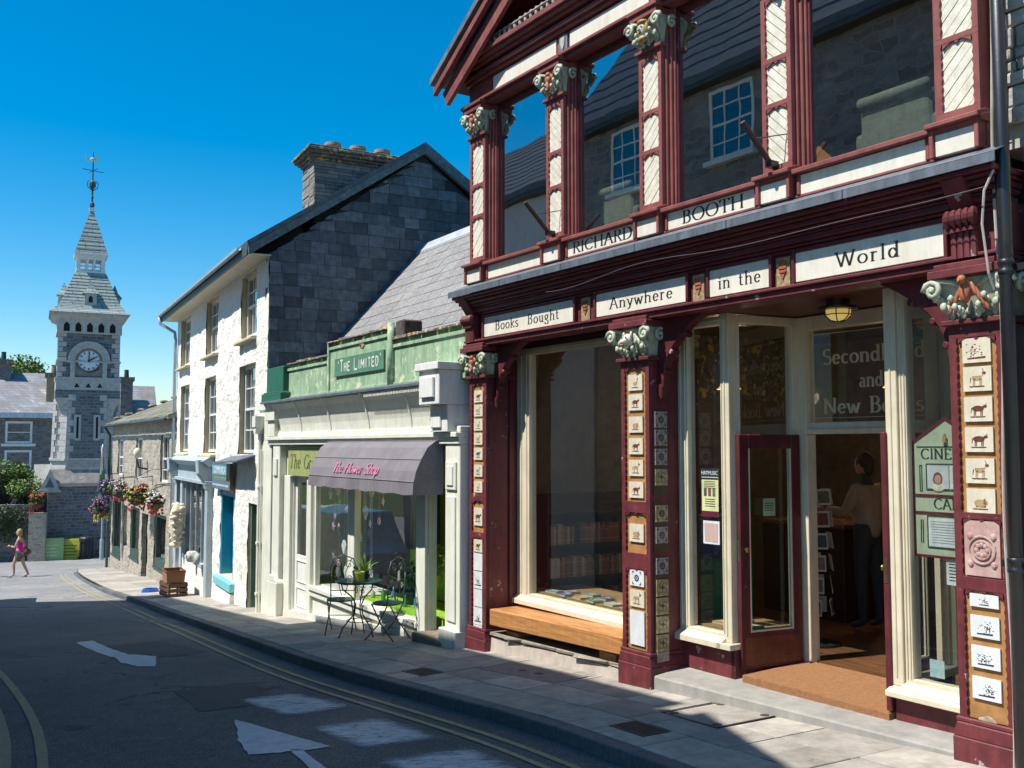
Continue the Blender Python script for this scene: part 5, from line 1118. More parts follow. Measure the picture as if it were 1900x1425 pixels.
# cinema and cafe board inside the right window
CB = mat('eau de nil board', (0.50, 0.56, 0.40), rough=.5, bs=.05); MT = mat('maroon edging', (0.16, 0.02, 0.025), rough=.45, bs=0); GN = mat('dark green line', (0.02, 0.07, 0.05), rough=.5, bs=0)
cb = bthing('cinema_sign', 'pale green cinema and cafe notice board with pointed top in the right window', 'notice board', 5.675, YF + .08, 1.58)
b_ = MB(); b_.prism([(-.25, -.39), (.25, -.39), (.25, .40), (0, .56), (-.25, .40)], 0, .015, 'y'); b_.build('board', CB, cb)
e = MB(); 
def strip(mb, a, b, w, y0, y1):
    d = Vector((b[0] - a[0], b[1] - a[1])).normalized(); n = Vector((-d.y, d.x)) * w / 2; mb.prism([(a[0] - n.x, a[1] - n.y), (b[0] - n.x, b[1] - n.y), (b[0] + n.x, b[1] + n.y), (a[0] + n.x, a[1] + n.y)], y0, y1, 'y')
for a, b in (((-.25, -.39), (-.25, .40)), ((-.26, .395), (0, .565)), ((.26, .395), (0, .565)), ((.25, -.39), (.25, .40)), ((-.26, -.39), (.26, -.39)), ((-.25, .03), (.25, .03)), ((-.25, -.09), (.25, -.09))): strip(e, a, b, .018, -.006, 0)
e.build('edging', MT, cb)
e = MB()
for a, b in (((-.22, .37), (.22, .37)), ((-.20, .06), (-.20, .24)), ((-.185, .06), (-.185, .24)), ((-.20, .24), (-.185, .24)), ((-.20, .06), (-.185, .06)), ((-.20, -.30), (-.20, -.14)), ((-.185, -.30), (-.185, -.14)), ((-.15, .07), (.19, .07)), ((-.15, .25), (.19, .25)), ((-.15, .07), (-.15, .25)), ((-.15, -.33), (.19, -.33)), ((-.15, -.11), (.19, -.11)), ((-.15, -.33), (-.15, -.11))): strip(e, a, b, .006, -.004, 0)
e.build('ruled_border', GN, cb)
letter_parts(cb, GN, 'CINEMA', -.19, .20, .285, .07, 0, thick=.16, thin=.07); letter_parts(cb, GN, 'CAFE', -.10, .14, -.06, .07, 0, thick=.16, thin=.07); e = MB(); strip(e, (.095, .017), (.115, .030), .009, -.003, 0); e.build('accent', GN, cb)
MB().box(-.14, .02, -.006, 0, .08, .24).build('notice_left', mat('film still', (0.62, 0.66, 0.68), (0.45, 0.50, 0.54), scale=6, bs=0), cb)
f_ = MB(); f_.ell((-.06, -.008, .14), (.026, .004, .034), 0, 10, 8); f_.ell((-.062, -.006, .145), (.036, .002, .05), 1, 10, 8); f_.ell((-.06, -.006, .09), (.05, .002, .03), 2, 10, 6); f_.build('portrait', [SKINM, mat('auburn print', (0.20, 0.07, 0.04), bs=0), FM[4]], cb)
MB().box(.03, .18, -.006, 0, .08, .24).build('notice_right', PAPER, cb); MB().box(-.14, .17, -.006, 0, -.32, -.13).build('menu_sheet', PAPER, cb)
lp = MB(); [lp.box(-.12, .15, -.0075, -.006, -.15 - .018 * k, -.146 - .018 * k) for k in range(9)]; [lp.box(.045, .165, -.0075, -.006, .22 - .018 * k, .216 - .018 * k) for k in range(6)]; lp.build('print', mat('grey print', (0.30, 0.32, 0.34), bs=0), cb)['kind'] = 'stuff'
f_ = MB(); f_.tube([(0, -.01, .40), (0, -.01, .46)], [.018, .006], 8); f_.ell((0, -.01, .425), (.018, .01, .025), 0, 8, 6); f_.build('emblem', mat('gilt emblem', (0.35, 0.25, 0.08), bs=0), cb)
p = sheet('notice', 'white printed notice taped below the cinema board', 'notice', 5.75, YF + .09, 1.09, .20, .17, PAPER)
lp = MB(); [lp.box(-.08, .08 - .02 * (k % 2), -.0035, -.002, .055 - .022 * k, .061 - .022 * k) for k in range(6)]; lp.build('print', NAVY, p)['kind'] = 'stuff'
p = sheet('sticker', 'pale blue sticker in the bottom corner of the right window', 'sticker', 5.56, YF + .09, .42, .11, .12, mat('pale blue sticker', (0.30, 0.52, 0.58), (0.62, 0.66, 0.60), scale=14, bs=0))
# dim clothes rail of bags behind the right window
r_ = bthing('display_stand', 'dim display of bags and cards behind the right window', 'display stand', 5.75, .9, .1)
for k in range(7): MB().ell((-.2 + .09 * k, .1 * (k % 2), .25 + .10 * ((k * 5) % 4)), (.05, .05, .12), 0, 9, 7).build('bag', [BOOKC[(k * 3) % 10]], r_, smooth=True)
MB().box(-.3, .5, .3, .34, 0, 1.0).build('panel', DARKWOOD, r_)
# emergency exit sign glowing faintly inside
ex = bthing('exit_sign', 'green running man exit sign above the inner doorway', 'exit sign', 4.62, 1.6, 2.88)
MB().box(-.16, .16, 0, .02, -.06, .06).build('panel', mat('green exit panel', (0.02, 0.30, 0.16), rough=.4, bs=0), ex)
e = MB(); e.ell((-.06, -.004, .03), (.012, .003, .012), 0, 8, 6); [strip(e, a, b, .012, -.004, 0) for a, b in (((-.06, .02), (-.07, -.015)), ((-.07, -.015), (-.05, -.045)), ((-.07, -.015), (-.10, -.04)), ((-.06, .012), (-.03, .0)), ((-.06, .012), (-.09, .005)), ((.04, .04), (.04, -.03)), ((.04, -.035), (.02, -.01)), ((.04, -.035), (.06, -.01)))]; e.build('pictogram', PAPER, ex)
# bulkhead lamp under the soffit of the entrance
lm = bthing('bulkhead_lamp', 'round caged bulkhead lamp with yellow glass over the shop entrance', 'lamp', 4.72, .55, 3.10)
c = MB(); c.lathe([(.09, 0), (.09, -.04), (.15, -.055), (.15, -.075), (.10, -.08)], (0, 0, 0), 20); c.build('body', IRON, lm)
MB().lathe([(.10, -.078), (.095, -.12), (.06, -.155), (.01, -.165)], (0, 0, 0), 18).build('globe', emis('amber lamp glass', (0.75, 0.55, 0.16), 0.35), lm, smooth=True)
c = MB()
for k in range(6): a = k * math.pi / 3; c.tube([(.105 * math.cos(a), .105 * math.sin(a), -.078), (.10 * math.cos(a), .10 * math.sin(a), -.125), (.06 * math.cos(a), .06 * math.sin(a), -.162), (0, 0, -.172)], .0045, 5)
c.tube([(.102 * math.cos(R(a)), .102 * math.sin(R(a)), -.118) for a in range(0, 361, 30)], .004, 5); c.build('cage', IRON, lm)
# two short pole sockets leaning out from the columns
for x, z, lb in ((1.70, 4.14, 'short rusty flagpole socket leaning out of the second upper column'), (4.60, 4.14, 'short rusty flagpole socket leaning out of the fourth upper column')):
    f_ = bthing('flagpole_socket', lb, 'pole socket', x, 0, z)
    RU = mat('rusty brown steel', (0.10, 0.04, 0.03), (0.05, 0.025, 0.02), rough=.7)
    MB().tube([(0, -.06, -.02), (-.02, -.34, .26)], .022, 10).build('tube', RU, f_); MB().tube([(.10, .02, .20), (-.012, -.22, .15)], .005, 5).build('stay', RU, f_)
    c = MB(); c.box(-.03, .03, -.09, .0, -.05, .0); c.build('bracket', IRON, f_)
# drainpipe and loose cables at the right end
dp = bthing('drainpipe', 'black cast iron drainpipe on the right of the book shop', 'drainpipe', 6.43, -.09, 0)
MB().tube([(0, 0, -.3), (0, 0, 7.5)], .041, 16).build('pipe', IRON, dp, smooth=True)
for z in (1.2, 2.98, 4.9): MB().lathe([(.038, 0), (.048, .01), (.048, .03), (.041, .04), (.041, .06), (.048, .07), (.048, .09), (.038, .10)], (0, 0, z), 16).build('collar', IRON, dp, smooth=True); MB().box(-.10, .16, .03, .05, z + .03, z + .07).build('bracket', IRON, dp)
PVC = mat('dirty white cable', (0.50, 0.46, 0.40), rough=.6, bs=0)
c = MB(); c.tube([(6.36 + .012 * math.sin(z * 3), -.055, z) for z in [i * .15 for i in range(0, 34)]], .009, 6); cc = c.build('cable', PVC, None, loc=FB.loc, rz=FB.rz, label='dirty white electric cable clipped down the right pilaster edge', cat='cable')
c = MB(); c.tube([(6.41, -.16, 3.62), (6.36, -.18, 3.5), (6.335, -.17, 3.3), (6.35, -.14, 3.0), (6.36, -.10, 2.9)], .008, 6); c.build('cable', PVC, None, loc=FB.loc, rz=FB.rz, label='grey cable looping below the end of the lead flashing', cat='cable')
c = MB(); c.tube([(x, -.245, 3.50 + .025 * math.sin((x - 3) * 2.2) - .02 * math.cos(x * 3)) for x in [1.9 + i * .15 for i in range(31)]], .004, 5); c.build('cable', mat('thin dark wire', (0.06, 0.05, 0.05), bs=0), None, loc=FB.loc, rz=FB.rz, label='thin slack wire strung along the book shop cornice', cat='cable')
# armchair backs behind the upper glass
ACH = mat('grey green upholstery', (0.34, 0.37, 0.28), (0.26, 0.29, 0.21), scale=20, rough=.9, bs=.3)
for x, lb in ((5.36, 'grey green armchair back behind the rightmost upper window'), (2.15, 'grey green chair back behind the second upper window, left side')):
    a_ = bthing('armchair', lb, 'armchair', x, .50, 3.70); MB().box(-.30, .30, -.10, .10, .25, .82).build('backrest', ACH, a_, bev=.05, seg=3); MB().box(-.30, .30, .10, .65, .2, .45).build('seat', ACH, a_, bev=.04, seg=2)
    MB().tube([(-.28, -.10, .82), (.28, -.10, .82)], .05, 10).build('top_roll', ACH, a_, smooth=True)
    for sx in (-1, 1): MB().box(sx * .30 - .06, sx * .30 + .06, -.08, .6, .2, .62).build('arm', ACH, a_, bev=.04, seg=2)
    for sx in (-1, 1): MB().box(sx * .25 - .03, sx * .25 + .03, .0, .5, 0, .2).build('leg', DARKWOOD, a_)
# chandelier lamps glowing inside upstairs
for x, y, z in ((5.0, 2.2, 5.45), (5.35, 2.3, 5.60), (3.1, 2.4, 4.95)):
    l_ = bthing('pendant_lamp', {5.0: 'dim orange pendant lamp deep behind the rightmost upper window, left of its twin', 5.35: 'dim orange pendant lamp deep behind the rightmost upper window, right of its twin', 3.1: 'dim orange pendant lamp behind the second upper window'}[x], 'lamp', x, y, z)
    MB().lathe([(.02, .12), (.05, .08), (.13, 0), (.12, 0)], (0, 0, 0), 14).build('shade', emis('orange lampshade', (0.55, 0.22, 0.06), .5), l_); MB().tube([(0, 0, .1), (0, 0, 6.16 - z)], .006, 5).build('flex', IRON, l_)
def fill_bulb(parent, z, w):  # point light added to brighten the dark shop rooms
    ld = bpy.data.lights.new('fill_bulb', 'POINT'); ld.energy = w; ld.color = (1.0, .78, .52); ld.shadow_soft_size = .08; lo_ = bpy.data.objects.new('fill_bulb', ld); col.objects.link(lo_); lo_.parent = parent; lo_.location = (0, 0, z)
for x, y, w, lb in ((1.6, 2.6, 9, 'added pendant lamp brightening the bookcase bay'), (2.9, 3.9, 11, 'added pendant lamp brightening the counter'), (5.6, 3.0, 6, 'added pendant lamp brightening the right of the shop')):
    l_ = bthing('pendant_lamp', lb, 'lamp', x, y, 2.62); MB().lathe([(.02, .12), (.14, .0), (.13, 0)], (0, 0, 0), 14).build('shade', emis('added lampshade glow', (0.7, 0.42, 0.12), .8), l_); MB().tube([(0, 0, .1), (0, 0, .85)], .006, 5).build('flex', IRON, l_); fill_bulb(l_, -.06, w)  # these fittings are added to carry the fill lights
l_ = bthing('pendant_lamp', 'amber cone lampshade glowing behind the fanlight', 'lamp', 4.25, 2.0, 2.34); MB().lathe([(.02, .12), (.10, .0), (.09, 0)], (0, 0, 0), 14).build('shade', emis('amber lampshade', (0.7, 0.42, 0.12), .8), l_); MB().tube([(0, 0, .1), (0, 0, 1.1)], .006, 5).build('flex', IRON, l_)
# ---- stone house at the right edge
RS = bthing('stone_house', 'sunlit rough stone house wall at the right edge of the photo', 'house', 6.46, .0, 0)
MORT = mat('pale lime mortar', (0.50, 0.46, 0.38), rough=.95, bs=.4); STN = mat('rough grey brown stone', (0.52, 0.48, 0.40), (0.32, 0.29, 0.25), scale=9, rough=.95, bs=.9, bd=.015, bscale=18, perobj=.35)
c = MB(); c.box(.0, 3.0, .10, .5, -.3, 8.0); c.box(-.18, .0, .11, .5, 3.80, 8.0); c.build('wall', MORT, RS)
r3 = random.Random(11); z = 3.0
while z < 6.4:
    h = r3.uniform(.07, .14); x = .06 if z < 3.85 else -.15
    while x < .95:
        L = r3.uniform(.12, .30); MB().box(x, x + L - .014, .045 + r3.uniform(0, .03), .12, z, z + h - .006).build('stone', STN, RS, bev=.012); x += L
    z += h
GB = mat('grey blue timber', (0.22, 0.27, 0.30), (0.17, 0.21, 0.24), rough=.6)
c = MB(); c.box(.04, 1.6, .0, .10, 2.75, 2.95); c.box(.04, .16, .02, .10, -.2, 2.75); c.box(.10, 1.6, -.10, .05, 2.95, 3.0); c.build('shop_surround', GB, RS, bev=.006)
MB().box(.16, 1.5, .07, .10, .5, 2.75).build('window', mat('greyish shutter', (0.30, 0.33, 0.34), rough=.6), RS)
c = MB(); c.prism([(-.10, 6.4), (.10, 5.3), (.14, 5.3), (.30, 6.4)], -.08, .0, 'y'); c.build('barge_end', WHITE, RS, bev=.01)
# ------------------------------------------------------------ walls with openings, windows
def wall_holes(mb, x0, x1, z0, z1, y0, y1, holes, m=0):
    xs = sorted({x0, x1} | {v for h in holes for v in h[:2] if x0 < v < x1}); zs = sorted({z0, z1} | {v for h in holes for v in h[2:4] if z0 < v < z1})
    for a, b in zip(xs, xs[1:]):
        run = None
        for c, d in zip(zs, zs[1:]):
            cx, cz = (a + b) / 2, (c + d) / 2
            if any(h[0] < cx < h[1] and h[2] < cz < h[3] for h in holes):
                if run: mb.box(a, b, y0, y1, run[0], run[1], m); run = None
            else: run = [run[0] if run else c, d]
        if run: mb.box(a, b, y0, y1, run[0], run[1], m)
    return mb
def lumpy(mb, x0, x1, z0, z1, y, holes, step=.12, amp=.02, sc_=3.0, m=0, arris=.0):
    """uneven rubble face in front of the wall, cut at the openings"""
    xs = sorted({x0, x1} | {v for h in holes for v in h[:2] if x0 < v < x1}); zs = sorted({z0, z1} | {v for h in holes for v in h[2:4] if z0 < v < z1})
    def dens(v):
        out = []
        for a, b in zip(v, v[1:]):
            n = max(1, int(round((b - a) / step))); out += [a + (b - a) * i / n for i in range(n)]
        return out + [v[-1]]
    xs, zs = dens(xs), dens(zs); id_ = {}
    def V(i, j):
        if (i, j) not in id_:
            p = Vector((xs[i] * sc_, 0, zs[j] * sc_)); d = amp * (.5 + .9 * mnoise.noise(p) + .6 * mnoise.noise(p * 2.7))
            id_[(i, j)] = mb.vt((xs[i], y - d, zs[j]))
        return id_[(i, j)]
    for i in range(len(xs) - 1):
        for j in range(len(zs) - 1):
            cx, cz = (xs[i] + xs[i + 1]) / 2, (zs[j] + zs[j + 1]) / 2
            if any(h[0] < cx < h[1] and h[2] < cz < h[3] for h in holes): continue
            mb.idx((V(i, j), V(i + 1, j), V(i + 1, j + 1), V(i, j + 1)), m)
    return mb
CURT = mat('net curtain grey', (0.42, 0.43, 0.44), (0.24, 0.25, 0.27), scale=8, rough=.9, stretch=(8, 1, 1), bs=0)
def sash(parent, x0, x1, z0, z1, y, cols=2, rows=(2, 2), frame=WHITE, glass=GLASS_DK, name='window', fw=.06, label=None):
    w = MB(); w.box(x0, x0 + fw, y, y + .08, z0, z1); w.box(x1 - fw, x1, y, y + .08, z0, z1); w.box(x0 + fw, x1 - fw, y, y + .08, z1 - fw, z1); w.box(x0 + fw, x1 - fw, y - .02, y + .08, z0, z0 + fw)
    zm = (z0 + z1) / 2; w.box(x0 + fw, x1 - fw, y - .005, y + .06, zm - .025, zm + .025); gb = .012
    halves = ((z0 + fw, zm - .025, rows[0]), (zm + .025, z1 - fw, rows[1]))
    for a, b, r_ in halves:
        for k in range(1, cols): x = x0 + fw + (x1 - x0 - 2 * fw) * k / cols; w.box(x - gb, x + gb, y + .01, y + .05, a, b)
        for k in range(1, r_): z = a + (b - a) * k / r_; w.box(x0 + fw, x1 - fw, y + .012, y + .048, z - gb, z + gb)
    o = w.build(name, frame, parent, label=label)
    for a, b, r_ in halves: gl_pane(x0 + fw, x1 - fw, y + .028, a, b, o, glass)
    return o

# ------------------------------------------------------------ flower shop
FL = thing('flower_shop', 'low creamy white flower shop with flaking green parapet and steep stone tiled roof', 'shop', FG.loc, FG.rz)
def gth(name, label, cat, x, y, z, rz=0, group=None): return thing(name, label, cat, FG.w(x, y, z), FG.rz + rz, group)
c = MB(); c.box(-7.66, -6.94, -.06, .4, -2.0, 2.73); c.box(-7.70, -6.90, -.09, .4, 2.60, 2.73); c.build('pier', CREAMW, FL, bev=.01)
c = MB(); c.box(-6.78, -6.42, -.08, .3, -2.0, 1.98); c.box(-6.84, -6.36, -.13, .3, -2.0, -.35); c.prism([(-6.84, -.35), (-6.36, -.35), (-6.46, -.24), (-6.74, -.24)], -.13, .3, 'y'); c.box(-6.70, -6.50, -.11, -.08, 1.45, 1.75); c.build('pilaster', CREAMW, FL, bev=.01)
c = MB(); c.box(-.31, .045, -.08, .4, -.6, 1.98); c.box(-.36, .05, -.14, .4, -.6, -.14); c.box(-.27, -.02, -.105, -.08, 1.45, 1.78); c.box(-.22, -.07, -.12, -.105, 1.50, 1.73); c.box(-.25, -.04, -.10, -.08, -.05, 1.38); c.build('pilaster', CREAMW, FL, bev=.01)
c = MB(); c.box(-7.02, .05, -.10, .4, 1.98, 2.06); c.box(-7.06, .05, -.14, .4, 2.06, 2.12); c.box(-7.02, .05, -.08, .4, 2.12, 2.19); c.build('cornice', CREAMW, FL, bev=.008)
# cove leaning out under the parapet with thin ribs
P_ = [(-.06, 2.19), (-.075, 2.32), (-.11, 2.46), (-.16, 2.58), (-.22, 2.67), (-.22, 2.70), (.3, 2.70), (.3, 2.19)]
MB().prism(P_, -6.9, -.58, 'x').build('cove', CREAMW, FL)
for x in (-6.6, -5.35, -4.05, -2.6, -1.25):
    MB().prism([(p[0] - .018, p[1]) for p in P_[:6]] + [(P_[5][0] + .02, P_[5][1]), (0, 2.19)], x - .02, x + .02, 'x').build('rib', WHITE, FL)
c = MB()
for k in range(40): c.box(-.62 - .045 * k - .012, -.62 - .045 * k + .012, -.245, -.20, 2.62, 2.70)
o_ = c.build('dentils', CREAMW, FL); o_['kind'] = 'stuff'
c = MB(); c.prism([(-.27, 2.69), (-.27, 2.72), (.02, 2.79), (.02, 2.69)], -6.95, -.58, 'x'); c.build('flashing', ZINC, FL)
# corbel blocks at either end
c = MB(); c.box(-.62, -.02, -.34, .3, 2.84, 2.93); c.box(-.58, -.06, -.30, .3, 2.44, 2.84); c.box(-.50, -.16, -.335, -.30, 2.52, 2.76); c.box(-.52, -.08, -.18, .3, 2.12, 2.44); c.box(-.46, -.22, -.205, -.18, 2.17, 2.38); c.build('corbel', WHITE, FL, bev=.008)
c = MB(); c.box(-6.95, -6.45, -.18, .3, 2.40, 2.66); c.box(-6.92, -6.55, -.14, .3, 2.12, 2.40); c.build('corbel', CREAMW, FL, bev=.008)
c = MB(); c.box(-7.14, -6.24, -.10, .4, 2.88, 3.33); c.build('parapet_block', GREEND, FL, bev=.01); c = MB(); c.box(-7.18, -6.12, -.18, .4, 2.73, 2.87); c.prism([(-7.18, 2.87), (-6.12, 2.87), (-6.20, 2.90), (-7.10, 2.90)], -.16, .4, 'y'); c.build('ledge', GREEND, FL, bev=.008)
# green parapet in three parts with rough coping
for nm, a, b, z1 in (('parapet', -6.24, -4.26, 3.33), ('parapet', -4.26, -2.05, 3.52), ('parapet', -2.0, .05, 3.36)):
    y_ = -.02 if z1 > 3.5 else 0
    c = MB(); c.box(a, b, y_, .25, 2.72, z1); c.box(a, b, y_ - .025, y_, z1 - .10, z1 - .055); c.box(a, b, y_ - .02, y_, 2.74, 2.80); c.build(nm, GREENP, FL, bev=.004)
    r2 = random.Random(int(-a * 10)); x = a
    while x < b - .02:
        L = min(r2.uniform(.28, .55), b - x); h = r2.uniform(.03, .055)
        MB().hexa([(x, y_ - .06 + r2.uniform(-.02, .02), z1), (x + L - .01, y_ - .06, z1), (x + L - .01, .28, z1), (x, .28, z1), (x + .01, y_ - .05, z1 + h), (x + L - .02, y_ - .045, z1 + h * r2.uniform(.7, 1)), (x + L - .02, .26, z1 + h), (x + .01, .26, z1 + h)]).build('coping_stone', LICHEN, FL, bev=.008); x += L
c = MB(); c.box(-4.30, -4.23, -.05, .1, 2.74, 3.54); c.build('pilaster_strip', GREENP, FL, bev=.006)
c = MB(); c.tube([(-1.98, -.03, 2.76), (-1.98, -.03, 3.60)], .05, 12); c.build('post', GREENP, FL, smooth=True); c = MB(); c.box(-1.92, -1.66, .0, .28, 3.40, 3.62); c.build('chimney_stub', mat('sooty brick stub', (0.12, 0.09, 0.08), (0.04, 0.03, 0.03), scale=12, rough=.95, bs=.8), FL, bev=.02)
c = MB(); c.ell((-3.0, -.03, 3.42), (.10, .008, .07), 0, 12, 6, jit=.5); c.ell((-3.02, -.035, 3.42), (.05, .008, .05), 1, 10, 6, jit=.4); c.build('flaked_patch', [mat('ochre undercoat', (0.46, 0.38, 0.16), rough=.8), mat('rust brown', (0.12, 0.07, 0.05))], FL)
sb = gth('name_board', 'green board reading The Limited fixed on the flaking parapet', 'sign', -3.08, -.05, 3.13)
MB().box(-.90, .90, 0, .025, -.135, .135).build('board', mat('sage green board', (0.10, 0.24, 0.15), (0.07, 0.18, 0.11), rough=.6), sb, bev=.004)
WL_ = mat('white sign lettering', (0.75, 0.76, 0.72), rough=.6, bs=0)
def caps_text(parent, s, x0, z, big, small, m, y, sx=1.0):
    x = x0
    for i, ch in enumerate(s):
        if ch == ' ': x += .12; continue
        h = big if (i == 0 or s[i - 1] in " '" or ch == "'") else small
        t = MB(); 
        w = {'I': .30, 'M': .85, "'": .25}.get(ch, .62) * h * sx
        st = {'T': [((0, 1), (1, 1)), ((.5, 0), (.5, 1))], 'H': [((0, 0), (0, 1)), ((1, 0), (1, 1)), ((0, .5), (1, .5))], 'E': [((0, 0), (0, 1)), ((0, 1), (1, 1)), ((0, .5), (.8, .5)), ((0, 0), (1, 0))], 'L': [((0, 0), (0, 1)), ((0, 0), (1, 0))], 'I': [((.5, 0), (.5, 1))], 'M': [((0, 0), (0, 1)), ((0, 1), (.5, .3)), ((.5, .3), (1, 1)), ((1, 1), (1, 0))],
              'D': [((0, 0), (0, 1)), ((0, 1), (.6, 1)), ((.6, 1), (1, .7)), ((1, .7), (1, .3)), ((1, .3), (.6, 0)), ((.6, 0), (0, 0))], "'": [((.5, .75), (.5, 1))]}[ch]
        for a, b in st: strip(t, (x + a[0] * w, z + a[1] * h), (x + b[0] * w, z + b[1] * h), .024, y - .003, y)
        t.build('letter', m, parent); x += w + .055
caps_text(sb, "'THE LIMITED'", -.76, -.07, .165, .125, WL_, -.0, 1.0)
# shop window, doors, stall riser
YB = .02
c = MB(); wall_holes(c, -6.42, -.31, -2.0, 1.98, .05, .16, [(-6.06, -5.30, -.75, 1.46), (-5.05, -1.28, -.24, 1.46), (-.99, -.31, -.45, 1.46)]); c.build('front_wall', CREAMW, FL)
c = MB(); 
for a, b in ((-6.42, -6.06), (-5.30, -5.05), (-1.28, -.97)): c.box(a + .03, b - .03, .0, .05, -1.4 if a < -5 else -.5, 1.46)
c.box(-5.10, -1.2, -.03, .05, -.30, -.235); c.box(-5.1, -1.2, .0, .05, -.40, -.30); c.build('window_frame', CREAMW, FL, bev=.006)
c = MB(); c.box(-3.56, -3.32, .02, .12, -.24, 1.46); c.box(-1.34, -1.28, .06, .12, -.24, 1.46); c.build('mullion', CREAMW, FL, bev=.006)
w_ = MB().box(-5.05, -5.0, .06, .12, -.24, 1.46).build('window', CREAMW, FL)
for a, b in ((-5.0, -3.56), (-3.32, -1.34)): gl_pane(a, b, .085, -.24, 1.46, w_, GLASS_FL)
c = MB(); c.box(-6.06, -5.30, .09, .13, -.75, .16); c.box(-6.06, -5.96, .09, .13, .16, 1.46); c.box(-5.40, -5.30, .09, .13, .16, 1.46); c.box(-5.96, -5.40, .09, .13, 1.36, 1.46)
for a, b in ((-.68, -.36), (-.28, .08)): c.box(-5.94, -5.42, .075, .09, a, a + .02); c.box(-5.94, -5.42, .075, .09, b - .02, b); c.box(-5.94, -5.92, .075, .09, a + .02, b - .02); c.box(-5.44, -5.42, .075, .09, a + .02, b - .02)
d_ = c.build('door', WHITE, FL, bev=.004); gl_pane(-5.96, -5.40, .105, .16, 1.36, d_, GLASS_FL)
MB().hexa([(-6.42, -.015, -1.6), (-1.0, -.015, -1.3), (-1.0, .06, -1.3), (-6.42, .06, -1.6), (-6.42, -.01, -.80), (-1.0, -.01, -.33), (-1.0, .06, -.33), (-6.42, .06, -.80)]).build('stall_riser', mat('off white stall riser', (0.70, 0.69, 0.62), (0.60, 0.59, 0.52), scale=3, rough=.6), FL)
c = MB(); c.box(-1.04, -.28, -.16, .5, -.8, -.30); c.build('door_step', mat('brown sandstone step', (0.26, 0.20, 0.14), (0.16, 0.12, 0.09), scale=7, rough=.9, bs=.5), FL, bev=.015)
c = MB(); c.box(-1.0, -.34, .3, .34, -.30, 1.46); 
MB().box(-6.1, -1.0, -.035, .05, 1.47, 1.96).build('fascia_board', mat('olive green fascia', (0.34, 0.38, 0.13), (0.28, 0.32, 0.11), rough=.6), FL, bev=.004)
letter_parts(FL, mat('dark olive lettering', (0.05, 0.07, 0.03), bs=0), 'The Green', -6.02, -4.50, 1.60, .22, -.036, thick=.10, thin=.04, shear=.25)
MB().box(-1.0, .05, .05, .16, 1.46, 1.98).build('door_head', CREAMW, FL)
# room behind: walls, floor, lime green display
GRW = mat('olive green shop wall', (0.22, 0.32, 0.05), (0.17, 0.25, 0.04), rough=.8); LIMEC = mat('lime green cloth', (0.28, 0.52, 0.02), (0.2, 0.42, 0.02), rough=.7, bs=0)
c = MB(); c.box(-6.4, -.02, 3.0, 3.1, -1.5, 2.6); c.box(-.10, -.02, .4, 3.0, -1.5, 2.6); c.box(-6.9, -6.8, .2, 3.0, -1.5, 2.6); c.box(-6.8, -.1, .2, 3.0, 2.0, 2.05); c.build('inner_wall', GRW, FL)
MB().box(-6.8, -.1, .16, 3.0, -.6, -.52).build('shop_floor', DARKWOOD, FL)
MB().box(-3.3, -1.3, .16, .9, -.40, -.20).build('display_plinth', LIMEC, FL); MB().box(-5.0, -3.5, .16, .8, -.40, -.22).build('display_plinth', WHITE, FL)
MB().box(-3.4, -1.3, .95, 1.0, -.2, .42).build('display_panel', LIMEC, FL); MB().box(-5.05, -3.4, .95, 1.0, -.22, 1.2).build('display_panel', DARK, FL)
# pretty hanging ornaments
OC = [mat('ornament %d' % i, c, rough=.35, bs=0) for i, c in enumerate([(.75, .80, .85), (.30, .50, .70), (.75, .42, .48), (.80, .60, .35), (.20, .20, .25), (.5, .40, .60), (.82, .83, .80)])]
r4 = random.Random(5)
for i in range(46):
    x, z, y = r4.uniform(-4.9, -3.6), r4.uniform(-.1, 1.35), r4.uniform(.22, .6); s_ = r4.uniform(.045, .10)
    m_ = MB(); k = i % 3
    if k == 0: m_.ell((0, 0, 0), (s_, .01, s_ * .9), 0, 8, 6); m_.prism([(-s_, 0), (s_, 0), (0, -s_ * 1.5)], -.01, .01, 'y')
    elif k == 1: [m_.tube([(0, 0, 0), (s_ * math.cos(a * 1.2566), 0, s_ * math.sin(a * 1.2566))], [.018, .004], 5) for a in range(5)]
    else: m_.ell((0, 0, 0), (s_ * .8, s_ * .5, s_ * 1.2), 0, 8, 6)
    m_.tube([(0, 0, s_ * .5), (0, 0, 1.9 - z)], .002, 3)
    o = m_.build('ornament', OC[i % 7], None, loc=FG.w(x, y, z), rz=FG.rz); tag(o, 'small bright ornament hanging on a thread in the flower shop window', 'ornament', 'ornaments hanging in the flower shop window')
l_ = gth('pendant_lamp', 'added pendant lamp brightening the inside of the flower shop', 'lamp', -2.6, 1.6, 1.55); MB().lathe([(.02, .12), (.14, .0), (.13, 0)], (0, 0, 0), 14).build('shade', emis('added white lampshade', (.7, .6, .4), .8), l_); MB().tube([(0, 0, .1), (0, 0, .45)], .006, 5).build('flex', IRON, l_); fill_bulb(l_, -.08, 30)  # lamp and fitting added to brighten the flower shop
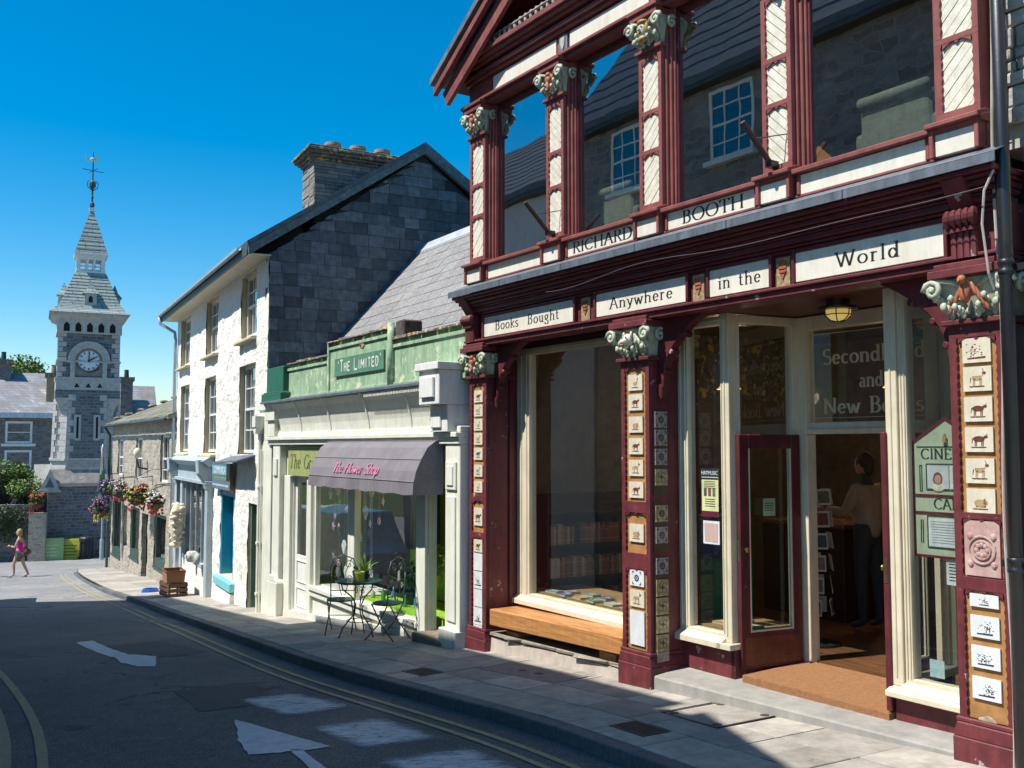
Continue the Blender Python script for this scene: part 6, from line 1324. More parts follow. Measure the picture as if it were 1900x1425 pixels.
# awning: folded canvas dome with valance
aw = gth('awning', 'purple grey canvas awning with pink lettering over the flower shop window', 'awning', 0, 0, 0)
prof = [(-.04, 2.03), (-.14, 2.02), (-.25, 1.94), (-.335, 1.80), (-.40, 1.66), (-.43, 1.54)]
xl, xr = -3.98, -.44
c = MB(); n = 24
for i in range(n):
    a, b = xl + (xr - xl) * i / n, xl + (xr - xl) * (i + 1) / n
    sag = lambda x, k: 0
    for k, (p, q) in enumerate(zip(prof, prof[1:])): c.face([(a, q[0] + sag(a, 1), q[1]), (b, q[0] + sag(b, 1), q[1]), (b, p[0], p[1]), (a, p[0], p[1])])
for x, s_ in ((xl, -1), (xr, 1)):
    ctr = (-.04, 1.54)
    for p, q in zip(prof, prof[1:]): c.face([(x, p[0], p[1]), (x, q[0], q[1]), (x, ctr[0], ctr[1])])
c.build('canopy', AWN, aw)['label'] = 'taut curved canvas'
bpy.data.objects[aw.children[0].name].modifiers.new('thick', 'SOLIDIFY').thickness = .004
c = MB(); N = 40
for i in range(N):
    a, b = xl + (xr - xl) * i / N, xl + (xr - xl) * (i + 1) / N; f = lambda x: -.43 - .006 * math.sin(x * 9); g_ = lambda x: 1.385 + .008 * math.sin(x * 11)
    c.face([(a, f(a) - .006, g_(a)), (b, f(b) - .006, g_(b)), (b, -.432, 1.54), (a, -.432, 1.54)])
for x in (xl, xr):
    for i in range(4): a, b = -.43 + .39 * i / 4, -.43 + .39 * (i + 1) / 4; c.face([(x, a, 1.385), (x, b, 1.385), (x, b, 1.54), (x, a, 1.54)])
v_ = c.build('valance', AWN, aw); v_.modifiers.new('thick', 'SOLIDIFY').thickness = .003
RIBM = mat('pale seam', (0.25, 0.23, 0.26), bs=0)
c = MB()
for k in (1, 3, 5): c.tube([(xl, prof[k][0] - .004, prof[k][1]), (xr, prof[k][0] - .004, prof[k][1])], .006, 6)
for p in prof[1:]: c.tube([(xr + .003, p[0], p[1]), (xr + .003, -.04, 1.545)], .004, 5)
c.tube([(xr + .004, p[0], p[1]) for p in prof], .006, 6); c.tube([(xr + .004, -.44, 1.54), (xr + .004, -.03, 1.54)], .006, 6); c.build('frame_bar', RIBM, aw)
PINKL = mat('magenta pink lettering', (0.68, 0.24, 0.38), bs=0)
letter_parts(aw, PINKL, 'The Flower Shop', -3.05, -1.50, .0, .135, 0, loc=(0, -.428, 1.605), rot=(R(-21), 0, 0), thick=.16, thin=.08, shear=.3, depth=.003)
# roof behind the parapet: laid stone tiles
rf = MB(); rf.prism([(.25, 2.6), (.25, 2.75), (3.0, 5.86), (5.7, 3.0), (5.7, 2.6)], -7.55, .02, 'x'); rf.build('roof', LICHEN, FL)
sl_ = math.hypot(2.75, 3.11); ang = math.atan2(3.11, 2.75); NC = 16
for k in range(NC):
    t0 = k / NC; w_t = .42; x = -7.5 + (.2 if k % 2 else 0)
    zz = 2.75 + 3.11 * t0
    if zz < 3.15: continue
    lim = -1.2 if zz < 4.6 else -3.0
    while x < lim:
        L = rnd.uniform(.34, .50); me = MB()
        a0, a1 = .25 + 2.75 * t0, .25 + 2.75 * (t0 + 1.25 / NC); z0_, z1_ = 2.75 + 3.11 * t0, 2.75 + 3.11 * (t0 + 1.25 / NC); nx, nz = -math.sin(ang), math.cos(ang); e = rnd.uniform(.006, .012)
        me.hexa([(x, a0 + nx * e, z0_ + nz * e), (x + L - .006, a0 + nx * e, z0_ + nz * e), (x + L - .006, a1 + nx * .004, z1_ + nz * .004), (x, a1 + nx * .004, z1_ + nz * .004),
                 (x, a0 + nx * (e + .011), z0_ + nz * (e + .011)), (x + L - .006, a0 + nx * (e + .011), z0_ + nz * (e + .011)), (x + L - .006, a1 + nx * .012, z1_ + nz * .012), (x, a1 + nx * .012, z1_ + nz * .012)])
        me.build('roof_tile', ROOFSL, FL); x += L
c = MB(); c.prism([(2.84, 5.74), (3.0, 5.93), (3.16, 5.74), (3.16, 5.70), (3.0, 5.89), (2.84, 5.70)], -7.56, -.0, 'x'); c.build('ridge_flashing', mat('pale lead ridge', (0.45, 0.48, 0.52), (0.34, 0.37, 0.40), rough=.5, bs=.2), FL)
c = MB(); c.prism([(.25, 2.75), (3.0, 5.86), (3.0, 5.96), (.20, 2.86)], -7.62, -7.50, 'x'); c.build('verge_mortar', mat('verge mortar', (0.36, 0.31, 0.25), rough=.95, bs=.6), FL)
# plants in and before the shop
LEAFM = mat('plant leaf', (0.06, 0.14, 0.025), (0.03, 0.075, 0.015), scale=10, rough=.5, bs=0, perobj=.2); LEAFY = mat('young yellow green leaf', (0.20, 0.30, 0.04), (0.10, 0.18, 0.03), rough=.5, bs=0)
def spiky(mb, c, n, L, m=0, droop=.5, w=.012, r_=None):
    r_ = r_ or rnd
    for i in range(n):
        a = r_.uniform(0, 6.28); el = r_.uniform(.35, 1.4); l_ = L * r_.uniform(.6, 1); d = Vector((math.cos(a) * math.cos(el), math.sin(a) * math.cos(el), math.sin(el))); s_ = d.cross(Vector((0, 0, 1))).normalized() * w
        p0 = Vector(c); p1 = p0 + d * l_ * .55; p2 = p0 + d * l_ - Vector((0, 0, l_ * droop * .35))
        mb.face([tuple(p0 - s_ * .6), tuple(p0 + s_ * .6), tuple(p1 + s_), tuple(p1 - s_)], m); mb.face([tuple(p1 - s_), tuple(p1 + s_), tuple(p2)], m)
def bush(mb, c, r, n, leaf=.05, m=0, r_=None):
    r_ = r_ or rnd
    for i in range(n):
        d = Vector((r_.gauss(0, 1), r_.gauss(0, 1), r_.gauss(0, 1))).normalized() * (r_.random() ** .45); p = Vector((c[0] + d.x * r[0], c[1] + d.y * r[1], c[2] + d.z * r[2]))
        u = Vector((r_.gauss(0, 1), r_.gauss(0, 1), r_.gauss(0, 1))).normalized(); v = u.orthogonal().normalized(); l_ = leaf * r_.uniform(.6, 1.3)
        mb.face([tuple(p - u * l_), tuple(p + v * l_ * .45), tuple(p + u * l_), tuple(p - v * l_ * .45)], m)
POTY = mat('lime yellow pot', (0.55, 0.58, 0.06), rough=.35, bs=0); POTD = mat('dark teal pot', (0.01, 0.05, 0.07), rough=.4, bs=0)
def pot(parent, r, h, m): return MB().lathe([(r * .72, 0), (r, h * .82), (r * 1.06, h * .84), (r * 1.06, h), (r * .94, h), (r * .9, h * .85), (0.01, h * .85)], (0, 0, 0), 16).build('pot', m, parent, smooth=False)
for x, y, z, lb, big in ((-2.35, .45, -.19, 'spiky palm in a dark pot in the flower shop window, left of the other', 1), (-1.70, .5, .10, 'spiky palm in a yellow pot in the flower shop window', 1), (-1.0, 1.2, .3, 'tall dark leafy plant inside the flower shop doorway', 2), (-.55, 1.6, -.5, 'broad leaved plant on the floor inside the flower shop doorway', 2)):
    p = gth('potted_plant', lb, 'plant', x, y, z); pot(p, .10, .17, POTY if 'yellow' in lb else POTD)
    f_ = MB(); spiky(f_, (0, 0, .15), 60 if big == 1 else 90, .52 if big == 1 else .85, w=.012 if big == 1 else .022); bush(f_, (0, 0, .38), (.16, .16, .2), 70, .05); f_.build('foliage', LEAFY if 'yellow' in lb else LEAFM, p)
    MB().tube([(0, 0, .1), (0, 0, .35)], .012, 6).build('stem', DARKWOOD, p)
for i in range(7):
    x = -3.15 + i * .24; b_ = gth('bottle', ['tall clear', 'small green', 'squat blue', 'slim clear', 'round green', 'little blue', 'narrow green'][i] + ' glass bottle on the lime green cloth in the flower shop window', 'bottle', x, .25 + .05 * (i % 3), -.20)
    h = .12 + .04 * (i % 3); MB().lathe([(.03, 0), (.034, .02), (.034, h * .6), (.012, h * .8), (.012, h), (.004, h)], (0, 0, 0), 10).build('body', mat(['clear bottle glass', 'green bottle glass', 'blue bottle glass'][i % 3], [(.5, .55, .5), (.10, .35, .15), (.10, .28, .45)][i % 3], rough=.15, bs=0, coat=.5), b_, smooth=True)
pd = gth('plant_stand', 'tall yellow turned wooden plant stand in the flower shop doorway', 'plant stand', -.78, .62, -.52)
MB().lathe([(.16, 0), (.16, .03), (.06, .06), (.05, .12), (.085, .16), (.05, .22), (.055, .55), (.08, .60), (.05, .64), (.055, 1.0), (.075, 1.05), (.06, 1.12), (.13, 1.20), (.13, 1.23)], (0, 0, 0), 18).build('column', mat('mustard yellow paint', (0.50, 0.38, 0.05), (0.40, 0.28, 0.04), rough=.4, bs=.1), pd, smooth=True)
MB().box(-.16, .16, -.16, .16, 1.23, 1.255).build('top', mat('mustard yellow paint', (0.5, .38, .05)), pd, bev=.006)
lt = gth('plant_stand', 'low lime green slatted stool just inside the flower shop door', 'stool', -.70, .30, -.30); c = MB()
for k in range(5): MB().box(-.22 + .09 * k, -.14 + .09 * k, -.14, .14, .16, .18).build('slat', LIMEC, lt)
for sx in (-1, 1): MB().box(sx * .17 - .015, sx * .17 + .015, -.12, .12, 0, .16).build('leg', LIMEC, lt)
# bistro table and two chairs of bent green steel
GSTL = mat('dark green wrought iron', (0.022, 0.060, 0.048), (0.014, 0.04, 0.032), scale=10, rough=.4, bs=.1, coat=.3)
def spiral(c, r, turns, y, sg=1, n=18, a0=0): return [(c[0] + sg * r * (1 - .85 * i / n) * math.cos(R(a0) + turns * 6.283 * i / n), y, c[1] + r * (1 - .85 * i / n) * math.sin(R(a0) + turns * 6.283 * i / n)) for i in range(n + 1)]
def bistro_chair(name, label, X_, Y_, rz):
    o = thing(name, label, 'chair', (X_, Y_, zq(X_, Y_)), rz, 'wrought iron bistro chairs outside the flower shop')
    s_ = MB()
    ring = [(.19 * math.cos(R(a)), .18 * math.sin(R(a)), .45) for a in range(0, 361, 20)]; s_.tube(ring, .010, 6)
    for k in range(-5, 6): w = math.sqrt(max(0, .18 ** 2 - (k * .032) ** 2)); s_.box(-w, w, k * .032 - .011, k * .032 + .011, .449, .456)
    s_.build('seat', GSTL, o)
    for sx in (-1, 1):
        MB().tube([(sx * .17, .14, .90 - .08), (sx * .17, .13, .60), (sx * .165, .12, .45), (sx * .17, -.02, .2), (sx * .175, -.22, 0)], .009, 7).build('leg', GSTL, o, smooth=True)
        MB().tube([(sx * .16, -.13, .45), (sx * .165, .02, .22), (sx * .17, .24, 0)], .009, 7).build('leg', GSTL, o, smooth=True)
    c = MB(); c.tube([(-.17, .135, .70), (-.18, .14, .86), (-.13, .15, .98), (0, .155, 1.03), (.13, .15, .98), (.18, .14, .86), (.17, .135, .70)], .009, 7)
    for sx in (-1, 1):
        c.tube(spiral((sx * .075, .90), .065, 1.3, .148, sx), .006, 6); c.tube(spiral((sx * .08, .72), .06, 1.2, .14, sx, a0=180), .006, 6)
        c.tube([(sx * .02, .13, .48), (sx * .06, .14, .62), (sx * .02, .145, .78), (sx * .11, .15, .98)], .006, 6)
    c.tube([(-.17, .135, .55), (.17, .135, .55)], .007, 6); c.build('backrest', GSTL, o, smooth=True)
    MB().tube([(-.17, .05, .23), (.17, .05, .23)], .006, 6).build('stretcher', GSTL, o); return o
p1 = FG.w(-2.72, -.40); p2 = FG.w(-1.42, -.30)
bistro_chair('bistro_chair', 'left wrought iron bistro chair, its back against the low white wall', p1[0], p1[1], FG.rz + R(58))
c2_ = bistro_chair('bistro_chair', 'right wrought iron bistro chair, turned towards the table with a price tag', p2[0], p2[1], FG.rz + R(-62))
MB().box(-.02, .02, .165, .168, .74, .86).build('price_tag', PAPER, c2_)
tp = FG.w(-2.05, -.42); tz = zq(tp[0], tp[1])
tb = thing('bistro_table', 'round wrought iron bistro table with scroll legs outside the flower shop', 'table', (tp[0], tp[1], tz), FG.rz)
MB().lathe([(.30, .70), (.305, .705), (.305, .72), (.29, .725), (.01, .725)], (0, 0, 0), 28).build('top', GSTL, tb)
for k in range(3):
    a = k * 2.094 + .4; ca, sa = math.cos(a), math.sin(a); MB().tube([(ca * r_, sa * r_, z) for r_, z in ((.24, .70), (.22, .62), (.10, .52), (.045, .42), (.06, .30), (.15, .20), (.22, .12), (.25, .03), (.27, 0))], .009, 7).build('leg', GSTL, tb, smooth=True)
c = MB(); c.tube([(.16 * math.cos(R(a)), .16 * math.sin(R(a)), .21) for a in range(0, 361, 20)], .006, 6); [c.tube(spiral((0.1 * sx, .58), .06, 1.2, 0, sx), .005, 5) for sx in (-1, 1)]; c.build('scroll_ring', GSTL, tb, smooth=True)
for dx, dy, lb, pm, k in ((-.16, .02, 'small dark potted cactus at the left of the bistro table', POTD, 0), (-.04, .10, 'spiky grass plant in a dark pot on the bistro table', POTD, 1), (.10, -.04, 'bright lime yellow pot on the bistro table', POTY, 2)):
    w_ = FG.w(-2.05 + dx, -.42 + dy); p = thing('potted_plant', lb, 'plant', (w_[0], w_[1], tz + .726), FG.rz); pot(p, .05 if k < 2 else .065, .10 if k < 2 else .12, pm)
    f_ = MB(); (spiky(f_, (0, 0, .09), 46, .34, w=.006) if k == 1 else (bush(f_, (0, 0, .13), (.035, .035, .05), 40, .02) if k == 0 else spiky(f_, (0, 0, .10), 14, .09, w=.005))); f_.build('foliage', LEAFY if k else LEAFM, p)
w_ = FG.w(-1.66, .35); 

# ------------------------------------------------------------ white three storey house
WH = thing('white_house', 'white limewashed three storey rubble house with slate hung gable and deep eaves', 'house', FW.loc, FW.rz)
def wth(name, label, cat, x, y, z, rz=0, group=None): return thing(name, label, cat, FW.w(x, y, z), FW.rz + rz, group)
XL = -10.45
HOLES = [(-9.90, -8.45, 4.08, 5.36), (-6.15, -4.75, 4.08, 5.36), (-2.32, -.95, 4.08, 5.36), (-9.80, -8.40, 1.80, 3.56), (-6.20, -4.78, 1.80, 3.56), (-2.38, -.95, 1.80, 3.56), (-9.4, -4.95, -1.0, 1.5), (-4.02, -2.66, -.76, 1.02), (-1.40, -.62, -1.4, .88)]
c = MB(); wall_holes(c, XL, -.02, -2.6, 5.42, .012, .40, HOLES, 1); lumpy(c, XL, -.015, -2.6, 5.42, .008, HOLES, step=.13, amp=.028, sc_=2.4, m=0); c.build('front_wall', [LIME, TANREV], WH)
c = MB(); c.box(XL, -.05, 1.2, 1.3, -2.6, 5.4); c.box(XL, -.05, .4, 1.2, 1.55, 1.65); c.box(XL, -.05, .4, 1.2, 3.7, 3.8); c.build('inner_wall', mat('grey inner wall', (0.10, 0.10, 0.10), rough=.9), WH)
c = MB(); c.box(XL, XL + .3, .4, 6, -2.6, 5.4); c.box(XL, -.05, 5.9, 6.0, -2.6, 5.4); c.prism([(0, 5.42), (6.0, 5.42), (3.0, 7.72)], XL, XL + .3, 'x'); c.build('rear_wall', LIME, WH)
for (a, b, z0, z1), cols, rows in zip(HOLES[:6], [2] * 6, [(1, 2)] * 3 + [(2, 2)] * 3):
    sash(WH, a + .06, b, z0 + .03, z1, .10, cols=3, rows=rows, fw=.06)
    MB().box(a + .12, b - .06, .22, .23, z0 + .1, z1 - .05).build('curtain', CURT, WH)
    s_ = MB()
    if not (z0 < 2 and a > -3): s_.hexa([(a - .12, -.13, z0 - .09), (b + .06, -.13, z0 - .09), (b + .06, .2, z0 - .09), (a - .12, .2, z0 - .09), (a - .12, -.13, z0 - .03), (b + .06, -.13, z0 - .03), (b + .06, .2, z0 + .02), (a - .12, .2, z0 + .02)]); s_.build('sill', TANREV, WH, bev=.012)
    # rough stone lintel showing through the limewash
MB().hexa([(-2.95, -.36, 1.60), (-.85, -.36, 1.66), (-.85, .10, 1.80), (-2.95, .10, 1.76), (-2.95, -.36, 1.64), (-.85, -.36, 1.70), (-.85, .10, 1.84), (-2.95, .10, 1.80)]).build('slate_canopy', ZINC, WH, bev=.008)
# gable, hung with slates, each one its own
c = MB(); c.box(-.3, -.012, .0, 6.0, -2.6, 5.42); c.prism([(0.0, 5.42), (6.0, 5.42), (3.0, 7.72)], -.3, -.012, 'x'); c.build('gable_wall', mat('dark slate battens', (0.03, 0.035, 0.04), rough=.8), WH)
rg = random.Random(21); z = 3.05; k = 0; ns = 0
def rooftop(y): return 5.50 + .74 * y if y < 3.0 else 5.50 + .74 * (6.0 - y)
gtop = lambda y: (4.16 + (y - 1.66) * 1.385) if y < 3.2 else 6.0   # what the low shop roof hides
while z < 7.75:
    h = rg.uniform(.195, .225); y = 0.0 + (rg.random() * .15); y_prev = 0.0
    first = True
    while y < 4.6:
        w = rg.uniform(.24, .40)
        if first: y = 0.002; w = rg.uniform(.14, .32); first = False
        top = min(rooftop(y), rooftop(y + w)) - .05
        if z + h < gtop(y) - .9: y += w; continue
        ra, rb_ = rooftop(y) - .03, rooftop(y + w) - .03
        if ra < z + .01 and rb_ > z + .03 and y < 2.9 and ns < 300:
            ys = y + w * (z - ra) / (rb_ - ra); m_ = MB(); pts = [(max(ys, y) + .003, z), (y + w - .003, z), (y + w - .003, min(rb_, z + h)), (min(y + w - .004, y + w * (min(z + h, rb_) - ra) / (rb_ - ra)), min(rb_, z + h))]
            m_.prism(pts[:3] if rb_ <= z + h else pts, -.014, .010, 'x'); m_.build('slate', SLATE, WH); ns += 1
        elif z < top and ns < 300:
            zt = min(z + h, max(rooftop(y), rooftop(y + w)) - .02); pl = [(y + .003, z + rg.uniform(-.003, .003)), (y + w - .003, z + rg.uniform(-.003, .003)), (y + w - .003, min(zt, rooftop(y + w) - .03) - .003), (y + .003, min(zt, rooftop(y) - .03) - .003)]
            if pl[2][1] > pl[1][1] + .02 or pl[3][1] > pl[0][1] + .02:
                pl[2] = (pl[2][0], max(pl[2][1], pl[1][1] + .004)); pl[3] = (pl[3][0], max(pl[3][1], pl[0][1] + .004))
                e = rg.uniform(.010, .022); m_ = MB(); m_.hexa([(.0 + e, pl[0][0], pl[0][1]), (.0 + e, pl[1][0], pl[1][1]), (-.012, pl[1][0], pl[1][1]), (-.012, pl[0][0], pl[0][1]), (-.004 + e * .4, pl[3][0], pl[3][1]), (-.004 + e * .4, pl[2][0], pl[2][1]), (-.014, pl[2][0], pl[2][1]), (-.014, pl[3][0], pl[3][1])])
                m_.build('slate', SLATE, WH); ns += 1
        y += w
    z += h
# roof slabs, boxed eaves, gutter, verge
for s_ in (0, 1):
    f = (lambda y: y) if s_ == 0 else (lambda y: 6.0 - y)
    rf = MB(); rf.prism([(f(-.42), 5.56), (f(3.0), 7.86), (f(3.0), 7.95), (f(-.44), 5.64)], XL - .25, .12, 'x'); rf.build('roof', SLATE, WH)
    vb = MB(); vb.prism([(f(-.40), 5.40), (f(3.0), 7.72), (f(3.0), 7.86), (f(-.42), 5.55)], .03, .125, 'x'); vb.build('verge_board', mat('peeling blue grey verge board', (0.15, 0.20, 0.21), (0.07, 0.105, 0.11), scale=9, rough=.8, bs=.4, chips=(0.30, 0.28, 0.24), chipamt=.6, chipscale=7), WH)
MB().box(XL - .2, .02, -.40, .02, 5.42, 5.445).build('soffit', CREAM, WH)
c = MB(); c.box(XL - .2, .06, -.43, -.40, 5.40, 5.57); c.build('fascia', mat('dark green grey fascia', (0.05, 0.085, 0.085), rough=.6), WH)
c = MB(); c.prism([(-.53, 5.60), (-.52, 5.55), (-.48, 5.525), (-.44, 5.55), (-.435, 5.60), (-.445, 5.60), (-.45, 5.555), (-.48, 5.54), (-.51, 5.56), (-.52, 5.60)], XL - .25, -.35, 'x'); c.build('gutter', mat('pale blue grey gutter', (0.45, 0.52, 0.56), (0.35, 0.42, 0.46), rough=.5), WH)
c = MB(); c.tube([(XL - .18, -.48, 5.54), (XL - .18, -.46, 5.35), (XL + .05, -.10, 5.10), (XL + .05, -.08, 4.9), (XL + .05, -.08, -2.2)], .045, 10); c.build('downpipe', mat('pale blue grey gutter', (0.4, .5, .5)), WH, smooth=True)
c = MB(); c.tube([(-.10, -.10, 2.3), (-.10, -.10, -1.3)], .035, 10); c.tube([(-.02, -.09, 1.9), (-.02, -.09, -1.3)], .018, 8); c.box(-.24, .02, -.22, -.02, 2.3, 2.5); c.prism([(-.24, 2.30), (.02, 2.30), (-.05, 2.18), (-.17, 2.18)], -.2, -.04, 'y')
for z in (1.2, .2, -.7): c.box(-.16, -.04, -.14, -.0, z, z + .05)
c.build('downpipe', CREAMW, WH, bev=.003)
# chimney built of thin stone courses
ch = MB(); x0, x1, y0, y1 = -1.42, -.60, .98, 2.74; ch.box(x0 + .03, x1 - .03, y0 + .03, y1 - .03, 5.8, 7.6); cho = ch.build('chimney', mat('chimney mortar', (0.22, 0.20, 0.17), rough=.95), WH)
CST = mat('thin grey chimney stone', (0.27, 0.255, 0.225), (0.17, 0.16, 0.14), scale=10, rough=.95, bs=.7, bd=.01, bscale=25, perobj=.28)
z = 6.25; rc = random.Random(4)
while z < 7.5:
    h = rc.uniform(.055, .085)
    for side in (0, 1):
        a, b = (x0, x1) if side == 0 else (y0, y1); t = a
        while t < b - .02:
            L = min(rc.uniform(.2, .55), b - t); e = rc.uniform(0, .018)
            if b - t - L < .1: L = b - t
            m_ = MB()
            if side == 0: m_.box(t, t + L - .008, y0 - e, y0 + .06, z, z + h - .008)
            else: m_.box(x1 - .06, x1 + e, t, t + L - .008, z, z + h - .008)
            m_.build('stone', CST, cho); t += L
    z += h
for i, (e, za, zb_) in enumerate(((.04, 7.50, 7.56), (.09, 7.56, 7.61), (.15, 7.61, 7.67), (.19, 7.67, 7.72), (.16, 7.72, 7.77))):
    t = y0 - e
    while t < y1 + e - .03:
        L = min(rc.uniform(.3, .6), y1 + e - t); MB().box(x0 - e, x1 + e + rc.uniform(-.015, .015), t, t + L - .006, za, zb_ - .003).build('cap_stone', LICHEN, cho, bev=.008); t += L
POTC = mat('clay chimney pot', (0.46, 0.27, 0.20), (0.30, 0.19, 0.15), scale=8, rough=.85, bs=.3)
for y in (1.46, 1.98, 2.50): MB().lathe([(.15, 0), (.14, .17), (.165, .18), (.165, .24), (.13, .24), (.12, .05)], (-1.0, y, 7.76), 18).build('chimney_pot', POTC, cho, smooth=False)
# pale blue grey shopfront at the left
PBG = mat('pale blue grey shopfront paint', (0.42, 0.50, 0.54), (0.34, 0.42, 0.46), scale=4, rough=.5, bs=.1)
c = MB(); X0, X1 = -9.55, -4.85
for x in (X0, X0 + .9, X1 - .35): c.box(x, x + .30, -.14, .1, -2.3, 1.15)
c.box(X0 - .05, X1, -.20, .1, 1.10, 1.18); c.box(X0, X1 - .05, -.12, .1, 1.18, 1.50); c.prism([(-.30, 1.62), (-.12, 1.72), (.02, 1.74), (.02, 1.50), (-.14, 1.50)], X0 - .1, X1 + .05, 'x'); c.box(X0 + 1.2, X1 - .35, -.10, .1, -.85, -.75); c.build('shopfront', PBG, WH, bev=.008)
for x in (X0 - .02, X1 - .38):
    m_ = MB(); m_.prism([(-.36, 1.66), (-.10, 1.66), (-.10, .95), (-.16, 1.0), (-.20, 1.15), (-.34, 1.35)], x, x + .34, 'x'); m_.build('console', PBG, WH, bev=.01)
w_ = MB(); w_.box(X0 + 1.2, X0 + 1.28, -.06, .02, -.75, 1.10); w_.box(X1 - .43, X1 - .35, -.06, .02, -.75, 1.10); [w_.box(X0 + 1.2 + k * .75, X0 + 1.24 + k * .75, -.05, .02, -.75, 1.10) for k in (1, 2, 3)]; w_ = w_.build('window', PBG, WH)
MB().box(X0 + 1.28, X1 - .43, -.01, -.004, -.75, 1.10).build('pane', GLASS, w_); c = MB(); c.box(X0 + .3, X1 - .35, .35, .45, -2.3, 1.5); c.build('inner_backdrop', DARK, WH)
MB().box(X0 + 1.2, X1 - .35, -.10, .1, -2.3, -.86).build('stall_riser', LIME, WH)
# vivid blue door recess with pale blue step
TURQ = mat('turquoise door paint', (0.02, 0.34, 0.48), (0.015, 0.28, 0.42), scale=3, rough=.35, bs=.05, coat=.3); TURL = mat('pale turquoise step paint', (0.22, 0.60, 0.66), (0.16, 0.50, 0.56), rough=.5)
c = MB(); c.box(-4.02, -3.92, .0, .3, -.76, 1.02); c.box(-2.76, -2.66, .0, .3, -.76, 1.02); c.box(-3.92, -2.76, .0, .3, .92, 1.02); c.box(-3.92, -2.76, .24, .30, -.76, .92)
for a, b in ((-3.85, -3.38), (-3.30, -2.83)):
    for z0, z1 in ((-.65, -.05), (.05, .82)): c.box(a, b, .222, .24, z0, z1)
c.build('door', TURQ, WH, bev=.006)
c = MB(); c.box(-4.20, -2.50, -.12, .25, -.98, -.79); c.build('step', TURL, WH, bev=.02); MB().box(-4.25, -2.5, -.10, .1, -1.8, -1.02).build('step_base', LIME, WH)
c = MB(); wall_holes(c, -1.40, -.62, -1.4, .88, .14, .18, []); c.box(-1.40, -1.34, .05, .18, -1.4, .88); c.build('side_door', mat('dull sage door', (0.14, 0.22, 0.16), (0.10, 0.16, 0.12), scale=4, rough=.6), WH, bev=.005)
sg = wth('trade_sign', 'weathered blue trade sign with pale lettering above the turquoise door', 'sign', -3.52, -.12, 1.33)
MB().box(-.95, .95, 0, .05, -.28, .28).build('board', mat('sign slate blue', (0.10, 0.20, 0.28), (0.07, 0.15, 0.22), rough=.5), sg, bev=.006); MB().box(.95, .99, -.01, .05, -.28, .28).build('edge', mat('orange brown edge', (0.30, 0.12, 0.04)), sg)
MB().box(-.90, .88, -.006, 0, .03, .22).build('name_band', mat('sign light blue', (0.20, 0.46, 0.56), rough=.5), sg)
text_obj('name_lettering', 'COMMUNICATE', sg, (-.01, -.0075, .06), .20, WL_, 1.06, spacing=.95); text_obj('lettering', 'ANTIQUES & COUNTRY WARE', sg, (-.01, -.003, -.09), .10, mat('yellow sign lettering', (0.55, 0.42, 0.10), bs=0), 1.0); lp = MB(); [lp.box(-.85 + .12 * k, -.77 + .12 * k, -.003, 0, -.21, -.17) for k in range(14)]; o_ = lp.build('small_print', WL_, sg); o_['kind'] = 'stuff'
# goods outside: sheepskin, crate, basket, woolly roll, blue dish
def sheepy(mb, pts, rs, n=14):
    mb.tube(pts, rs, n)
sk_ = wth('sheepskin', 'long creamy sheepskin hung beside the blue grey shopfront', 'sheepskin', -8.15, -.26, 0)
c = MB(); 
c.tube([(.02 * math.sin(k), -.02, .56 - k * .105) for k in range(12)], [.02, .11, .15, .17, .18, .18, .17, .16, .14, .12, .09, .04], 16)
for k in range(60):
    z = .47 - (k % 14) * .075; x = rnd.uniform(-.22, .22) * (1 - abs((k % 14) - 6) / 11); c.ell((x + .02 * math.sin(z * 8), rnd.uniform(-.12, .10), z), (.075, .09, .06), 0, 8, 6, jit=.5)
c.build('fleece', mat('creamy fleece', (0.78, 0.72, 0.56), (0.66, 0.58, 0.42), scale=20, rough=1, bs=.9, bd=.02), sk_, smooth=True)
cw = FW.w(-6.2, -.62); cz = zq(cw[0], cw[1])
CRW = mat('dark crate timber', (0.14, 0.075, 0.045), (0.07, 0.035, 0.022), scale=6, rough=.8, bs=.4)
cr = thing('crate', 'dark slatted wooden crate standing on the pavement under the wicker basket', 'crate', (cw[0], cw[1], cz), FW.rz + R(8))
for k in range(3): 
    for y in (-.22, .21): MB().box(-.36, .36, y, y + .012, .02 + .11 * k, .10 + .11 * k).build('slat', CRW, cr)
    for x in (-.36, .348): MB().box(x, x + .012, -.208, .21, .02 + .11 * k, .10 + .11 * k).build('slat', CRW, cr)
for sx in (-1, 1):
    for sy in (-1, 1): MB().box(sx * .33 - .02, sx * .33 + .02, sy * .19 - .018, sy * .19 + .018, 0, .34).build('corner_post', CRW, cr)
MB().box(-.345, .345, -.205, .205, .30, .33).build('lid', CRW, cr)
bk = thing('basket', 'brown wicker basket resting on top of the dark crate', 'basket', (cw[0], cw[1], cz + .34), FW.rz)
WICK = mat('orange brown wicker', (0.40, 0.19, 0.10), (0.22, 0.10, 0.05), scale=40, rough=.8, bs=.9, bd=.01, bscale=60, stretch=(1, 1, 3))
c = MB()
for k in range(9): z = .01 + .027 * k; e = .9 + .012 * k; c.tube([(sx * .34 * e, sy * .20 * e, z) for sx, sy in ((-1, -1), (1, -1), (1, 1), (-1, 1), (-1, -1))], .017, 6)
c.box(-.30, .30, -.17, .17, 0, .02); c.build('weave', WICK, bk)
c = MB(); 
for k in range(5): c.tube([(sx * .34, sy * .205, .255 + .0 * k) for sx, sy in ((-1, -1), (1, -1), (1, 1), (-1, 1), (-1, -1))], .022, 6)
c.build('rim', WICK, bk)
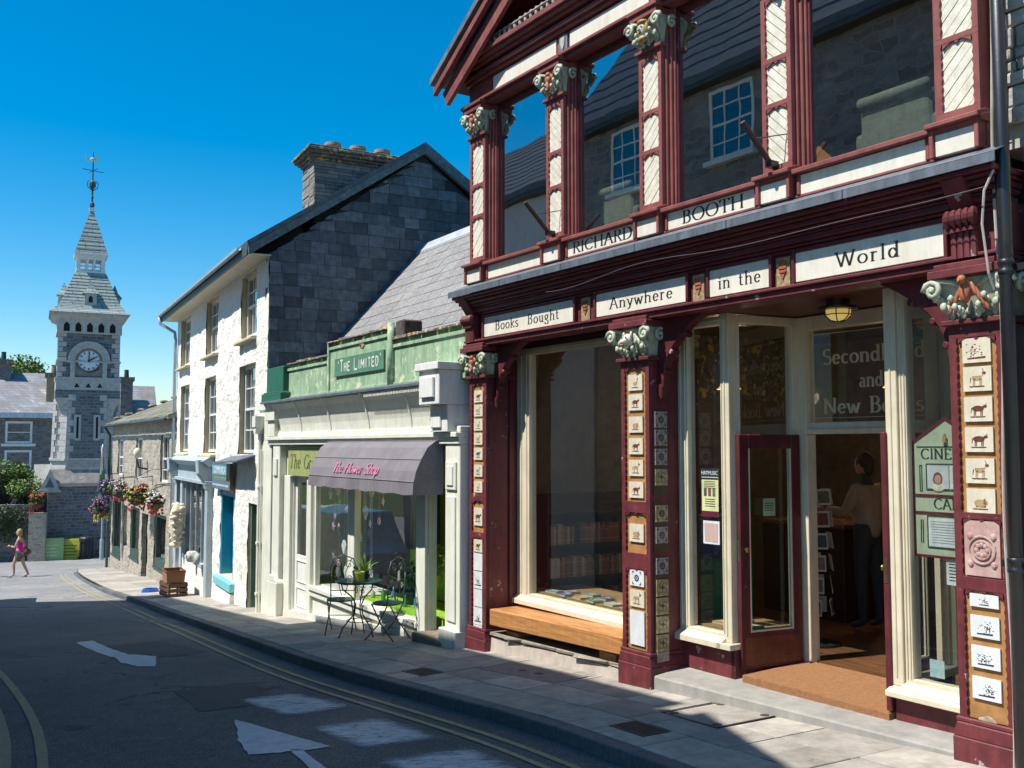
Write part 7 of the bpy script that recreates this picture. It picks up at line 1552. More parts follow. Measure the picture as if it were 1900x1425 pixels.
ob = thing('wool_roll', 'grey and white woolly roll lying on the shop window ledge', 'wool roll', FW.w(-6.3, -.22, -.62), FW.rz); c = MB(); c.lathe([(.11, 0), (.13, .04), (.13, .18), (.11, .22)], (0, -.10, 0), 16, 0, 'y'); c.build('roll', mat('grey white fleece', (0.62, 0.60, 0.55), (0.35, 0.33, 0.30), scale=14, rough=1, bs=.8), ob, smooth=True); MB().lathe([(.045, -.105), (.045, -.101)], (0, 0, 0), 12, 0, 'y').build('core', DARK, ob)
wl_ = thing('cushion', 'dark green and white cushion leaning on the shop window ledge', 'cushion', FW.w(-5.5, -.24, -.75), FW.rz); MB().ell((0, 0, .16), (.20, .08, .16), 0, 12, 8).build('cover', mat('green white cushion', (0.55, 0.55, 0.50), (0.04, 0.14, 0.07), scale=5, rough=.9), wl_, smooth=True)
bw_ = FW.w(-8.3, -.85); bl = thing('dish', 'small bright blue plastic dog dish on the pavement by the shopfront', 'dish', (bw_[0], bw_[1], zq(bw_[0], bw_[1])), 0); MB().lathe([(.22, 0), (.18, .09), (.15, .09), (.13, .03), (.01, .03)], (0, 0, 0), 16).build('dish_body', mat('bright blue plastic', (0.01, 0.08, 0.45), rough=.35, bs=0), bl)
# ------------------------------------------------------------ stone cottage at the foot of the street
SANDST = masonry('coursed sandstone rubble', [(0.30, 0.255, 0.20), (0.38, 0.33, 0.27), (0.46, 0.40, 0.31), (0.27, 0.245, 0.225)], (0.42, 0.38, 0.31), .30, .125, .016, .05, bs=.8, bd=.03)
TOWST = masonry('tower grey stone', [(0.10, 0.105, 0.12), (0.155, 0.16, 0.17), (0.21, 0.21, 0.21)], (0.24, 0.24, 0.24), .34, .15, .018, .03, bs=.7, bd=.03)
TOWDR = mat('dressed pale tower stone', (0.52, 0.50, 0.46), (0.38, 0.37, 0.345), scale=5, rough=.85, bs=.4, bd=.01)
RUBDK = masonry('dark grey rubble', [(0.13, 0.115, 0.115), (0.20, 0.18, 0.17), (0.27, 0.24, 0.22)], (0.22, 0.20, 0.19), .28, .12, .015, .05, bs=.8, bd=.03)
FARROOF = masonry('far slate roof', [(0.22, 0.23, 0.26), (0.32, 0.33, 0.36), (0.27, 0.26, 0.28), (0.40, 0.41, 0.43)], (0.17, 0.17, 0.19), .34, .17, .012, .03, bs=.5, bd=.02, dirt=(0.20, 0.18, 0.16))
DGREEN = mat('deep green shop paint', (0.035, 0.075, 0.055), (0.022, 0.05, 0.038), scale=4, rough=.45)
CT = thing('stone_cottage', 'long two storey sandstone cottage shop with low lichened roof and dark green windows', 'house', FS.loc, FS.rz)
def sth(name, label, cat, x, y, z, rz=0, group=None): return thing(name, label, cat, FS.w(x, y, z), FS.rz + rz, group)
SX = -12.2
SH = [(-10.8, -9.55, .92, 2.22), (-6.75, -5.45, .90, 2.24), (-2.35, -1.05, .92, 2.28), (-11.7, -9.6, -2.05, .05), (-7.55, -5.75, -1.75, -.05), (-3.05, -1.3, -1.62, -.03), (-9.0, -8.2, -1.5, -.1), (-5.25, -4.2, -2.3, -.15)]
c = MB(); wall_holes(c, SX, -.02, -3.4, 2.72, .02, .4, SH); lumpy(c, SX, -.02, -3.4, 2.72, .015, SH, step=.2, amp=.03, sc_=3); c.build('front_wall', SANDST, CT)
c = MB(); c.box(SX, SX + .3, .4, 6, -3.4, 2.7); c.prism([(0, 2.72), (6, 2.72), (3, 3.92)], SX, SX + .3, 'x'); c.box(SX + .3, -.02, 5.8, 6, -3.4, 2.7); c.build('side_wall', SANDST, CT)
c = MB(); c.box(SX + .3, -.02, .9, 1.0, -3.4, 2.7); c.build('inner_wall', DARK, CT)
for i, (a, b, z0, z1) in enumerate(SH[:3]): sash(CT, a + .05, b, z0, z1, .06, cols=2, rows=(2, 1)); MB().box(a + .1, b - .05, .18, .19, z0, z1).build('curtain', CURT, CT)
for a, b, z0, z1 in SH[3:6]:
    w = MB(); w.box(a, a + .10, .04, .16, z0, z1); w.box(b - .10, b, .04, .16, z0, z1); w.box(a + .1, b - .1, .04, .16, z1 - .10, z1); w.box(a + .1, b - .1, .0, .16, z0, z0 + .28); w.box(a - .04, b + .04, -.04, .04, z0 - .03, z0 + .03)
    wo_ = w.build('window', DGREEN, CT, bev=.008); gl_pane(a + .1, b - .1, .10, z0 + .28, z1 - .1, wo_)
MB().box(-9.0, -8.2, .10, .16, -1.5, -.1).build('side_window', mat('pale green light', (0.36, 0.42, 0.26), rough=.5), CT)
c = MB(); c.box(-5.25, -4.2, .16, .22, -2.3, -.15); c.box(-5.15, -5.05, .10, .16, -2.3, -.15); c.build('door', DGREEN, CT)
for k, x in enumerate((-2.6, -2.2, -6.6, -6.3)):
    o = sth('hanging_dress', ['long crimson dress hanging in the right lower cottage window', 'pale grey dress hanging in the right lower cottage window', 'magenta dress hanging in the middle lower cottage window', 'dark blue dress hanging in the middle lower cottage window'][k], 'dress', x, .40, -1.3)
    MB().lathe([(.16, 0), (.09, .45), (.10, .75), (.03, .85)], (0, 0, 0), 10).build('fabric', mat('dress %d' % k, [(.30, .02, .06), (.45, .45, .46), (.35, .02, .22), (.03, .04, .12)][k], rough=.9), o, smooth=True)
for s_ in (0, 1):
    f = (lambda y: y) if s_ == 0 else (lambda y: 6 - y)
    rf = MB(); N = 22
    rf.prism([(f(-.22), 2.70), (f(3.0), 3.99), (f(3.0), 4.09), (f(-.24), 2.78)], SX - .12, -.03, 'x'); rf.build('roof', mat('mossy stone tile roof', (0.26, 0.25, 0.18), (0.15, 0.145, 0.105), scale=5, rough=.95, bs=.9, bd=.03, bscale=10, chips=(0.42, 0.40, 0.34), chipamt=.64, chipscale=9), CT)
rr = random.Random(9)
for k in range(9):
    y0_ = -.24 + k * .36; z0_ = 2.78 + (y0_ + .24) * .404; x = SX - .12 - .05 * (k % 2)
    while x < -.05:
        L = rr.uniform(.45, .85); m_ = MB(); e = rr.uniform(.02, .04); b = min(x + L, -.04)
        m_.hexa([(x, y0_, z0_ + e - .02), (b - .01, y0_, z0_ + e - .02), (b - .01, y0_ + .42, z0_ + .175), (x, y0_ + .42, z0_ + .175), (x, y0_, z0_ + e + .02), (b - .01, y0_, z0_ + e + .02), (b - .01, y0_ + .42, z0_ + .20), (x, y0_ + .42, z0_ + .20)]); m_.build('roof_tile', MATS['mossy stone tile roof'], CT); x += L
for k in range(7): m_ = MB(); y_ = .2 + k * .42; m_.ell((SX - .08, y_, 2.80 + (y_ + .24) * .404 + .06), (.14, .17, .07), 0, 8, 6, jit=.3); m_.build('verge_stone', LICHEN, CT, smooth=True)
c = MB(); c.tube([(SX - .1, -.30, 2.72), (-.05, -.30, 2.70)], .045, 8); c.build('gutter', IRON, CT); c = MB(); c.tube([(SX - .05, -.28, 2.70), (SX - .02, -.10, 2.4), (SX - .02, -.10, -3.2)], .05, 8); c.build('downpipe', DGREEN, CT)
lt_ = sth('wall_lantern', 'small white globe wall lamp between the two right upper cottage windows', 'lamp', -4.55, -.30, 1.75)
MB().ell((0, 0, 0), (.12, .12, .17), 0, 12, 8).build('globe', mat('opal glass', (0.75, 0.72, 0.60), rough=.3, bs=0), lt_, smooth=True); c = MB(); c.tube([(0, 0, -.2), (0, .05, -.45), (0, .30, -.5)], .03, 6); c.build('bracket', IRON, lt_)
# hanging baskets
FLC = {'red': (.50, .03, .03), 'orange': (.62, .16, .03), 'purple': (.20, .08, .42), 'white': (.75, .75, .66), 'pink': (.60, .14, .25), 'salmon': (.65, .25, .18), 'yellow': (.6, .5, .08)}
FM_ = {k: mat(k + ' petals', v, rough=.6, bs=0) for k, v in FLC.items()}
DKL = mat('dark basket leaf', (0.05, 0.10, 0.03), (0.03, 0.06, 0.02), rough=.7, bs=0, scale=20)
rb = random.Random(77)
def basket(x, y, z, r, cols, lb, frame=FS, hook=True, trail='red'):
    r *= .88
    o = thing('hanging_basket', lb, 'flower basket', frame.w(x, y, z), frame.rz, 'hanging flower baskets')
    MB().lathe([(.03, -r * .75), (r * .5, -r * .55), (r * .8, -r * .2), (r * .85, 0), (r * .7, .0)], (0, 0, 0), 14).build('liner', mat('moss liner', (0.10, 0.085, 0.04), (0.05, 0.045, 0.02), rough=1, bs=.8), o, smooth=True)
    f_ = MB(); bush(f_, (0, 0, .05), (r * 1.1, r * .95, r * .75), 260, .06, 0, rb)
    lob = [(Vector((rb.uniform(-1, 1), rb.uniform(-.8, .8), rb.uniform(-.25, .9))) * r, rb.uniform(.3, .55) * r) for _ in range(9)]
    for c_, q_ in lob: bush(f_, tuple(c_ + Vector((0, 0, .05))), (q_, q_, q_), 70, .055, 0, rb)
    for i in range(170):
        c_, q_ = rb.choice(lob); d = Vector((rb.gauss(0, 1), rb.gauss(0, 1), rb.gauss(.3, .9))).normalized(); p = c_ + d * q_ * rb.uniform(.8, 1.15) + Vector((0, 0, .05)); d = Vector((max(-1, min(1, p.x / r)), 0, 0)); k = cols[int((d.x * .5 + .5) * len(cols) * .999) if rb.random() < .75 else rb.randrange(len(cols))]
        qs = rb.uniform(.022, .05); f_.ell(p, (qs, qs, qs * .7), 1 + sorted(FM_).index(k), 5, 4)
    for i in range(30):
        a = rb.uniform(0, 6.28); p = Vector((math.cos(a) * r * .7, math.sin(a) * r * .7, -r * rb.uniform(.1, 1.15))); f_.ell(p, (.035, .035, .04), 1 + sorted(FM_).index(trail), 5, 4); 
    f_.build('flowers', [DKL] + [FM_[k] for k in sorted(FM_)], o)['kind'] = 'stuff'
    if hook:
        c = MB(); [c.tube([(r * .8 * math.cos(a), r * .8 * math.sin(a), 0), (0, 0, r * 1.9)], .006, 4) for a in (0, 2.09, 4.19)]; c.tube([(0, 0, r * 1.9), (0, -y - .0, r * 2.05), (0, -y, r * 1.2)], .014, 5); c.build('hook', IRON, o)
basket(-.40, -.45, .40, .30, ['white', 'white', 'red', 'white'], 'hanging basket of white flowers with red trailing blooms, nearest the white house')
basket(-3.5, -.45, .40, .36, ['purple', 'salmon', 'red', 'yellow'], 'hanging basket of red and salmon flowers with purple edge, middle of the cottage')
basket(-6.9, -.45, .42, .30, ['white', 'white', 'pink', 'white'], 'hanging basket of white flowers near the far corner of the cottage')
basket(-9.3, -.45, .42, .34, ['purple', 'purple', 'white'], 'hanging basket of purple petunias by the flag at the cottage corner', trail='purple')
basket(-9.2, -.72, -.30, .36, ['salmon', 'pink', 'purple', 'purple'], 'lowest hanging basket, pink and purple flowers with yellow trails, by the far cottage window', trail='yellow')
po_ = thing('bollard_post', 'pale grey steel post standing beyond the cottage corner before the tower', 'post', (-18.45, 44.0, zq(-18.45, 44.0) - .1), 0)
c = MB(); c.tube([(0, 0, 0), (0, 0, 2.3)], .05, 8); c.build('shaft', mat('pale grey steel', (0.40, 0.44, 0.46), rough=.5), po_); MB().tube([(0, 0, 0), (0, 0, .9)], .09, 10).build('base', mat('pale grey steel', (.4, .44, .46)), po_); c = MB(); c.tube([(0, 0, 2.2), (-.05, -.1, 2.3)], .03, 6); c.build('arm', IRON, po_)
c = MB(); c.tube([(-4.4, -.3, 1.02), (-2.0, -.3, 1.28), (0, -.3, 1.36)], .010, 4); c.tube([(-4.4, -.3, 1.02), (-8, -.3, .85)], .010, 4); c.build('wire', IRON, None, loc=FS.loc, rz=FS.rz, label='thin wire strung along the cottage front below the upper windows', cat='wire')
# flag: white over green with a red emblem blot, hanging from a leaning pole
fg = sth('flag', 'drooping white and green flag with a small red emblem at the cottage corner', 'flag', -12.0, -.02, 0)
MB().tube([(0, .0, -.1), (-.45, -.30, 2.05)], .022, 6).build('pole', WHITE, fg)
c = MB(); NU, NV = 8, 18
def FP(u, v): 
    x = -.50 + .1 * v + u * (.14 + .80 * v ** .6) * (1 - .6 * max(0, v - .55) / .45); return (x - .12 * v, -.30 + .10 * v - .22 * u * v ** .5 + .07 * math.sin(u * 9 + v * 3) * (.3 + v), 2.03 - 2.1 * v - .18 * u * v)
for i in range(NU):
    for j in range(NV):
        u0, u1, v0, v1 = i / NU, (i + 1) / NU, j / NV, (j + 1) / NV; uc, vc = (u0 + u1) / 2, (v0 + v1) / 2
        m_ = 0 if (vc + .35 * (1 - uc)) < .52 or vc > .86 else 1
        if (uc - .72) ** 2 / .04 + (vc - .66) ** 2 / .008 < 1: m_ = 2
        c.face([FP(u0, v0), FP(u1, v0), FP(u1, v1), FP(u0, v1)], m_)
c.build('cloth', [mat('flag white', (0.72, 0.74, 0.74), rough=.8, bs=0), mat('flag green', (0.03, 0.36, 0.20), rough=.8, bs=0), mat('flag red', (0.45, 0.08, 0.05), bs=0)], fg, smooth=True)

# ------------------------------------------------------------ clock tower
TC = (-20.68, 47.1); TA = R(26.1)
TW = thing('clock_tower', 'tall grey stone clock tower with pyramid slate spire, white lantern and weather vane', 'clock tower', (TC[0], TC[1], 0), TA)
def sq(mb, h, z0, z1, h1=None, m=0): h1 = h if h1 is None else h1; mb.hexa([(-h, -h, z0), (h, -h, z0), (h, h, z0), (-h, h, z0), (-h1, -h1, z1), (h1, -h1, z1), (h1, h1, z1), (-h1, h1, z1)], m); return mb
def octo(mb, a, c_, z0, z1, a1=None, m=0):
    a1 = a1 or a
    def ring(a, z): return [(-a + c_, -a, z), (a - c_, -a, z), (a, -a + c_, z), (a, a - c_, z), (a - c_, a, z), (-a + c_, a, z), (-a, a - c_, z), (-a, -a + c_, z)]
    A = [mb.vt(p) for p in ring(a, z0)]; B = [mb.vt(p) for p in ring(a1, z1)]
    for i in range(8): mb.idx((A[i], A[(i + 1) % 8], B[(i + 1) % 8], B[i]), m)
    mb.idx(B, m); mb.idx(A[::-1], m)
c = MB(); sq(c, 1.62, -3.9, .10, 1.60); c.build('base', TOWST, TW)
c = MB(); sq(c, 1.72, .10, .17); sq(c, 1.80, .17, .27); c.build('base_cornice', TOWDR, TW); c = MB(); sq(c, 1.84, .27, .90, 1.50); c.build('skirt_roof', mat('lichened skirt stone', (0.34, 0.31, 0.27), (0.20, 0.18, 0.16), scale=4, rough=.95, bs=.6, chips=(0.52, 0.50, 0.46), chipamt=.62, chipscale=5), TW)
c = MB(); octo(c, 1.52, .62, .88, 1.02); octo(c, 1.50, .62, 1.02, 1.30); octo(c, 1.56, .62, 1.30, 1.42); c.build('quatrefoil_band', TOWDR, TW)
for k in range(4): 
    c = MB(); x = -.66 + .44 * k; [c.tube([(x + .14 * math.cos(R(a)), -1.51, 1.16 + .12 * math.sin(R(a))) for a in range(0, 361, 30)], .035, 5)]; c.build('roundel', TOWDR, TW)
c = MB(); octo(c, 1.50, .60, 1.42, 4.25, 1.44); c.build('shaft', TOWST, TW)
# dressed quoins along the chamfered corners, alternating in length
rq = random.Random(3)
for side in (-1, 1):
    z = 1.42
    while z < 4.2:
        h = .30; L = .16 + .16 * (int(z * 3.3) % 2); a = 1.50 - .06 * (z - 1.42) / 2.8
        m_ = MB(); x = side * (a - .60); m_.box(x - (L if side > 0 else 0), x + (0 if side > 0 else L), -a - .02, -a + .1, z, z + h - .02); m_.build('quoin', TOWDR, TW); z += h
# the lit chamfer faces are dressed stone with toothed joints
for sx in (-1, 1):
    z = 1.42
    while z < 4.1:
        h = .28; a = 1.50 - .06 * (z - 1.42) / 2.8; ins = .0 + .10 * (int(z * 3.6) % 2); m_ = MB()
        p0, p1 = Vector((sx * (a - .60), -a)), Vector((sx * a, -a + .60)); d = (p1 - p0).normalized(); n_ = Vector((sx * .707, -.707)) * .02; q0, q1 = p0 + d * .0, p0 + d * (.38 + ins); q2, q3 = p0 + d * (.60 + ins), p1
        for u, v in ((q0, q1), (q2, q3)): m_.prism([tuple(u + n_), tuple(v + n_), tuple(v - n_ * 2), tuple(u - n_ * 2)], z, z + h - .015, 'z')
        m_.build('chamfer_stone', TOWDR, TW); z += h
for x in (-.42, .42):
    m_ = MB(); m_.box(x - .15, x - .05, -1.52, -1.4, 2.35, 3.35); m_.box(x + .05, x + .15, -1.52, -1.4, 2.35, 3.35); m_.box(x - .15, x + .15, -1.52, -1.4, 3.35, 3.45); m_.box(x - .15, x + .15, -1.52, -1.4, 2.25, 2.35); m_.build('lancet_surround', TOWDR, TW); MB().box(x - .05, x + .05, -1.50, -1.45, 2.35, 3.35).build('lancet', DARK, TW)
c = MB(); sq(c, 1.40, 4.25, 5.10); c.build('trefoil_stage', TOWDR, TW)
c = MB(); sq(c, 1.41, 4.25, 4.62); c.box(-.85, .85, -1.43, -1.35, 3.9, 4.55); c.build('stage_masonry', TOWST, TW)
for sx in (-1, 1):  # broaches where the square turns to the chamfer
    m_ = MB(); a = 1.41; m_.hexa([(sx * (a - .30), -a + .3 - .02, 4.2 - .5)] * 0 + [(sx * .82, -1.43, 4.20), (sx * 1.40, -1.43, 4.20), (sx * 1.40, -.9, 4.20), (sx * .82, -.9, 4.20), (sx * .82, -1.44, 4.25), (sx * 1.42, -1.44, 4.25), (sx * 1.42, -.9, 4.25), (sx * .82, -.9, 4.25)]); 
    m_.face([(sx * .84, -1.45, 4.22), (sx * 1.42, -1.45, 4.22), (sx * 1.10, -1.24, 3.45)]); m_.face([(sx * 1.42, -1.45, 4.22), (sx * 1.42, -.85, 4.22), (sx * 1.10, -1.24, 3.45)]); m_.build('broach', TOWDR, TW)
for x in (-.5, 0, .5):
    m_ = MB(); [m_.ell((x + dx, -1.405, 4.82 + dz), (.055, .02, .055), 0, 7, 5) for dx, dz in ((0, .06), (-.05, -.03), (.05, -.03))]; m_.build('trefoil', DARK, TW)
c = MB(); sq(c, 1.44, 5.10, 5.22); sq(c, 1.40, 5.94, 6.02, 1.42); c.build('string_course', TOWDR, TW)
c = MB(); sq(c, 1.34, 5.22, 7.35); c.build('clock_stage', TOWST, TW)
z = 5.25
while z < 7.2:
    for sx in (-1, 1): L = .22 + .16 * (int(z * 4.2) % 2); MB().box(sx * 1.36, sx * (1.36 - L), -1.37, -1.2, z, z + .21).build('quoin', TOWDR, TW)
    z += .235
c = MB(); 
for r0, r1, y_ in ((.72, .84, -1.46), (.60, .72, -1.42), (.84, .92, -1.50)):
    pts = arc(0, 6.02, r1, r1, 0, 180, 20) + arc(0, 6.02, r0, r0, 180, 0, 20)
    for i in range(20):
        c.prism([pts[i], pts[i + 1], pts[40 - i], pts[41 - i]], y_, -1.30, 'y')
for sx in (-1, 1): c.box(sx * .60, sx * .80, -1.44, -1.3, 5.22, 6.0); c.box(sx * .80, sx * .95, -1.46, -1.3, 5.90, 6.02)
c.build('clock_arch', TOWDR, TW)
c = MB(); c.lathe([(.60, -1.36), (.60, -1.33)], (0, 0, 6.02), 28, 0, 'y'); c.box(-.6, .6, -1.36, -1.33, 5.3, 6.02); c.build('clock_recess', mat('warm recess stone', (0.30, 0.26, 0.22), rough=.9), TW)
ck = MB(); ck.lathe([(.47, -1.40), (.47, -1.36)], (0, 0, 6.02), 32, 0, 'y'); cko = ck.build('clock_face', mat('white clock dial', (0.72, 0.76, 0.78), rough=.4, bs=0), TW)
m_ = MB()
for k in range(12):
    a = R(90 - 30 * k); r0, r1 = .345, .445; w = .028 if k % 3 else .036; d = (math.cos(a), math.sin(a)); strip(m_, (d[0] * r0, 6.02 + d[1] * r0), (d[0] * r1, 6.02 + d[1] * r1), w * 1.7, -1.408, -1.40)
m_.build('numeral', LETTER, cko)
m_ = MB(); strip(m_, (0, 5.93), (0, 6.44), .045, -1.425, -1.415); m_.build('minute_hand', LETTER, cko)
a = R(30); m_ = MB(); strip(m_, (-.06 * math.cos(a), 6.02 - .06 * math.sin(a)), (.33 * math.cos(a), 6.02 + .33 * math.sin(a)), .06, -1.435, -1.427); m_.build('hour_hand', LETTER, cko)
# belfry arcade on corbels
c = MB(); XS = [-1.0, -.5, 0, .5, 1.0]; hw = .13
prev = -1.42
for x in XS + [None]:
    b = (x - hw) if x is not None else 1.42
    for (ax0, ax1) in ((prev, b),): c.box(ax0, ax1, -1.44, 1.44, 7.35, 8.0)
    if x is not None: prev = x + hw
c.box(-1.44, 1.44, -1.46, -1.2, 7.85, 8.05); c.box(-1.42, 1.42, -1.47, -1.2, 7.30, 7.38); c.build('arcade', TOWDR, TW)
for x in XS:
    MB().box(x - hw, x + hw, -1.36, -1.30, 7.36, 7.86).build('arcade_opening', DARK, TW)
    m_ = MB(); m_.prism([(x - hw, 7.86), (x - hw, 7.70), (x, 7.85)], -1.43, -1.3, 'y'); m_.prism([(x + hw, 7.86), (x, 7.85), (x + hw, 7.70)], -1.43, -1.3, 'y'); m_.build('arch_head', TOWDR, TW)
c = MB(); sq(c, 1.44, 7.98, 8.10, 1.62); sq(c, 1.66, 8.10, 8.22); sq(c, 1.72, 8.22, 8.27); c.build('cornice', TOWDR, TW)
TSL = masonry('pale green grey slate', [(0.27, 0.33, 0.31), (0.36, 0.42, 0.39), (0.31, 0.35, 0.35)], (0.12, 0.15, 0.15), .9, .16, .02, .005, bs=.5, bd=.02)
# flared lower roof in courses
prof_ = [(1.74, 8.27), (1.50, 8.46), (1.32, 8.72), (1.16, 9.05), (1.02, 9.38), (.90, 9.70), (.78, 10.0), (.68, 10.24)]
N = 13
def pr(z):
    for (a, za), (b, zb_) in zip(prof_, prof_[1:]):
        if z <= zb_: return a + (b - a) * (z - za) / (zb_ - za)
    return prof_[-1][0]
for k in range(N): z0 = 8.27 + 1.97 * k / N; z1 = 8.27 + 1.97 * (k + 1) / N; m_ = MB(); sq(m_, pr(z0) + .025, z0, z1, pr(z1) + .005); m_.build('roof_course', TSL, TW)
for ax in range(4):
    m_ = MB(); m_.xf = Matrix.Rotation(R(90 * ax), 4, 'Z'); m_.box(-.27, .27, -1.38, -.8, 8.64, 9.22); m_.build('dormer', TOWDR, TW)
    m_ = MB(); m_.xf = Matrix.Rotation(R(90 * ax), 4, 'Z'); q = [(-.36, -1.46, 9.20), (.36, -1.46, 9.20), (.36, -.7, 9.20), (-.36, -.7, 9.20)]; t = (0, -1.14, 9.86)
    mid = [(-.16, -1.28, 9.44), (.16, -1.28, 9.44), (.16, -.96, 9.44), (-.16, -.96, 9.44)]
    for i in range(4): m_.face([q[i], q[(i + 1) % 4], mid[(i + 1) % 4], mid[i]]); m_.face([mid[i], mid[(i + 1) % 4], t])
    m_.face(q[::-1]); m_.build('dormer_roof', TSL, TW)
    m_ = MB(); m_.xf = Matrix.Rotation(R(90 * ax), 4, 'Z'); m_.box(-.09, .09, -1.39, -1.37, 8.78, 8.98); m_.ell((0, -1.38, 8.98), (.09, .012, .10), 0, 9, 7); m_.build('dormer_opening', DARK, TW)
# white lantern, open on all sides
c = MB(); sq(c, .66, 10.22, 10.34); sq(c, .67, 11.0, 11.14)
for sx in (-1, 1):
    for sy in (-1, 1): c.box(sx * .64, sx * .46, sy * .64, sy * .46, 10.34, 11.0)
for k in (-.16, .16):
    for s_ in (-1, 1): c.box(k - .05, k + .05, s_ * .62, s_ * .54, 10.34, 11.0); c.box(s_ * .62, s_ * .54, k - .05, k + .05, 10.34, 11.0)
for s_ in (-1, 1): c.box(-.46, .46, s_ * .62, s_ * .55, 10.52, 10.60); c.box(s_ * .62, s_ * .55, -.46, .46, 10.52, 10.60); c.box(-.46, .46, s_ * .63, s_ * .53, 10.88, 11.0); c.box(s_ * .63, s_ * .53, -.46, .46, 10.88, 11.0)
c.build('lantern', WHITE, TW)
N = 10
for k in range(N): z0 = 11.12 + 2.15 * k / N; z1 = 11.12 + 2.15 * (k + 1) / N; w0 = .68 * (1 - k / N) ** .95 + .05; w1 = .68 * (1 - (k + 1) / N) ** .95 + .05; m_ = MB(); sq(m_, w0 + .02, z0, z1, w1); m_.build('spire_course', TSL, TW)
c = MB(); sq(c, .75, 11.06, 11.13); sq(c, .12, 13.25, 13.42); c.build('spire_cap', WHITE, TW)
wv = MB(); wv.tube([(0, 0, 13.4), (0, 0, 16.1)], [.05, .02], 6); wv.lathe([(.05, 0), (.12, .1), (.10, .22), (.04, .3)], (0, 0, 13.42), 10); wv.lathe([(.03, 0), (.07, .08), (.03, .16)], (0, 0, 13.85), 8)
for k in range(4):
    a = R(90 * k + 20); d = Vector((math.cos(a), math.sin(a), 0)); wv.tube([d * .03 + Vector((0, 0, 14.25)), d * .24 + Vector((0, 0, 14.40)), d * .27 + Vector((0, 0, 14.62)), d * .14 + Vector((0, 0, 14.72))], .02, 5); wv.tube([Vector((0, 0, 15.2)), d * .52 + Vector((0, 0, 15.2))], .018, 5)
wv.lathe([(.04, 14.3), (.16, 14.45), (.15, 14.62), (.05, 14.75)], (0, 0, 0), 8)
wv.build('weather_vane', mat('verdigris iron', (0.03, 0.07, 0.09), rough=.6), TW)
wc = MB(); wc.ell((0.0, 0, 15.72), (.17, .04, .12), 0, 9, 7); wc.prism([(-.16, 15.72), (-.36, 15.90), (-.26, 15.62)], -.02, .02, 'y'); wc.prism([(.10, 15.76), (.22, 15.98), (.26, 15.90), (.18, 15.70)], -.02, .02, 'y'); wc.build('cockerel', mat('pale gilded cockerel', (0.72, 0.72, 0.66), rough=.4), TW)
for o_ in TW.children:
    if o_.name.split('.')[0] in ('roof_course', 'dormer', 'dormer_roof', 'dormer_opening', 'lantern', 'spire_course', 'spire_cap', 'weather_vane', 'cockerel'): o_.scale.z = 1.05; o_.location.z = 8.27 * -.05
# gabled buttress head on the left of the base
c = MB(); c.prism([(-.35, -3.8), (.35, -3.8), (.35, .10), (-.35, .10)], -2.05, -1.55, 'x'); c.build('buttress', TOWST, TW)
c = MB(); 
for s_ in (-1, 1): c.prism([(s_ * .62, -.02), (s_ * .42, .06), (0, .92), (0, 1.12)], -2.2, -1.50, 'x')
c.box(-2.2, -1.5, -.62, .62, -.08, .02); c.build('gablet', TOWDR, TW); MB().prism([(-.40, .04), (.40, .04), (0, .88)], -2.10, -2.0, 'x').build('gablet_panel', TOWST, TW)
cw2 = MB(); cw2.prism([(-1.95, -.05), (-1.1, -.05), (-1.52, .95)], -1.9, -1.75, 'y'); cw2.box(-2.02, -1.05, -1.95, -1.65, -.14, -.05); cw2.build('front_gablet', TOWDR, TW); MB().prism([(-1.72, .08), (-1.34, .08), (-1.53, .52)], -1.93, -1.89, 'y').build('gablet_recess', mat('gablet recess', (0.12, 0.16, 0.13), rough=.9), TW)
# far side town plaque lettering is out of sight; litter bin and boards at its foot
def gz(x, y): return zq(x, y)
BG = mat('faded green board', (0.42, 0.58, 0.22), (0.34, 0.50, 0.17), scale=3, rough=.6, bs=0); BY = mat('yellow board', (0.58, 0.55, 0.05), (0.48, 0.47, 0.04), rough=.6, bs=0)
for x, y, w_, h_, m_, lb in ((-20.98, 44.50, 1.08, 1.0, BG, 'pale green sandwich board with leafy emblem at the tower foot'), (-20.30, 44.95, .84, .92, BY, 'smaller yellow sandwich board beside the pale green one')):
    o = thing('sandwich_board', lb, 'sandwich board', (x, y, gz(x, y) - .1), R(24))
    for s_ in (-1, 1): p_ = MB(); p_.hexa([(-w_ / 2, s_ * .22 - .015, 0), (w_ / 2, s_ * .22 - .015, 0), (w_ / 2, s_ * .22 + .015, 0), (-w_ / 2, s_ * .22 + .015, 0), (-w_ / 2, s_ * .03 - .015, h_), (w_ / 2, s_ * .03 - .015, h_), (w_ / 2, s_ * .03 + .015, h_), (-w_ / 2, s_ * .03 + .015, h_)]); p_.build('panel', m_, o, bev=.01)
    l = MB(); tl = R(-11)
    def LP(x0, x1, z0, z1): l.hexa([(x0, -.24 + z0 * .19 / h_ - .005, z0), (x1, -.24 + z0 * .19 / h_ - .005, z0), (x1, -.235 + z0 * .19 / h_, z0), (x0, -.235 + z0 * .19 / h_, z0), (x0, -.24 + z1 * .19 / h_ - .005, z1), (x1, -.24 + z1 * .19 / h_ - .005, z1), (x1, -.235 + z1 * .19 / h_, z1), (x0, -.235 + z1 * .19 / h_, z1)])
    for k in range(4): LP(-w_ * .3, w_ * (.30 - .06 * (k % 2)), h_ * (.66 - .15 * k), h_ * (.66 - .15 * k) + .05)
    l.build('print', mat('pale print' if m_ is BG else 'olive print', (0.66, 0.75, 0.5) if m_ is BG else (0.20, 0.18, 0.02), bs=0), o)
bx, by = -19.55, 44.95; bn = thing('litter_bin', 'dark slatted litter bin standing against the tower base', 'litter bin', (bx, by, gz(bx, by) - .1), 0)
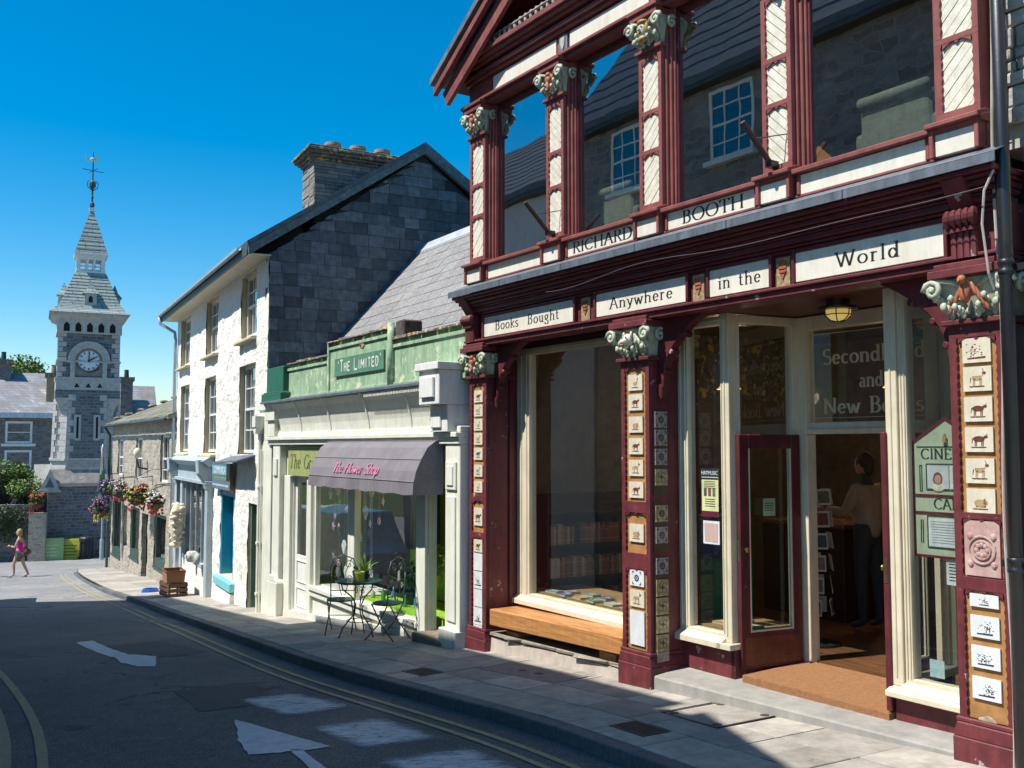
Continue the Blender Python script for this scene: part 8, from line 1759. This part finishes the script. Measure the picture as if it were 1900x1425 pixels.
c = MB(); c.lathe([(.34, 0), (.34, .10), (.27, .12), (.27, .78), (.32, .80), (.32, .95), (.28, 1.0), (.05, 1.02)], (0, 0, 0), 16); c.build('body', mat('near black bin', (0.015, 0.02, 0.028), rough=.5), bn)
for k in range(12): a = k * .5236; MB().box(-.03, .03, -.29, -.27, .14, .76).build('slat', mat('near black bin', (.02, .02, .03)), bn).rotation_euler = (0, 0, a)

# ------------------------------------------------------------ houses behind, walls and trees at the junction
HA = R(26.1)
def house(name, label, loc, w, d, z0, ze, zr, wall, roof, over=.25):
    o = thing(name, label, 'house', loc, HA)
    c = MB(); c.box(-w, 0, 0, d, z0, ze); c.prism([(0, ze), (d, ze), (d / 2, zr)], -w, 0, 'x'); c.build('wall', wall, o)
    for s_ in (0, 1):
        f = (lambda y: y) if s_ == 0 else (lambda y: d - y); k = (zr - ze) / (d / 2)
        c = MB(); c.prism([(f(-over), ze - k * over + .02), (f(d / 2), zr + .02), (f(d / 2), zr + .12), (f(-over), ze - k * over + .12)], -w - .1, .12, 'x'); c.build('roof', roof, o)
    return o
def far_chimney(parent, x, y, w, d, z0, z1, m, pots=1, capm=None, potm=None):
    c = MB(); c.box(x - w / 2, x + w / 2, y - d / 2, y + d / 2, z0, z1); co_ = c.build('chimney', m, parent); c = MB(); c.box(x - w / 2 - .1, x + w / 2 + .1, y - d / 2 - .1, y + d / 2 + .1, z1 - .25, z1); c.build('chimney_cap', capm or LICHEN, co_)
    for k in range(pots): c = MB(); c.lathe([(.16, 0), (.13, .45), (.16, .5)], (x + (k - (pots - 1) / 2) * .45, y, z1), 10); c.build('chimney_pot', potm or POTC, co_)
HL = house('slate_roofed_house', 'dark rubble house with sunlit slate roof and white windows left of the tower', (-26.75, 57.2, 0), 14, 6.5, -4.2, 3.95, 6.35, RUBDK, FARROOF)
MB().box(-14, .05, -.30, -.05, 3.62, 3.92).build('fascia', mat('pale blue fascia', (0.62, 0.68, 0.72), rough=.5), HL)
for z0, z1 in ((2.15, 3.42), (.10, 1.75)): sash(HL, -2.75, -1.35, z0, z1, -.02, cols=1, rows=(1, 1), fw=.12, name='window'); MB().box(-2.95, -1.15, -.10, -.0, z0 - .18, z0 - .02).build('sill', WHITE, HL)
far_chimney(HL, -3.05, 3.2, .9, 1.2, 5.0, 7.2, RUBDK, 1, potm=mat('dark sooty pot', (0.05, 0.045, 0.04)))
far_chimney(HL, -.30, 1.2, .75, .9, 4.0, 6.35, mat('buff rendered chimney', (0.42, 0.31, 0.17), (0.32, 0.22, 0.12), scale=3, rough=.9), 1)
c = MB(); c.box(-1.75, -.1, -.7, .0, -1.2, -.15); c.box(-1.85, 0, -.85, .0, -.15, .05); c.build('shopfront', mat('magenta shopfront', (0.30, 0.02, 0.13), rough=.5), HL); MB().box(-1.95, .1, -.95, 0, .05, .20).build('lead_hood', ZINC, HL)
HR = house('slate_roofed_house', 'house with broad mottled slate roof and tall chimney right of the tower', (-22.6, 62.0, 0), 9.5, 7.5, -4.5, 2.4, 5.9, RUBDK, FARROOF)
far_chimney(HR, -1.8, 2.1, .72, 1.1, 3.4, 6.45, RUBDK, 1, potm=mat('dark sooty pot', (.05, .05, .04)))
# wooded hill
c = MB(); N = 60
for i in range(N):
    for j in range(10):
        pass
hx = rng(-260, 120, 10); hy = rng(150, 420, 15)
hill = MB(); nx = len(hx)
for y in hy:
    for x in hx: t = (y - 150) / 270; hill.v.append((x, y, -6 + 30 * math.sin(min(1, t * 1.3) * 1.57) * (.8 + .2 * math.sin(x * .02 + 1)) + 4.0 * mnoise.noise(Vector((x * .03, y * .03, 0)))))
for j in range(len(hy) - 1):
    for i in range(nx - 1): a = j * nx + i; hill.idx((a, a + 1, a + nx + 1, a + nx))
hill.build('hill', mat('wooded hillside', (0.035, 0.07, 0.03), (0.02, 0.045, 0.02), scale=.25, rough=1, bs=1, bd=1.5, bscale=.6), kind='structure', smooth=True)
# trees
BARK = mat('bark', (0.10, 0.075, 0.055), (0.05, 0.04, 0.03), scale=6, rough=.95, bs=.6)
TL1 = mat('bright green tree leaf', (0.115, 0.20, 0.018), (0.055, 0.115, 0.012), scale=1.2, rough=.6, bs=0); TL2 = mat('mid green tree leaf', (0.07, 0.12, 0.03), (0.04, 0.075, 0.02), scale=1.5, rough=.6, bs=0)  # two leaf greens, the first the brighter
def tree(label, loc, h, r, m, n, leaf, seed, name='broadleaf_tree'):
    rt = random.Random(seed); o = thing(name, label, 'tree', loc); t = MB(); t.tube([(0, 0, 0), (.05, 0, h * .3), (-.05, .05, h * .6), (0, 0, h * .85)], [.05 * h, .035 * h, .02 * h, .006 * h], 9)
    cl = []
    for k in range(16):
        a = rt.uniform(0, 6.28); el = rt.uniform(-.2, 1.2); d = Vector((math.cos(a) * math.cos(el) * r[0], math.sin(a) * math.cos(el) * r[0], math.sin(el) * r[1])) * rt.uniform(.45, .85); c_ = Vector((0, 0, h - r[1])) + d; cl.append((c_, rt.uniform(.28, .5) * r[0])); t.tube([(0, 0, h * rt.uniform(.35, .6)), tuple(c_ * .6 + Vector((0, 0, h * .2))), tuple(c_)], [.018 * h, .01 * h, .004 * h], 5)
    t.build('trunk', BARK, o); f_ = MB()
    for c_, rr_ in cl: bush(f_, c_, (rr_, rr_, rr_ * .75), n // len(cl), leaf, 0, rt)
    f_.build('crown', m, o); return o
tree('bright green tree rising behind the slate roof at the far left', (-38.3, 72.0, -4.0), 12.7, (4.2, 4.0), TL1, 15000, .15, 3)
tree('darker tree crown further left behind the slate roof', (-43.5, 76, -4.0), 12.5, (4.5, 3.8), TL2, 5000, .18, 5)
tree('small leafy tree in the yard at the left edge of the photo', (-23.6, 45.6, -3.2), 4.6, (1.7, 1.35), TL1, 5200, .075, 8, 'garden_tree')
tree('dark bushy shrub under the small tree at the left edge', (-22.6, 46.6, -3.2), 3.2, (1.1, 1.0), TL2, 3000, .07, 9, 'garden_shrub')
for i in range(9): tree(['round dark green', 'tall dark green', 'leaning dark green', 'broad dark green', 'thin dark green', 'low dark green', 'pointed dark green', 'ragged dark green', 'small dark green'][i] + ' tree on the far skyline behind the cottage roof', (-42 + i * 6.5, 150 + (i % 3) * 5, -5), 13.5 + (i * 7 % 4), (4.2, 3.6), TL2, 900, .45, 20 + i)
# yard wall, dark timber building and beam at the extreme left
YW = thing('yard_wall', 'dark rubble yard wall overgrown with ivy left of the tower', 'wall', (-21.85, 44.6, 0), R(20)); c = MB(); c.box(-2.2, 0, -.0, .35, -4, -.8); c.box(-2.3, .08, -.08, .42, -.8, -.68); c.build('wall', RUBDK, YW)
iv = MB(); bush(iv, (-1.0, -.15, -1.5), (1.0, .2, .9), 1500, .055); iv.build('ivy', TL2, YW)
c = MB(); c.prism([(-.35, -.3), (.35, -.3), (.35, .4), (-.35, .4)], -3.9, -1.05, 'z'); PI_ = c.build('stone_pier', SANDST, None, loc=(-21.45, 44.2, 0), rz=R(20), label='short sunlit rubble pier carrying a red flower basket by the tower', cat='pier')
rb.seed(5); basket(0, 0, 0, .42, ['orange', 'red', 'orange'], 'basket of red and orange flowers on top of the rubble pier', hook=False); bo = [o for o in bpy.data.objects if o.get('label', '').startswith('basket of red and orange')][0]; bo.location = (-21.45, 44.0, -.60)
TS = thing('timber_shed', 'dark painted timber building at the extreme left edge with a flat roof', 'building', (-24.0, 43.2, 0), R(14))
c = MB(); c.box(-4, 0, 0, 3, -4, -.55); c.build('wall', mat('dark slate blue boards', (0.045, 0.05, 0.06), (0.03, 0.033, 0.04), scale=6, rough=.7, stretch=(6, 1, .4)), TS); MB().box(-4, .12, -.15, 3.1, -.55, -.38).build('roof', mat('brown grey roof edge', (0.16, 0.13, 0.12)), TS); c = MB(); c.box(-1.6, -.5, -.05, 0, -2.2, -1.0); c.build('window', GLASS_DK, TS)
for x in (-3.2, -2.2): MB().box(x, x + .12, -.06, 0, -3.8, -.6).build('board', mat('pale cover strip', (0.25, 0.27, 0.28)), TS)
BE = thing('pergola', 'dark horizontal timber beam on posts above the shed at the left edge', 'pergola', (-22.9, 43.6, 0), R(14)); MB().box(-4.5, .15, -.12, .12, .92, 1.12).build('beam', mat('brown grey beam', (0.10, 0.085, 0.08)), BE)
for x in (-2.2, -3.9): MB().box(x - .15, x + .15, -.1, .1, -3.6, .92).build('post', mat('cream post', (0.40, 0.38, 0.33)), BE)
for x, z in ((-1.55, .1), (-1.0, .05)): MB().box(x - .12, x + .12, .2, .26, -.8, z).build('panel', WHITE, BE)

# ------------------------------------------------------------ people in the street
wx, wy = -17.35, 34.5; wz = zq(wx, wy) - .10
WM = person('woman in bright magenta sleeveless top and shorts walking with a brown shoulder bag', (wx, wy, wz), R(180 + 8))
# she walks towards the left of the photo: local +x is her forward
body = [(0, 0, .92, .115, .85), (0, 0, 1.08, .10, .8), (.01, 0, 1.22, .115, .8), (.01, 0, 1.34, .085), (.02, 0, 1.42, .045), (.03, 0, 1.48, .045),
        (.03, .08, .84, .085), (.16, .09, .48, .055), (.14, .09, .10, .036), (.30, .10, .035, .030), (-.03, -.08, .84, .085), (-.10, -.09, .47, .055), (-.28, -.09, .10, .036), (-.13, -.10, .035, .030),
        (.01, .15, 1.32, .05), (.10, .20, 1.06, .037), (.26, .12, 1.10, .028), (.01, -.15, 1.32, .05), (-.10, -.22, 1.08, .037), (.06, -.20, .98, .028)]
skin('body', body, [(0, 1), (1, 2), (2, 3), (3, 4), (4, 5), (0, 6), (6, 7), (7, 8), (8, 9), (0, 10), (10, 11), (11, 12), (12, 13), (3, 14), (14, 15), (15, 16), (3, 17), (17, 18), (18, 19)], SKINM, WM)
skin('top', [(0, 0, 1.02, .135, .85), (0, 0, .86, .15, .85), (.01, 0, 1.20, .135, .82), (.01, 0, 1.33, .095)], [(0, 1), (0, 2), (2, 3)], mat('magenta top', (0.62, 0.01, 0.32), (0.5, 0.01, 0.25), rough=.8, bs=0), WM)
skin('shorts', [(0, 0, .86, .14, .85), (.02, .09, .76, .105), (.08, .09, .60, .09), (-.02, -.09, .76, .105), (-.06, -.09, .60, .09)], [(0, 1), (1, 2), (0, 3), (3, 4)], mat('dark patterned shorts', (0.08, 0.07, 0.07), (0.20, 0.17, 0.14), scale=30, rough=.9, bs=0), WM)
head(WM, (.04, 0, 1.57), R(0), mat('blonde hair', (0.42, 0.27, 0.12), (0.30, 0.18, 0.07), rough=.8, bs=0), 'bob', 1.0)
hand(WM, (.27, .11, 1.10), (1, -.3, .1)); hand(WM, (.07, -.20, .97), (1, .1, -.3))
bgm = mat('brown leather bag', (0.18, 0.07, 0.03), rough=.5); bag = thing('handbag', 'brown leather shoulder bag carried by the woman in magenta', 'handbag', (wx, wy, wz), R(188)); MB().ell((-.16, -.24, .86), (.15, .06, .12), 0, 12, 8, jit=.1).build('pouch', bgm, bag, smooth=True); MB().tube([(-.16, -.25, .95), (-.08, -.20, 1.2), (0, -.17, 1.38), (.02, -.10, 1.40)], .012, 5).build('strap', bgm, bag)
for s_, q in ((1, (.30, .10, .012)), (-1, (-.13, -.10, .012))): MB().ell(q, (.12, .045, .018), 0, 10, 6).build('sandal', mat('tan sandal', (0.30, 0.18, 0.10)), WM, smooth=True)
px_, py_ = -18.75, 34.9; pz_ = zq(px_, py_) - .10
PM = person('person in an orange top stepping out past the left edge of the photo', (px_, py_, pz_), R(185))
skin('body', [(a, b, c_, *r_) for a, b, c_, *r_ in body], [(0, 1), (1, 2), (2, 3), (3, 4), (4, 5), (0, 6), (6, 7), (7, 8), (8, 9), (0, 10), (10, 11), (11, 12), (12, 13), (3, 14), (14, 15), (15, 16), (3, 17), (17, 18), (18, 19)], SKINM, PM)
skin('top', [(0, 0, 1.02, .14, .85), (0, 0, .80, .15, .85), (.01, 0, 1.20, .14, .82), (.01, 0, 1.33, .10)], [(0, 1), (0, 2), (2, 3)], mat('orange red top', (0.50, 0.10, 0.04), rough=.8, bs=0), PM)
skin('shorts', [(0, 0, .86, .14, .85), (.02, .09, .76, .10), (.07, .09, .62, .085), (-.02, -.09, .76, .10), (-.05, -.09, .62, .085)], [(0, 1), (1, 2), (0, 3), (3, 4)], mat('dark shorts', (0.05, 0.05, 0.06), bs=0), PM)
head(PM, (.04, 0, 1.57), R(0), MATS['short brown hair'], 'short'); hand(PM, (.27, .11, 1.10), (1, -.3, .1)); hand(PM, (.07, -.20, .97), (1, .1, -.3))

# ------------------------------------------------------------ the other side of the street: it shades the road and shows in the glass
OF = Frame(FB.w(0, -5.75)[0], FB.w(0, -5.75)[1], 33.75)
OSTN = masonry('opposite rubble stone', [(0.16, 0.15, 0.135), (0.24, 0.22, 0.20), (0.32, 0.295, 0.26)], (0.26, 0.245, 0.22), .34, .14, .02, .06, bs=.9, bd=.03)
def opp_house(name, label, poly, z0, ze, zr, wall, mroof, wins, xa, xb, hipl=2.2):
    """poly: ground plan in street coordinates, street side first; the wall faces +y of the street frame"""
    o = thing(name, label, 'house', OF.loc, OF.rz)
    c = MB(); c.prism(poly, z0, ze, 'z'); c.build('wall', wall, o)
    d = 6.0; rf = MB(); A = [(xa - .1, .22, ze), (xb + .1, .22, ze), (xb + .1, -d, ze), (xa - .1, -d, ze)]; hip = 2.2
    A1 = [(p[0], p[1], ze + .12) for p in A]; T0, T1 = (xa + hipl, -d / 2, zr), (xb - hip, -d / 2, zr)
    rf.face([A1[0], A1[1], T1, T0]); rf.face([A1[1], A1[2], T1]); rf.face([A1[2], A1[3], T0, T1]); rf.face([A1[3], A1[0], T0]); rf.face([A[0], A[3], A[2], A[1]])
    for i in range(4): rf.face([A[i], A[(i + 1) % 4], A1[(i + 1) % 4], A1[i]])
    rf.build('roof', mroof, o)
    for k in range(12):
        t0, t1 = k / 12, (k + 1) / 12; lerp = lambda p, q, t: tuple(p[i] + (q[i] - p[i]) * t for i in range(3)); a, b, c2, d2 = lerp(A1[0], T0, t0), lerp(A1[1], T1, t0), lerp(A1[1], T1, t1), lerp(A1[0], T0, t1)
        m_ = MB(); up = Vector((0, .008, .012)); m_.hexa([a, b, c2, d2, tuple(Vector(a) + up), tuple(Vector(b) + up), tuple(Vector(c2) + up * .2), tuple(Vector(d2) + up * .2)]); m_.build('tile_course', mroof, o)
    MB().box(xa, xb, .0, .24, ze - .10, ze - .02).build('eaves_board', mat('dark eaves board', (0.05, 0.05, 0.05)), o)
    for (x, z, w, h) in wins:
        s_ = MB(); W_ = WHITE
        s_.box(x - w / 2, x + w / 2, -.02, .03, z, z + .06); s_.box(x - w / 2, x + w / 2, -.02, .03, z + h - .06, z + h); s_.box(x - w / 2, x - w / 2 + .06, -.02, .03, z + .06, z + h - .06); s_.box(x + w / 2 - .06, x + w / 2, -.02, .03, z + .06, z + h - .06); s_.box(x - w / 2 + .06, x + w / 2 - .06, -.02, .025, z + h / 2 - .02, z + h / 2 + .02)
        for k in (1, 2): xx = x - w / 2 + w * k / 3; s_.box(xx - .012, xx + .012, -.01, .02, z + .06, z + h - .06)
        for k in (.25, .75): s_.box(x - w / 2 + .06, x + w / 2 - .06, -.01, .018, z + h * k - .012, z + h * k + .012)
        s_.box(x - w / 2 - .08, x + w / 2 + .08, .0, .12, z - .08, z); so = s_.build('window', WHITE, o); MB().box(x - w / 2 + .06, x + w / 2 - .06, .002, .006, z + .06, z + h - .06).build('pane', GLASS_DK, so)
    return o
xC = -15.6
OROOF = mat('opposite slate roof', (0.10, 0.11, 0.12), (0.06, 0.065, 0.075), scale=4, rough=.6, bs=.5, bscale=12)
opp_house('stone_house', 'grey stone house across the street, seen only mirrored in the upper shop windows', [(-5.9, 0), (-5.9, -7), (2.6, -7), (2.6, 0)], -1.5, 8.15, 12.3, OSTN, OROOF, [(-4.1, 6.75, .95, 1.2), (-1.5, 6.75, .95, 1.2), (-4.1, 4.3, 1.0, 1.6), (-1.5, 4.3, 1.0, 1.6), (1.2, 4.3, 1.0, 1.6)], -5.9, 2.5, .05)
opp_house('rendered_house', 'pale rendered house across the street, mirrored in the ground floor window', [(-5.95, .05), (xC, .05), (xC - 5, -4.5), (-5.95, -7)], -3.0, 7.35, 10.2, mat('pale grey render', (0.55, 0.56, 0.55), (0.47, 0.48, 0.47), scale=1.2, rough=.9, bs=.2), OROOF, [(-14.2, 3.4, .9, 1.4), (-12.0, 3.4, .9, 1.4)], xC, -5.95)
MB().box(-7.0, -6.6, .05, .10, 5.0, 5.5).build('wall_vent', DARK, bpy.data.objects['rendered_house'])
gh = thing('gabled_house', 'stone gabled house end across the street, whose sloping verge shades the pavement', 'house', OF.loc, OF.rz)
c = MB(); c.prism([(2.62, -1.5), (5.2, -1.5), (5.2, 6.86), (2.95, 8.30), (2.62, 8.30)], -6, -.02, 'y'); c.build('wall', OSTN, gh)
c = MB(); c.prism([(2.90, 8.33), (5.3, 6.83), (5.3, 6.91), (2.90, 8.41)], -6.1, .06, 'y'); c.build('roof', OROOF, gh)
# white van parked across the street beyond the frame, mirrored in the flower shop glass
VL = (-13.35, 22.6); vz = zq(*VL) - .1
VN = thing('parked_van', 'white panel van parked across the street, mirrored in the flower shop window', 'van', (VL[0], VL[1], vz), R(-62))
VW = mat('white van paint', (0.75, 0.76, 0.76), rough=.3, coat=.5, bs=0)
c = MB(); c.prism([(-2.2, .35), (2.3, .35), (2.35, .95), (1.75, 1.15), (1.15, 1.95), (-2.15, 2.0), (-2.25, 1.2)], -.9, .9, 'y'); c.build('body', VW, VN, bev=.06, seg=2)
for x in (-1.4, 1.5):
    for y in (-.82, .82): w_ = MB().lathe([(.20, -.1), (.33, -.09), (.33, .09), (.20, .1)], (x, y, .33), 18, 0, 'y').build('wheel', mat('tyre rubber', (0.02, 0.02, 0.02), rough=.9), VN)
for s_ in (-.45, .45): MB().box(-2.28, -2.22, s_ - .36, s_ + .36, 1.25, 1.75).build('rear_window', GLASS_DK, VN); MB().box(-2.29, -2.2, s_ * 1.8 - .06, s_ * 1.8 + .06, .8, 1.15).build('tail_light', mat('red lens', (0.4, 0.01, 0.01), rough=.3), VN)
MB().box(-2.29, -2.24, -.26, .26, .62, .74).build('number_plate', mat('yellow plate', (0.6, 0.5, 0.05)), VN); MB().box(-2.36, -2.2, -.88, .88, .38, .56).build('bumper', IRON, VN, bev=.03)
